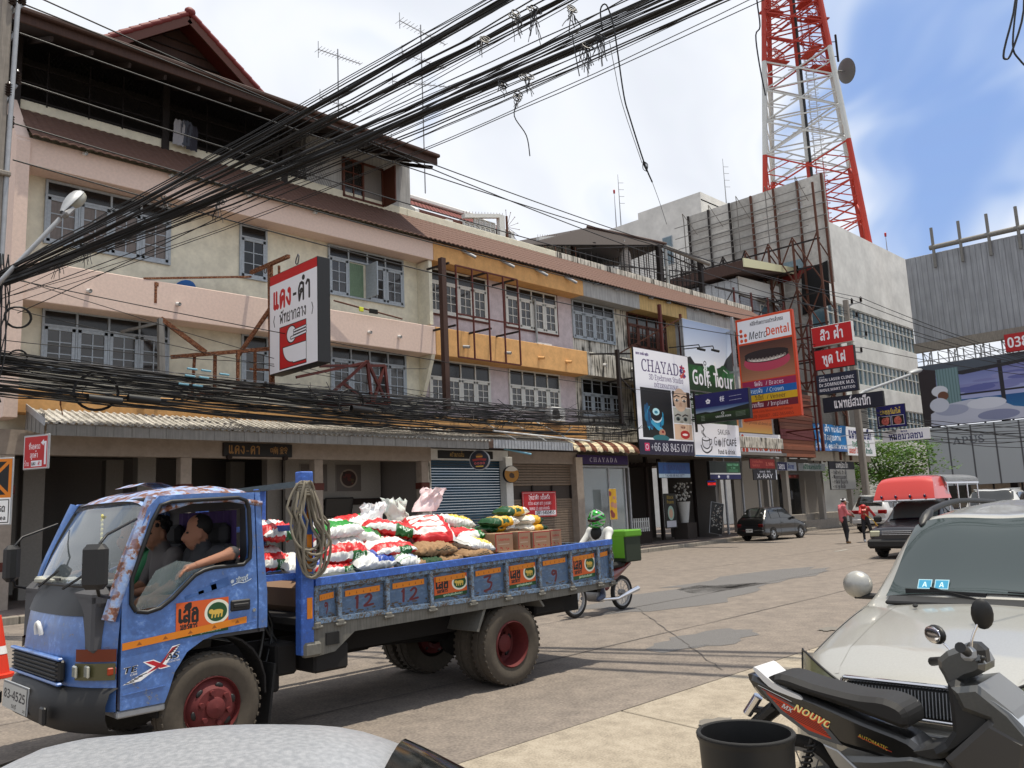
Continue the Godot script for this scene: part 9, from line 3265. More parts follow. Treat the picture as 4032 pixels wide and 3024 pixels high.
	st=[[-2.2,0.3,0.6,0.72,0.6,0.7,0.5],[-1.9,0.25,0.8,0.9,0.8,0.84,0.64],[-1.2,0.25,0.88,0.98,0.82,0.86,0.66],[-0.75,0.25,0.9,1.36,0.82,0.86,0.6],[-0.4,0.25,0.9,1.42,0.82,0.86,0.6],[0.0,0.25,0.9,1.43,0.82,0.86,0.6],[0.35,0.25,0.92,1.38,0.82,0.86,0.6],[0.85,0.25,0.94,1.14,0.82,0.86,0.66],[1.1,0.25,0.95,1.12,0.82,0.86,0.66],[1.7,0.28,0.92,1.06,0.8,0.84,0.64],[1.9,0.35,0.8,0.9,0.75,0.8,0.6]]
	var spec:=ramp_tex([[noise_bytes(31,0.45,2),0.7],[noise_bytes(32,0.03,4),0.3]],[[0.3,Color(0.50,0.52,0.54)],[0.5,Color(0.62,0.63,0.65)],[0.7,Color(0.74,0.75,0.76)]])
	plain_car("silver_saloon","dusty silver saloon whose roof and boot fill the bottom edge, left of the bin",v3(1.02,-0.30,-2.15),-PI/4-0.02,st,mat(Color(1,1,1),0.35,0.3,spec,2.2,false),0.86,[-1.4,1.3],0.31,[-1.16,-0.78,0.42,0.82])
func bike_wheel(o: Node,c: Vector3,r: float,axis_z:=true) -> void:
	var X:=Transform3D(Basis(v3(1,0,0),v3(0,0,1),v3(0,-1,0)) if axis_z else Basis(v3(0,0,1),v3(1,0,0),v3(0,1,0)),c)
	var mb:=MB.new()
	var ring:=[]
	for k in 33:
		ring.append(X*v3(cos(TAU*k/32)*(r-0.035),0,sin(TAU*k/32)*(r-0.035)))
	mb.tube(ring,0.036,8,false)
	var w:=obj("wheel",mb,M.rubber,o)
	mb=MB.new()
	mb.lathe([Vector2(r-0.085,-0.018),Vector2(r-0.062,-0.024),Vector2(r-0.062,0.024),Vector2(r-0.085,0.018),Vector2(r-0.085,-0.018)],32,X)
	mb.cyl(X*v3(0,-0.05,0),X*v3(0,0.05,0),0.05,14)
	obj("rim",mb,M.steel,w)
	mb=MB.new()
	for k in 18:
		var a:=TAU*k/18
		mb.bar(X*v3(cos(a)*0.04,0.03*(1-2*(k % 2)),sin(a)*0.04),X*v3(cos(a+0.35)*(r-0.075),0,sin(a+0.35)*(r-0.075)),0.005)
	obj("spokes",mb,M.steel,w)
func slab(o: Node,called: String,pts: Array,w: float,m: Material,mid:=0.0,bulge:=0.0) -> MeshInstance3D:
	var poly:=PackedVector2Array(pts)
	var ar:=0.0
	for i in poly.size():
		ar+=poly[i].cross(poly[(i+1) % poly.size()])
	if ar<0:
		poly.reverse()
	var k:=minf(0.025,w*0.3)
	var ins:=Geometry2D.offset_polygon(poly,-k)
	var X:=Transform3D(Basis(v3(0,0,1),v3(0,1,0),v3(-1,0,0)),v3(mid,0,0))
	var mb:=MB.new()
	mb.prism(poly,-w/2+k,w/2-k,X)
	for q in ins:
		if q.size()>2:
			mb.prism(q,-w/2,w/2,X)
			for i in q.size():
				var a: Vector2=q[i]
				var b: Vector2=q[(i+1) % q.size()]
				var ca:=poly[0]
				var cb:=poly[0]
				for e in poly:
					if e.distance_to(a)<ca.distance_to(a):
						ca=e
					if e.distance_to(b)<cb.distance_to(b):
						cb=e
				for s in [1.0,-1.0]:
					var q4:=[X*v3(ca.x,ca.y,s*(w/2-k)),X*v3(cb.x,cb.y,s*(w/2-k)),X*v3(b.x,b.y,s*w/2),X*v3(a.x,a.y,s*w/2)]
					if s<0:
						q4.reverse()
					mb.quad(q4[0],q4[1],q4[2],q4[3])
	return obj(called,mb,m,o)
func P2(s: String) -> Array:
	var out:=[]
	for e in s.split(" "):
		var f:=e.split_floats(",")
		out.append(Vector2(f[0],f[1]))
	return out
func scooter() -> void:
	var o:=place("parked_scooter","black and orange scooter with a silver leg shield parked before the minivan","scooter",v3(4.55,-0.1,-1.9))
	var blk:=paint(Color(0.035,0.035,0.04))
	var sil:=paint(Color(0.36,0.36,0.35),0.5,0.35)
	var dk:=mat(Color(0.10,0.10,0.10),0.55,0.0,M.t_fine,4.0)
	var X:=4.57
	bike_wheel(o,v3(X,0.165,-2.36),0.285,false)
	bike_wheel(o,v3(X,0.165,-1.05),0.285,false)
	slab(o,"tail_body",smooth(P2("-2.60,.765 -2.45,.73 -2.2,.675 -1.95,.60 -1.72,.54 -1.66,.46 -1.75,.42 -1.95,.44 -2.09,.46 -2.25,.53 -2.40,.60 -2.53,.65"),3,true),0.23,blk,X)
	slab(o,"seat",smooth(P2("-2.47,.755 -2.38,.79 -2.2,.755 -2.06,.735 -1.95,.725 -1.82,.725 -1.73,.69 -1.71,.63 -1.73,.59 -1.83,.61 -2.0,.65 -2.2,.69 -2.4,.73"),3,true),0.26,mat(Color(0.075,0.07,0.07),0.6,0.0,M.t_fine,6.0),X)
	slab(o,"grab_rail",smooth(P2("-2.53,.81 -2.44,.745 -2.36,.71 -2.28,.685 -2.27,.665 -2.37,.685 -2.46,.715 -2.545,.795"),3,true),0.285,mat(Color(0.82,0.82,0.82),0.35,0.2),X)
	slab(o,"tail_lamp",P2("-2.605,.745 -2.56,.72 -2.53,.65 -2.555,.66"),0.16,mat(Color(0.62,0.55,0.50),0.15),X)
	slab(o,"rear_mudguard",P2("-2.50,.62 -2.42,.58 -2.5,.52 -2.60,.44 -2.68,.46 -2.62,.52 -2.56,.57"),0.1,M.black,X)
	var rf:=MB.new()
	rf.cyl(v3(X-0.02,0.525,-2.665),v3(X-0.02,0.63,-2.585),0.028,12)
	obj("reflector",rf,M.chrome,o)
	bit(o,"lamp_bracket",v3(X,0.55,-2.58),v3(0.06,0.03,0.14),M.black)
	var p:=pic(384,224,Color(0,0,0,0))
	var dark:=Color(0.30,0.30,0.30)
	p.poly([Vector2(8,20),Vector2(250,110),Vector2(330,196),Vector2(200,176),Vector2(90,112)],dark)
	p.poly([Vector2(34,36),Vector2(236,116),Vector2(288,178),Vector2(196,158),Vector2(96,96)],Color(0.72,0.20,0.05))
	for k in 6:
		p.line([Vector2(60+k*14,58+k*12),Vector2(236+k*9,124+k*9)],2.4,Color(0.12,0.05,0.03))
	p.line([Vector2(4,14),Vector2(140,60)],3,Color(0.8,0.8,0.8))
	p.line([Vector2(20,26),Vector2(130,66)],2,Color(0.7,0.15,0.1))
	var q:=pic(150,40,Color(0,0,0,0))
	q.latin("NOUVO",4,34,38,Color(0.78,0.25,0.08),"bold",1.15,0.25)
	q.latin("NOUVO",3,32,37,Color(0.92,0.86,0.55),"bold",1.13,0.25)
	_turned(p,q,150,58,0.36)
	q=pic(60,30,Color(0,0,0,0))
	q.latin("MX",4,24,24,Color(0.75,0.75,0.75),"bold",1.2,0.2)
	_turned(p,q,100,62,0.4)
	var xs:=X-0.119
	decal(o,"side_graphic",p.tex(),v3(xs,0.42,-2.53),v3(xs,0.42,-1.98),v3(xs,0.735,-1.98),v3(xs,0.735,-2.53),true)
	p=pic(192,64,Color(0,0,0,0))
	q=pic(150,24,Color(0,0,0,0))
	q.latin("AUTOMATIC",3,20,20,Color(0.72,0.62,0.2),"sans",1.2)
	_turned(p,q,8,2,0.28)
	p.line([Vector2(6,20),Vector2(150,60)],3,Color(0.65,0.18,0.06))
	decal(o,"lower_graphic",p.tex(),v3(xs,0.465,-1.98),v3(xs,0.465,-1.76),v3(xs,0.545,-1.76),v3(xs,0.545,-1.98),true)
	slab(o,"footboard",P2("-2.12,.40 -1.9,.43 -1.72,.47 -1.56,.465 -1.5,.42 -1.56,.33 -1.75,.28 -2.05,.29"),0.26,sil,X)
	slab(o,"inner_shield",smooth(P2("-1.50,.84 -1.42,.84 -1.40,.74 -1.30,.70 -1.42,.58 -1.52,.50 -1.62,.47 -1.70,.49 -1.60,.52 -1.50,.62"),2,true),0.34,dk,X+0.02)
	slab(o,"leg_shield",P2("-1.47,.83 -1.35,.855 -1.22,.75 -1.12,.62 -1.20,.42 -1.44,.40 -1.53,.50 -1.32,.70 -1.43,.73"),0.40,sil,X)
	slab(o,"shield_panel",P2("-1.53,.50 -1.32,.705 -1.16,.63 -1.2,.45 -1.44,.38"),0.42,mat(Color(0.26,0.25,0.24),0.5,0.3),X)
	slab(o,"headlight",smooth(P2("-1.33,.81 -1.22,.745 -1.15,.66 -1.12,.60 -1.19,.65 -1.27,.73"),2,true),0.43,mat(Color(0.70,0.72,0.74),0.05,0.6),X)
	slab(o,"front_mudguard",smooth(P2("-1.35,.40 -1.2,.47 -1.0,.47 -.82,.40 -.78,.36 -.95,.43 -1.15,.43 -1.3,.38"),2,true),0.13,blk,X)
	var hb:=slab(o,"handlebar_cowl",smooth(P2("-1.55,.94 -1.44,1.01 -1.35,.97 -1.34,.90 -1.42,.86 -1.50,.81 -1.53,.86"),2,true),0.2,sil,X)
	bit(o,"switch_pod",v3(X-0.02,0.965,-1.385),v3(0.12,0.12,0.1),M.black,0.03)
	for g in [[v3(X+0.05,0.90,-1.53),v3(X+0.30,0.865,-1.66),v3(X+0.36,0.845,-1.73)],[v3(X-0.05,0.96,-1.40),v3(X-0.22,1.02,-1.375),v3(X-0.32,1.045,-1.36)]]:
		var gr:=obj("grip",MB.new().tube(g,[0.018,0.022,0.024],10),M.black,o)
		var mb:=MB.new()
		mb.tube([g[0]+v3(0,-0.02,0.03),g[1]+v3(0,-0.05,0.07),g[2]+v3(0,-0.04,0.09)],0.007,6)
		mb.ball(g[2]+v3(0,-0.04,0.09),Vector3.ONE*0.012,4,6)
		obj("brake_lever",mb,M.black,gr)
		obj("lever_clamp",MB.new().cbox(g[1].lerp(g[0],0.6),v3(0.07,0.06,0.06),0.015),M.galv,gr)
	for m in [[v3(X+0.12,0.90,-1.55),v3(X+0.14,0.955,-1.56),v3(X+0.16,1.02,-1.64),1.0],[v3(X-0.1,1.0,-1.38),v3(X-0.1,1.06,-1.37),v3(X-0.08,1.17,-1.32),-1.0]]:
		var b:=Basis(Vector3.UP,PI/2-0.65) if m[3]>0 else Basis(Vector3.UP,0.25)*Basis(Vector3.BACK,0.15)
		var st:=obj("mirror_stem",MB.new().tube(smooth([m[0],m[1],m[2]],4),0.006,6),M.chrome,o)
		if m[3]>0:
			obj("mirror_shell",MB.new().ball(m[2]+b*v3(0,0,0.018),v3(0.075,0.05,0.028),8,16,b),M.black,st)
			obj("mirror_glass",MB.new().ball(m[2]+b*v3(0,0,-0.004),v3(0.068,0.044,0.006),8,16,b),M.chrome,st)
		else:
			obj("mirror_shell",MB.new().ball(m[2],v3(0.03,0.075,0.05),8,14,b),M.black,st)
	var mb:=MB.new()
	mb.cyl(v3(X-0.12,0.47,-2.23),v3(X-0.12,0.16,-2.34),0.012,8)
	var cl:=[]
	for k in 49:
		var f:=k/48.0
		cl.append(v3(X-0.12+cos(f*44)*0.028,lerpf(0.45,0.24,f),lerpf(-2.235,-2.31,f)+sin(f*44)*0.028))
	mb.tube(cl,0.006,5,false)
	obj("shock_absorber",mb,M.black,o)
	slab(o,"engine_case",smooth(P2("-2.42,.22 -2.2,.30 -2.0,.33 -1.9,.26 -1.95,.14 -2.2,.10 -2.4,.12"),2,true),0.2,dk,X+0.02)
	obj("exhaust",MB.new().tube([v3(X-0.1,0.14,-1.9),v3(X-0.15,0.16,-2.15),v3(X-0.17,0.2,-2.3),v3(X-0.17,0.26,-2.62)],[0.02,0.035,0.05,0.045],12),M.black,o)
	slab(o,"heel_guard",P2("-2.16,.46 -2.08,.44 -1.98,.36 -1.95,.30 -2.0,.29 -2.1,.36"),0.02,mat(Color(0.6,0.6,0.6),0.3,0.7),X-0.135)
	mb=MB.new()
	for s in [-0.12,0.12]:
		mb.bar(v3(X,0.2,-2.1),v3(X+s,-0.1,-2.16),0.025)
	obj("centre_stand",mb,M.black,o)
	mb=MB.new()
	for s in [-0.06,0.06]:
		mb.cyl(v3(X+s,0.165,-1.05),v3(X+s,0.6,-1.3),0.018,8)
	obj("fork",mb,M.galv,o)
func _turned(p: Pic,q: Pic,x: float,y: float,a: float) -> void:
	var w:=q.im.get_width()
	for j in q.im.get_height():
		for i in w:
			var c:=q.im.get_pixel(i,j)
			if c.a>0.5:
				var u:=Vector2(i,j).rotated(a)+Vector2(x,y)*2.0
				p.im.fill_rect(Rect2i(int(u.x),int(u.y),2,2),c)
func delivery_bike() -> Node3D:
	var o:=place("delivery_motorbike","red motorbike with a bright green delivery box behind the truck","motorbike",v3(11.15,0,-9.2))
	var red:=paint(Color(0.40,0.05,0.06))
	bike_wheel(o,v3(10.55,0.29,-9.18),0.29)
	bike_wheel(o,v3(11.83,0.29,-9.2),0.29)
	var mb:=MB.new()
	for s in [-0.07,0.07]:
		mb.cyl(v3(10.55,0.29,-9.18+s),v3(10.75,0.95,-9.19+s),0.02,8)
	obj("fork",mb,M.galv,o)
	mb=MB.new()
	mb.tube([v3(10.72,0.85,-9.19),v3(11.0,0.5,-9.2),v3(11.4,0.45,-9.2)],[0.08,0.1,0.1],10)
	mb.tube([v3(11.2,0.5,-9.2),v3(11.6,0.62,-9.2),v3(12.1,0.78,-9.2)],[0.1,0.12,0.04],10)
	mb.cbox(v3(10.72,0.7,-9.19),v3(0.08,0.4,0.3),0.03,Basis(Vector3.BACK,0.25))
	obj("fairing",mb,red,o)
	bit(o,"seat",v3(11.5,0.76,-9.2),v3(0.72,0.1,0.26),M.blackmatt,0.04,Basis(Vector3.BACK,0.08))
	obj("engine",MB.new().cyl(v3(11.1,0.33,-9.32),v3(11.1,0.33,-9.06),0.13,14),M.steel,o)
	obj("exhaust",MB.new().tube([v3(11.0,0.25,-9.05),v3(11.5,0.22,-9.04),v3(12.1,0.34,-9.04)],[0.02,0.03,0.045],10),M.chrome,o)
	obj("handlebar",MB.new().tube([v3(10.85,1.02,-8.9),v3(10.74,0.98,-9.19),v3(10.85,1.02,-9.48)],0.014,8),M.black,o)
	var bx:=bit(o,"delivery_box",v3(11.95,1.05,-9.2),v3(0.46,0.48,0.46),mat(Color(0.12,0.16,0.10),0.8),0.02)
	bit(bx,"lid",v3(11.95,1.30,-9.2),v3(0.5,0.12,0.5),mat(Color(0.32,0.55,0.06),0.7),0.02)
	bit(bx,"front_panel",v3(11.71,1.08,-9.2),v3(0.012,0.4,0.42),mat(Color(0.32,0.55,0.06),0.7),0.003)
	return o
func body_mesh(bones: Array,cols: Array,cell:=0.02,sharp:=26.0) -> ArrayMesh:
	var lo:=Vector3.ONE*1e9
	var hi:=-lo
	for b in bones:
		for k in 2:
			lo=lo.min(b[k]-Vector3.ONE*(b[2+k]+0.06))
			hi=hi.max(b[k]+Vector3.ONE*(b[2+k]+0.06))
	var nx:=int((hi.x-lo.x)/cell)+2
	var ny:=int((hi.y-lo.y)/cell)+2
	var nz:=int((hi.z-lo.z)/cell)+2
	var f:=PackedFloat32Array()
	f.resize(nx*ny*nz)
	var best:=PackedFloat32Array()
	best.resize(f.size())
	best.fill(1e9)
	var who:=PackedByteArray()
	who.resize(f.size())
	for bi in bones.size():
		var b=bones[bi]
		var a: Vector3=b[0]
		var e: Vector3=b[1]
		var ra: float=b[2]
		var rb: float=b[3]
		var m:=maxf(ra,rb)+0.07
		var l: Vector3=((a.min(e)-Vector3.ONE*m-lo)/cell).floor()
		var h: Vector3=((a.max(e)+Vector3.ONE*m-lo)/cell).ceil()
		var d:=e-a
		var dd:=maxf(d.length_squared(),1e-6)
		for x in range(maxi(0,int(l.x)),mini(nx,int(h.x)+1)):
			for y in range(maxi(0,int(l.y)),mini(ny,int(h.y)+1)):
				for z in range(maxi(0,int(l.z)),mini(nz,int(h.z)+1)):
					var p:=lo+v3(x,y,z)*cell
					var t:=clampf((p-a).dot(d)/dd,0.0,1.0)
					var s:=(p-a-d*t).length()-lerpf(ra,rb,t)
					var i:=(x*ny+y)*nz+z
					f[i]+=exp(-sharp*3.0*s)
					if s<best[i]:
						best[i]=s
						who[i]=b[4]
	var vid:={}
	var V:=PackedVector3Array()
	var C:=PackedColorArray()
	var N:=PackedVector3Array()
	var I:=PackedInt32Array()
	var st:=[ny*nz,nz,1]
	for x in nx-1:
		for y in ny-1:
			for z in nz-1:
				var i:=(x*ny+y)*nz+z
				var cnt:=0
				for k in 8:
					if f[i+st[0]*(k & 1)+st[1]*((k >> 1) & 1)+(k >> 2)]>1.0:
						cnt+=1
				if cnt==0 or cnt==8:
					continue
				var sum:=Vector3()
				var n:=0
				for k in 8:
					for ax in 3:
						if k & (1 << ax):
							continue
						var i0=i+st[0]*(k & 1)+st[1]*((k >> 1) & 1)+(k >> 2)
						var i1: int=i0+st[ax]
						if (f[i0]>1.0) != (f[i1]>1.0):
							var g0:=-log(maxf(f[i0],1e-9))
							var g1:=-log(maxf(f[i1],1e-9))
							var q:=v3(k & 1,(k >> 1) & 1,k >> 2)
							q[ax]+=clampf(g0/(g0-g1),0.0,1.0)
							sum+=q
							n+=1
				vid[i]=V.size()
				V.append(lo+(v3(x,y,z)+sum/n)*cell)
				var gr:=v3(log(maxf(f[i+st[0]],1e-9))-log(maxf(f[i],1e-9)),log(maxf(f[i+st[1]],1e-9))-log(maxf(f[i],1e-9)),log(maxf(f[i+1],1e-9))-log(maxf(f[i],1e-9)))
				N.append(-gr.normalized())
				C.append(cols[who[i]])
	for i in vid:
		for ax in 3:
			var j: int=i+st[ax]
			if j>=f.size() or (f[i]>1.0)==(f[j]>1.0):
				continue
			var u: int=st[(ax+1) % 3]
			var w: int=st[(ax+2) % 3]
			if vid.has(i-u) and vid.has(i-w) and vid.has(i-u-w):
				var q:=[vid[i-u-w],vid[i-w],vid[i],vid[i-u]]
				if f[i]>1.0:
					q.reverse()
				I.append_array([q[0],q[1],q[2],q[0],q[2],q[3]])
	var arr:=[]
	arr.resize(Mesh.ARRAY_MAX)
	arr[Mesh.ARRAY_VERTEX]=V
	arr[Mesh.ARRAY_NORMAL]=N
	arr[Mesh.ARRAY_COLOR]=C
	arr[Mesh.ARRAY_INDEX]=I
	var mesh:=ArrayMesh.new()
	mesh.add_surface_from_arrays(Mesh.PRIMITIVE_TRIANGLES,arr)
	return mesh
func hand(wrist: Vector3,d: Vector3,palm: Vector3,curl: float,c:=0) -> Array:
	d=d.normalized()
	palm=(palm-d*palm.dot(d)).normalized()
	var s:=d.cross(palm)
	var out:=[[wrist,wrist+d*0.075,0.026,0.03,c]]
	for k in 4:
		var r:=wrist+d*0.085+s*(k-1.5)*0.021
		var l: float=[0.036,0.042,0.039,0.03][k]
		var e:=d
		for j in 3:
			e=(e+palm*curl).normalized()
			var q:=r+e*l*(1.0-0.16*j)
			out.append([r,q,0.0095-0.001*j,0.0088-0.001*j,c])
			r=q
	var th:=wrist+d*0.03-s*0.03
	out.append([th,th+(d*0.7-s*0.6+palm*0.3)*0.045,0.012,0.011,c])
	th+=(d*0.7-s*0.6+palm*0.3)*0.045
	out.append([th,th+(d+palm*0.5).normalized()*0.035,0.0105,0.009,c])
	return out
func figure(label: String,J: Dictionary,cols: Array,at: Vector3,hair: Color,opts:={}) -> Node3D:
	var o:=place("person",label,"person",at)
	var B:=[]
	var w: float=opts.get("bulk",1.0)
	B.append([J.hip,J.chest,0.135*w,0.14*w,1])
	B.append([J.chest,J.neck,0.13*w,0.075,1])
	var face: Vector3=opts.face.normalized()
	for s in ["l","r"]:
		var sh: Vector3=J["sh_"+s]
		B.append([J.chest+(sh-J.chest)*0.5,sh,0.085*w,0.07*w,1])
		B.append([sh,J["el_"+s],0.056*w,0.046*w,1 if not opts.get("short",false) else 1])
		B.append([J["el_"+s],J["wr_"+s],0.043,0.03,0 if opts.get("short",false) else 1])
		if J.has("kn_"+s):
			var hp: Vector3=J.hip+(J["kn_"+s]-J.hip).normalized()*0.08+(sh-J.chest)*0.35
			B.append([J.hip+(sh-J.chest)*0.35,J["kn_"+s],0.095*w,0.062,2])
			B.append([J["kn_"+s],J["an_"+s],0.06,0.042,2])
			B.append([J["an_"+s]+v3(0,-0.03,0),J["an_"+s]-v3(0,0.05,0)+opts.get("foot",face)*0.15,0.042,0.035,3])
		var hd: Vector3=J.get("hd_"+s,(J["wr_"+s]-J["el_"+s]))
		var hm:=body_mesh(hand(J["wr_"+s],hd,J.get("pa_"+s,v3(0,-1,0)),0.35,0),[cols[0]],0.007,90.0)
		obj("hand",hm,skinm(),o)
	B.append([J.neck,J.head,0.055,0.06,0])
	B.append([J.head+v3(0,-0.01,0),J.head+v3(0,0.065,0)-face*0.015,0.083,0.09,0])
	B.append([J.head+face*0.05-v3(0,0.05,0),J.head+face*0.045-v3(0,0.075,0),0.045,0.04,0])
	B.append([J.head+face*0.088,J.head+face*0.105-v3(0,0.03,0),0.014,0.018,0])
	var sd:=face.cross(v3(0,1,0)).normalized()
	for k in [-1,1]:
		B.append([J.head+sd*0.088*k,J.head+sd*0.092*k-v3(0,0.03,0),0.018,0.014,0])
	obj("body",body_mesh(B,cols,opts.get("cell",0.02)),skinm(),o)
	var mb:=MB.new()
	for k in [-1,1]:
		mb.ball(J.head+face*0.083+sd*0.033*k+v3(0,0.015,0),v3(0.013,0.009,0.013),4,6)
	obj("eyes",mb,M.black,o)
	obj("mouth",MB.new().ball(J.head+face*0.088-v3(0,0.06,0),v3(0.02,0.007,0.02),4,6),mat(Color(0.40,0.20,0.17),0.6),o)
	if not opts.get("helmet",false):
		mb=MB.new()
		mb.ball(J.head+v3(0,0.06,0)-face*0.028,v3(0.1,0.1,0.1),8,12)
		if opts.get("wild",false):
			for k in 40:
				var d:=v3(rnd(-1,1),rnd(-0.1,1),rnd(-1,1)).normalized()
				mb.ball(J.head+v3(0,0.06,0)-face*0.03+d*0.095,Vector3.ONE*rnd(0.015,0.035),3,5)
		obj("hair",mb,mat(hair,0.8),o)
	return o
func skinm() -> StandardMaterial3D:
	if not M.has("flesh"):
		var m:=mat(Color.WHITE,0.75,0.0)
		m.vertex_color_use_as_albedo=true
		M["flesh"]=m
	return M.flesh
func people() -> void:
	var skin:=Color(0.25,0.12,0.07)
	var D:=Color(0.012,0.012,0.016)
	var x:=32.2
	var z:=-14.0
	var o:=figure("man in a pink shirt and white cap reading a sheet of paper",{
		"hip": v3(x,0.94,z),"chest": v3(x-0.02,1.3,z),"neck": v3(x+0.02,1.48,z+0.02),"head": v3(x+0.09,1.58,z+0.07),"sh_l": v3(x-0.13,1.42,z+0.14),"sh_r": v3(x+0.13,1.42,z-0.14),
		"el_l": v3(x-0.1,1.14,z+0.24),"wr_l": v3(x+0.14,1.08,z+0.28),"el_r": v3(x+0.16,1.14,z-0.1),"wr_r": v3(x+0.3,1.08,z+0.12),"kn_l": v3(x+0.05,0.5,z+0.12),"an_l": v3(x-0.05,0.08,z+0.1),"kn_r": v3(x+0.14,0.52,z-0.02),"an_r": v3(x+0.16,0.08,z+0.02)},
		[skin,Color(0.55,0.14,0.16),D,Color(0.22,0.12,0.05)],v3(x,0,z),Color(0.03,0.02,0.02),{"face": v3(0.75,-0.45,0.6),"foot": v3(0.6,0,0.5)})
	cap(o,v3(x+0.08,1.66,z+0.05),v3(0.75,-0.35,0.6),mat(Color(0.86,0.86,0.86),0.9))
	solo("paper_sheet",MB.new().cbox(v3(x+0.22,1.14,z+0.26),v3(0.34,0.006,0.26),0.001,Basis(Vector3.UP,-0.7)*Basis(Vector3.BACK,-0.9)),M.whiteplastic,"white sheet of paper held by the man in the pink shirt","paper")
	x=33.4
	z=-13.6
	o=figure("man in a red long sleeved top and red cap bending over a tape",{
		"hip": v3(x+0.05,0.95,z-0.05),"chest": v3(x-0.06,1.26,z+0.03),"neck": v3(x-0.22,1.33,z+0.06),"head": v3(x-0.34,1.30,z+0.1),"sh_l": v3(x-0.2,1.32,z+0.2),"sh_r": v3(x-0.06,1.34,z-0.14),
		"el_l": v3(x+0.12,1.02,z+0.3),"wr_l": v3(x+0.16,0.74,z+0.3),"el_r": v3(x-0.28,1.12,z-0.1),"wr_r": v3(x-0.38,1.1,z+0.08),"kn_l": v3(x+0.1,0.5,z+0.1),"an_l": v3(x+0.16,0.08,z+0.12),"kn_r": v3(x-0.08,0.5,z-0.1),"an_r": v3(x-0.12,0.08,z-0.08)},
		[skin,Color(0.42,0.025,0.03),D,Color(0.6,0.6,0.6)],v3(x,0,z),Color(0.03,0.02,0.02),{"face": v3(-0.5,-0.75,0.35),"foot": v3(-0.5,0,0.3)})
	cap(o,v3(x-0.36,1.38,z+0.09),v3(-0.6,-0.6,0.35),M.red)
	solo("measuring_tape",MB.new().tube([v3(x-0.35,1.08,z+0.12),v3(x-0.1,0.85,z+0.3),v3(x+0.12,0.55,z+0.42),v3(x+0.2,0.05,z+0.5)],0.014,6),mat(Color(0.75,0.62,0.05),0.5),"yellow measuring tape hanging from the hands of the bending man","measuring tape")
	delivery_bike()
	x=11.3
	z=-9.2
	o=figure("delivery rider in a white jacket and green patterned helmet on the motorbike",{
		"hip": v3(x+0.12,0.88,z),"chest": v3(x+0.05,1.24,z),"neck": v3(x,1.42,z),"head": v3(x-0.05,1.53,z+0.01),"sh_l": v3(x+0.02,1.36,z+0.2),"sh_r": v3(x+0.02,1.36,z-0.2),
		"el_l": v3(x-0.16,1.12,z+0.3),"wr_l": v3(x-0.4,1.06,z+0.3),"el_r": v3(x-0.16,1.12,z-0.3),"wr_r": v3(x-0.4,1.06,z-0.3),"kn_l": v3(x-0.3,0.72,z+0.17),"an_l": v3(x-0.2,0.32,z+0.17),"kn_r": v3(x-0.3,0.72,z-0.17),"an_r": v3(x-0.2,0.32,z-0.17)},
		[skin,Color(0.60,0.60,0.58),Color(0.02,0.025,0.05),Color(0.05,0.06,0.1)],v3(x,0,z),D,{"face": v3(-1,-0.05,0.1),"helmet": true,"bulk": 1.12})
	var hp:=pic(128,64,Color(0.06,0.07,0.07))
	for k in 16:
		hp.line(smooth([Vector2(rnd(0,128),rnd(0,64)),Vector2(rnd(0,128),rnd(0,64)),Vector2(rnd(0,128),rnd(0,64))],4),rnd(2,6),[Color(0.12,0.55,0.15),Color(0.55,0.58,0.55),Color(0.2,0.7,0.25)][k % 3])
	var hm:=print_mat(hp.tex(),0.2)
	var hc:=v3(x-0.05,1.575,z+0.01)
	var hel:=obj("helmet",MB.new().ball(hc,v3(0.17,0.165,0.145),12,18),hm,o)
	obj("visor",MB.new().ball(hc+v3(-0.03,-0.02,0),v3(0.148,0.07,0.135),8,16),mat(Color(0.16,0.05,0.03),0.05),hel)
	obj("chin_guard",MB.new().ball(hc+v3(-0.045,-0.11,0),v3(0.135,0.05,0.115),8,16),hm,hel)
	obj("neck_scarf",MB.new().ball(v3(x-0.06,1.33,z),v3(0.11,0.12,0.11),8,12),M.blackmatt,o)
	z=TC+0.46
	figure("passenger in the cab resting a bare arm on the open window",{
		"hip": v3(3.08,1.08,z),"chest": v3(3.12,1.40,z),"neck": v3(3.08,1.58,z),"head": v3(3.04,1.69,z),"sh_l": v3(3.12,1.52,z+0.2),"sh_r": v3(3.1,1.52,z-0.2),
		"el_l": v3(3.14,1.53,z+0.43),"wr_l": v3(2.86,1.455,z+0.40),"el_r": v3(2.95,1.28,z-0.24),"wr_r": v3(2.72,1.2,z-0.12),"kn_l": v3(2.66,1.16,z+0.14),"an_l": v3(2.56,0.98,z+0.12),"kn_r": v3(2.66,1.16,z-0.1),"an_r": v3(2.56,0.98,z-0.1)},
		[Color(0.30,0.14,0.085),Color(0.025,0.025,0.03),Color(0.30,0.15,0.09),D],v3(3.05,1.0,z),Color(0.02,0.015,0.015),{"face": v3(-1,-0.05,-0.15),"short": true,"cell": 0.016})
	z=TC
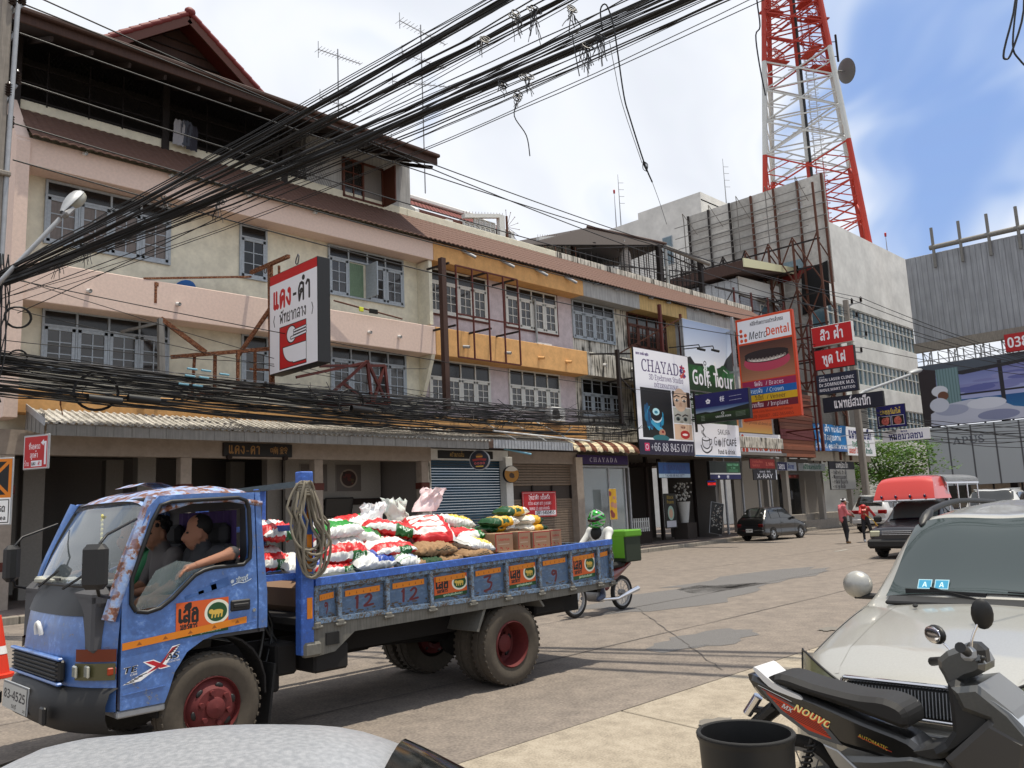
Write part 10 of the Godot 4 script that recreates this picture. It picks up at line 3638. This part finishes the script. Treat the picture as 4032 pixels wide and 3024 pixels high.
	figure("bushy haired passenger in the middle of the truck cab",{
		"hip": v3(2.98,1.08,z),"chest": v3(3.0,1.40,z),"neck": v3(2.94,1.58,z),"head": v3(2.89,1.70,z),"sh_l": v3(2.98,1.52,z+0.18),"sh_r": v3(2.98,1.52,z-0.18),
		"el_l": v3(2.86,1.26,z+0.2),"wr_l": v3(2.66,1.24,z+0.12),"el_r": v3(2.86,1.26,z-0.2),"wr_r": v3(2.66,1.24,z-0.06),"kn_l": v3(2.56,1.14,z+0.1),"an_l": v3(2.5,0.98,z+0.1),"kn_r": v3(2.56,1.14,z-0.1),"an_r": v3(2.5,0.98,z-0.1)},
		[skin,Color(0.10,0.09,0.085),Color(0.13,0.14,0.15),D],v3(2.95,1.0,z),Color(0.02,0.015,0.015),{"face": v3(-0.9,-0.1,0.35),"short": true,"wild": true})
	z=TC-0.46
	figure("truck driver in a green vest at the steering wheel",{
		"hip": v3(3.0,1.08,z),"chest": v3(3.0,1.40,z),"neck": v3(2.92,1.56,z),"head": v3(2.86,1.67,z),"sh_l": v3(2.98,1.5,z+0.19),"sh_r": v3(2.98,1.5,z-0.19),
		"el_l": v3(2.8,1.30,z+0.22),"wr_l": v3(2.6,1.38,z+0.17),"el_r": v3(2.8,1.30,z-0.22),"wr_r": v3(2.6,1.38,z-0.17),"kn_l": v3(2.6,1.14,z+0.1),"an_l": v3(2.5,0.98,z+0.1),"kn_r": v3(2.6,1.14,z-0.1),"an_r": v3(2.5,0.98,z-0.1)},
		[skin,Color(0.02,0.16,0.06),Color(0.03,0.03,0.05),D],v3(2.95,1.0,z),Color(0.02,0.015,0.015),{"face": v3(-1,-0.05,0),"short": true})
func cap(o: Node,c: Vector3,f: Vector3,m: Material) -> void:
	f=f.normalized()
	var mb:=MB.new()
	mb.ball(c,v3(0.11,0.085,0.11),8,12)
	obj("cap",mb,m,o)
	var s:=f.cross(v3(0,1,0)).normalized()
	var b:=Basis(s,s.cross(-f)*-1.0,-f)
	obj("cap_peak",MB.new().cbox(c+f*0.14+v3(0,-0.02,0),v3(0.15,0.012,0.13),0.005,b.orthonormalized()),m,o)
func small_things() -> void:
	var o:=thing("black_drum","open black plastic drum with a scuffed rim at the bottom edge before the scooter","drum",v3(3.62,-0.1,-2.14))
	var mb:=MB.new()
	mb.lathe([Vector2(0.19,0),Vector2(0.215,0.75),Vector2(0.225,0.77),Vector2(0.225,0.79),Vector2(0.205,0.79),Vector2(0.18,0.03),Vector2(0,0.03)],40)
	obj("wall",mb,mat(Color(0.10,0.10,0.10),0.5,0.0,M.t_blot,5.0,false),o)
	var r:=[]
	for k in 33:
		r.append(v3(cos(TAU*k/32)*0.216,0.785,sin(TAU*k/32)*0.216))
	obj("rim",MB.new().tube(r,0.011,6,false),M.blackmatt,o)
	o=thing("traffic_cone","orange traffic cone behind the truck mirror at the left edge","traffic cone",v3(3.0,0.0,-12.2))
	obj("cone",MB.new().lathe([Vector2(0.2,0),Vector2(0.2,0.04),Vector2(0.15,0.05),Vector2(0.03,0.75),Vector2(0,0.75)],20),mat(Color(0.80,0.18,0.05),0.6),o)
	obj("white_band",MB.new().lathe([Vector2(0.115,0.28),Vector2(0.078,0.45)],20),M.whiteplastic,o)
	o=thing("street_tree","bushy green tree behind the white doctor sign at the end of the shops","tree",v3(58.5,0.1,-22.5))
	mb=MB.new()
	mb.tube([v3(0,0,0),v3(0.1,1.5,0),v3(0.0,3.0,0.1)],[0.22,0.17,0.12],10)
	for k in 9:
		var a:=TAU*k/9
		mb.tube([v3(0,2.2+0.1*k,0),v3(cos(a)*1.6,3.2+0.15*k,sin(a)*1.6),v3(cos(a)*3.6,3.2+0.2*k,sin(a)*3.4)],[0.08,0.05,0.015],6)
	obj("trunk",mb,M.browndark,o)
	mb=MB.new()
	for k in 210:
		var c:=v3(rnd(-1,1),rnd(-1,1),rnd(-1,1))
		c=c.normalized()*pow(rnd(0.1,1),0.4)*v3(4.6,2.0,4.2)*rnd(0.75,1.05)+v3(0,3.9,0)
		for j in 34:
			var d:=v3(rnd(-1,1),rnd(-0.7,0.7),rnd(-1,1))*0.62
			var u:=v3(rnd(-1,1),rnd(-0.4,0.4),rnd(-1,1)).normalized()*0.13
			var w:=u.cross(v3(rnd(-0.5,0.5),1,rnd(-0.5,0.5))).normalized()*0.07
			mb.quad(c+d-u,c+d+w,c+d+u,c+d-w)
	var lf:=mat(Color(0.22,0.36,0.10),0.7)
	lf.backlight_enabled=true
	lf.backlight=Color(0.3,0.4,0.1)
	obj("crown",mb,lf,o).set_meta("kind","stuff")
	o=place("picket_fence","white picket fence on the planter before the salon and the cafe","fence",v3(29.7,0.2,-22.4))
	bit(o,"planter_base",v3(29.7,0.4,-22.6),v3(3.2,0.55,0.4),M.browndark)
	for k in 19:
		bit(o,"picket",v3(28.3+k*0.155,0.95,-22.4),v3(0.08,0.6,0.02),M.white,0.004)
	for y in [0.8,1.1]:
		bit(o,"rail",v3(29.7,y,-22.43),v3(2.9,0.05,0.02),M.white,0.004)
	o=thing("white_vase","tall white floor vase of pale flowers beside the cafe door","vase",v3(34.6,0.9,-22.8))
	obj("vase",MB.new().lathe([Vector2(0.18,0),Vector2(0.3,0.9),Vector2(0.32,1.0),Vector2(0,1.0)],20),M.white,o)
	mb=MB.new()
	for k in 50:
		mb.ball(v3(rnd(-0.45,0.45),rnd(1.05,1.9),rnd(-0.3,0.3)),Vector3.ONE*rnd(0.03,0.07),3,5)
	obj("flowers",mb,M.white,o).set_meta("kind","stuff")
	bit(o,"plinth",v3(0,-0.4,0),v3(0.8,0.78,0.8),M.black_inner)
	var p:=pic(96,192,Color(0.12,0.12,0.12))
	p.blots(60,8,14,80,150,3,7,[Color(0.6,0.6,0.58),Color(0.45,0.4,0.36)])
	o=flat_sign("easel_board","black easel board of small pictures leaning on the pavement by the cafe","easel board",v3(35.2,1.05,-21.4),0.8,1.5,0.04,-0.3,p.tex(),M.galv)
	o.rotation.z=-0.18
	p=pic(96,160,Color(0.08,0.07,0.04))
	p.latin("Black",48,24,22,Color(0.6,0.5,0.1),"bold",1,0,true)
	p.latin("Poem",48,46,22,Color(0.6,0.5,0.1),"bold",1,0,true)
	p.oval(48,90,26,34,Color(0.6,0.72,0.66))
	p.oval(48,92,16,22,Color(0.78,0.62,0.52))
	p.rect(8,126,80,30,Color(0.75,0.75,0.78))
	flat_sign("salon_standing_sign","standing black sign with yellow words and a wrapped face by the cafe","sign",v3(32.6,1.5,-22.2),0.95,1.6,0.05,0.0,p.tex(),M.black)
	p=pic(48,128,Color(0.80,0.62,0.10))
	p.blots(8,4,10,40,110,8,14,[Color(0.7,0.5,0.42),Color(0.5,0.2,0.2)])
	flat_sign("yellow_salon_banner","narrow yellow banner of eye pictures standing at the salon glass","banner",v3(26.55,1.9,-20.8),0.5,1.25,0.02,0.0,p.tex(),M.galv)
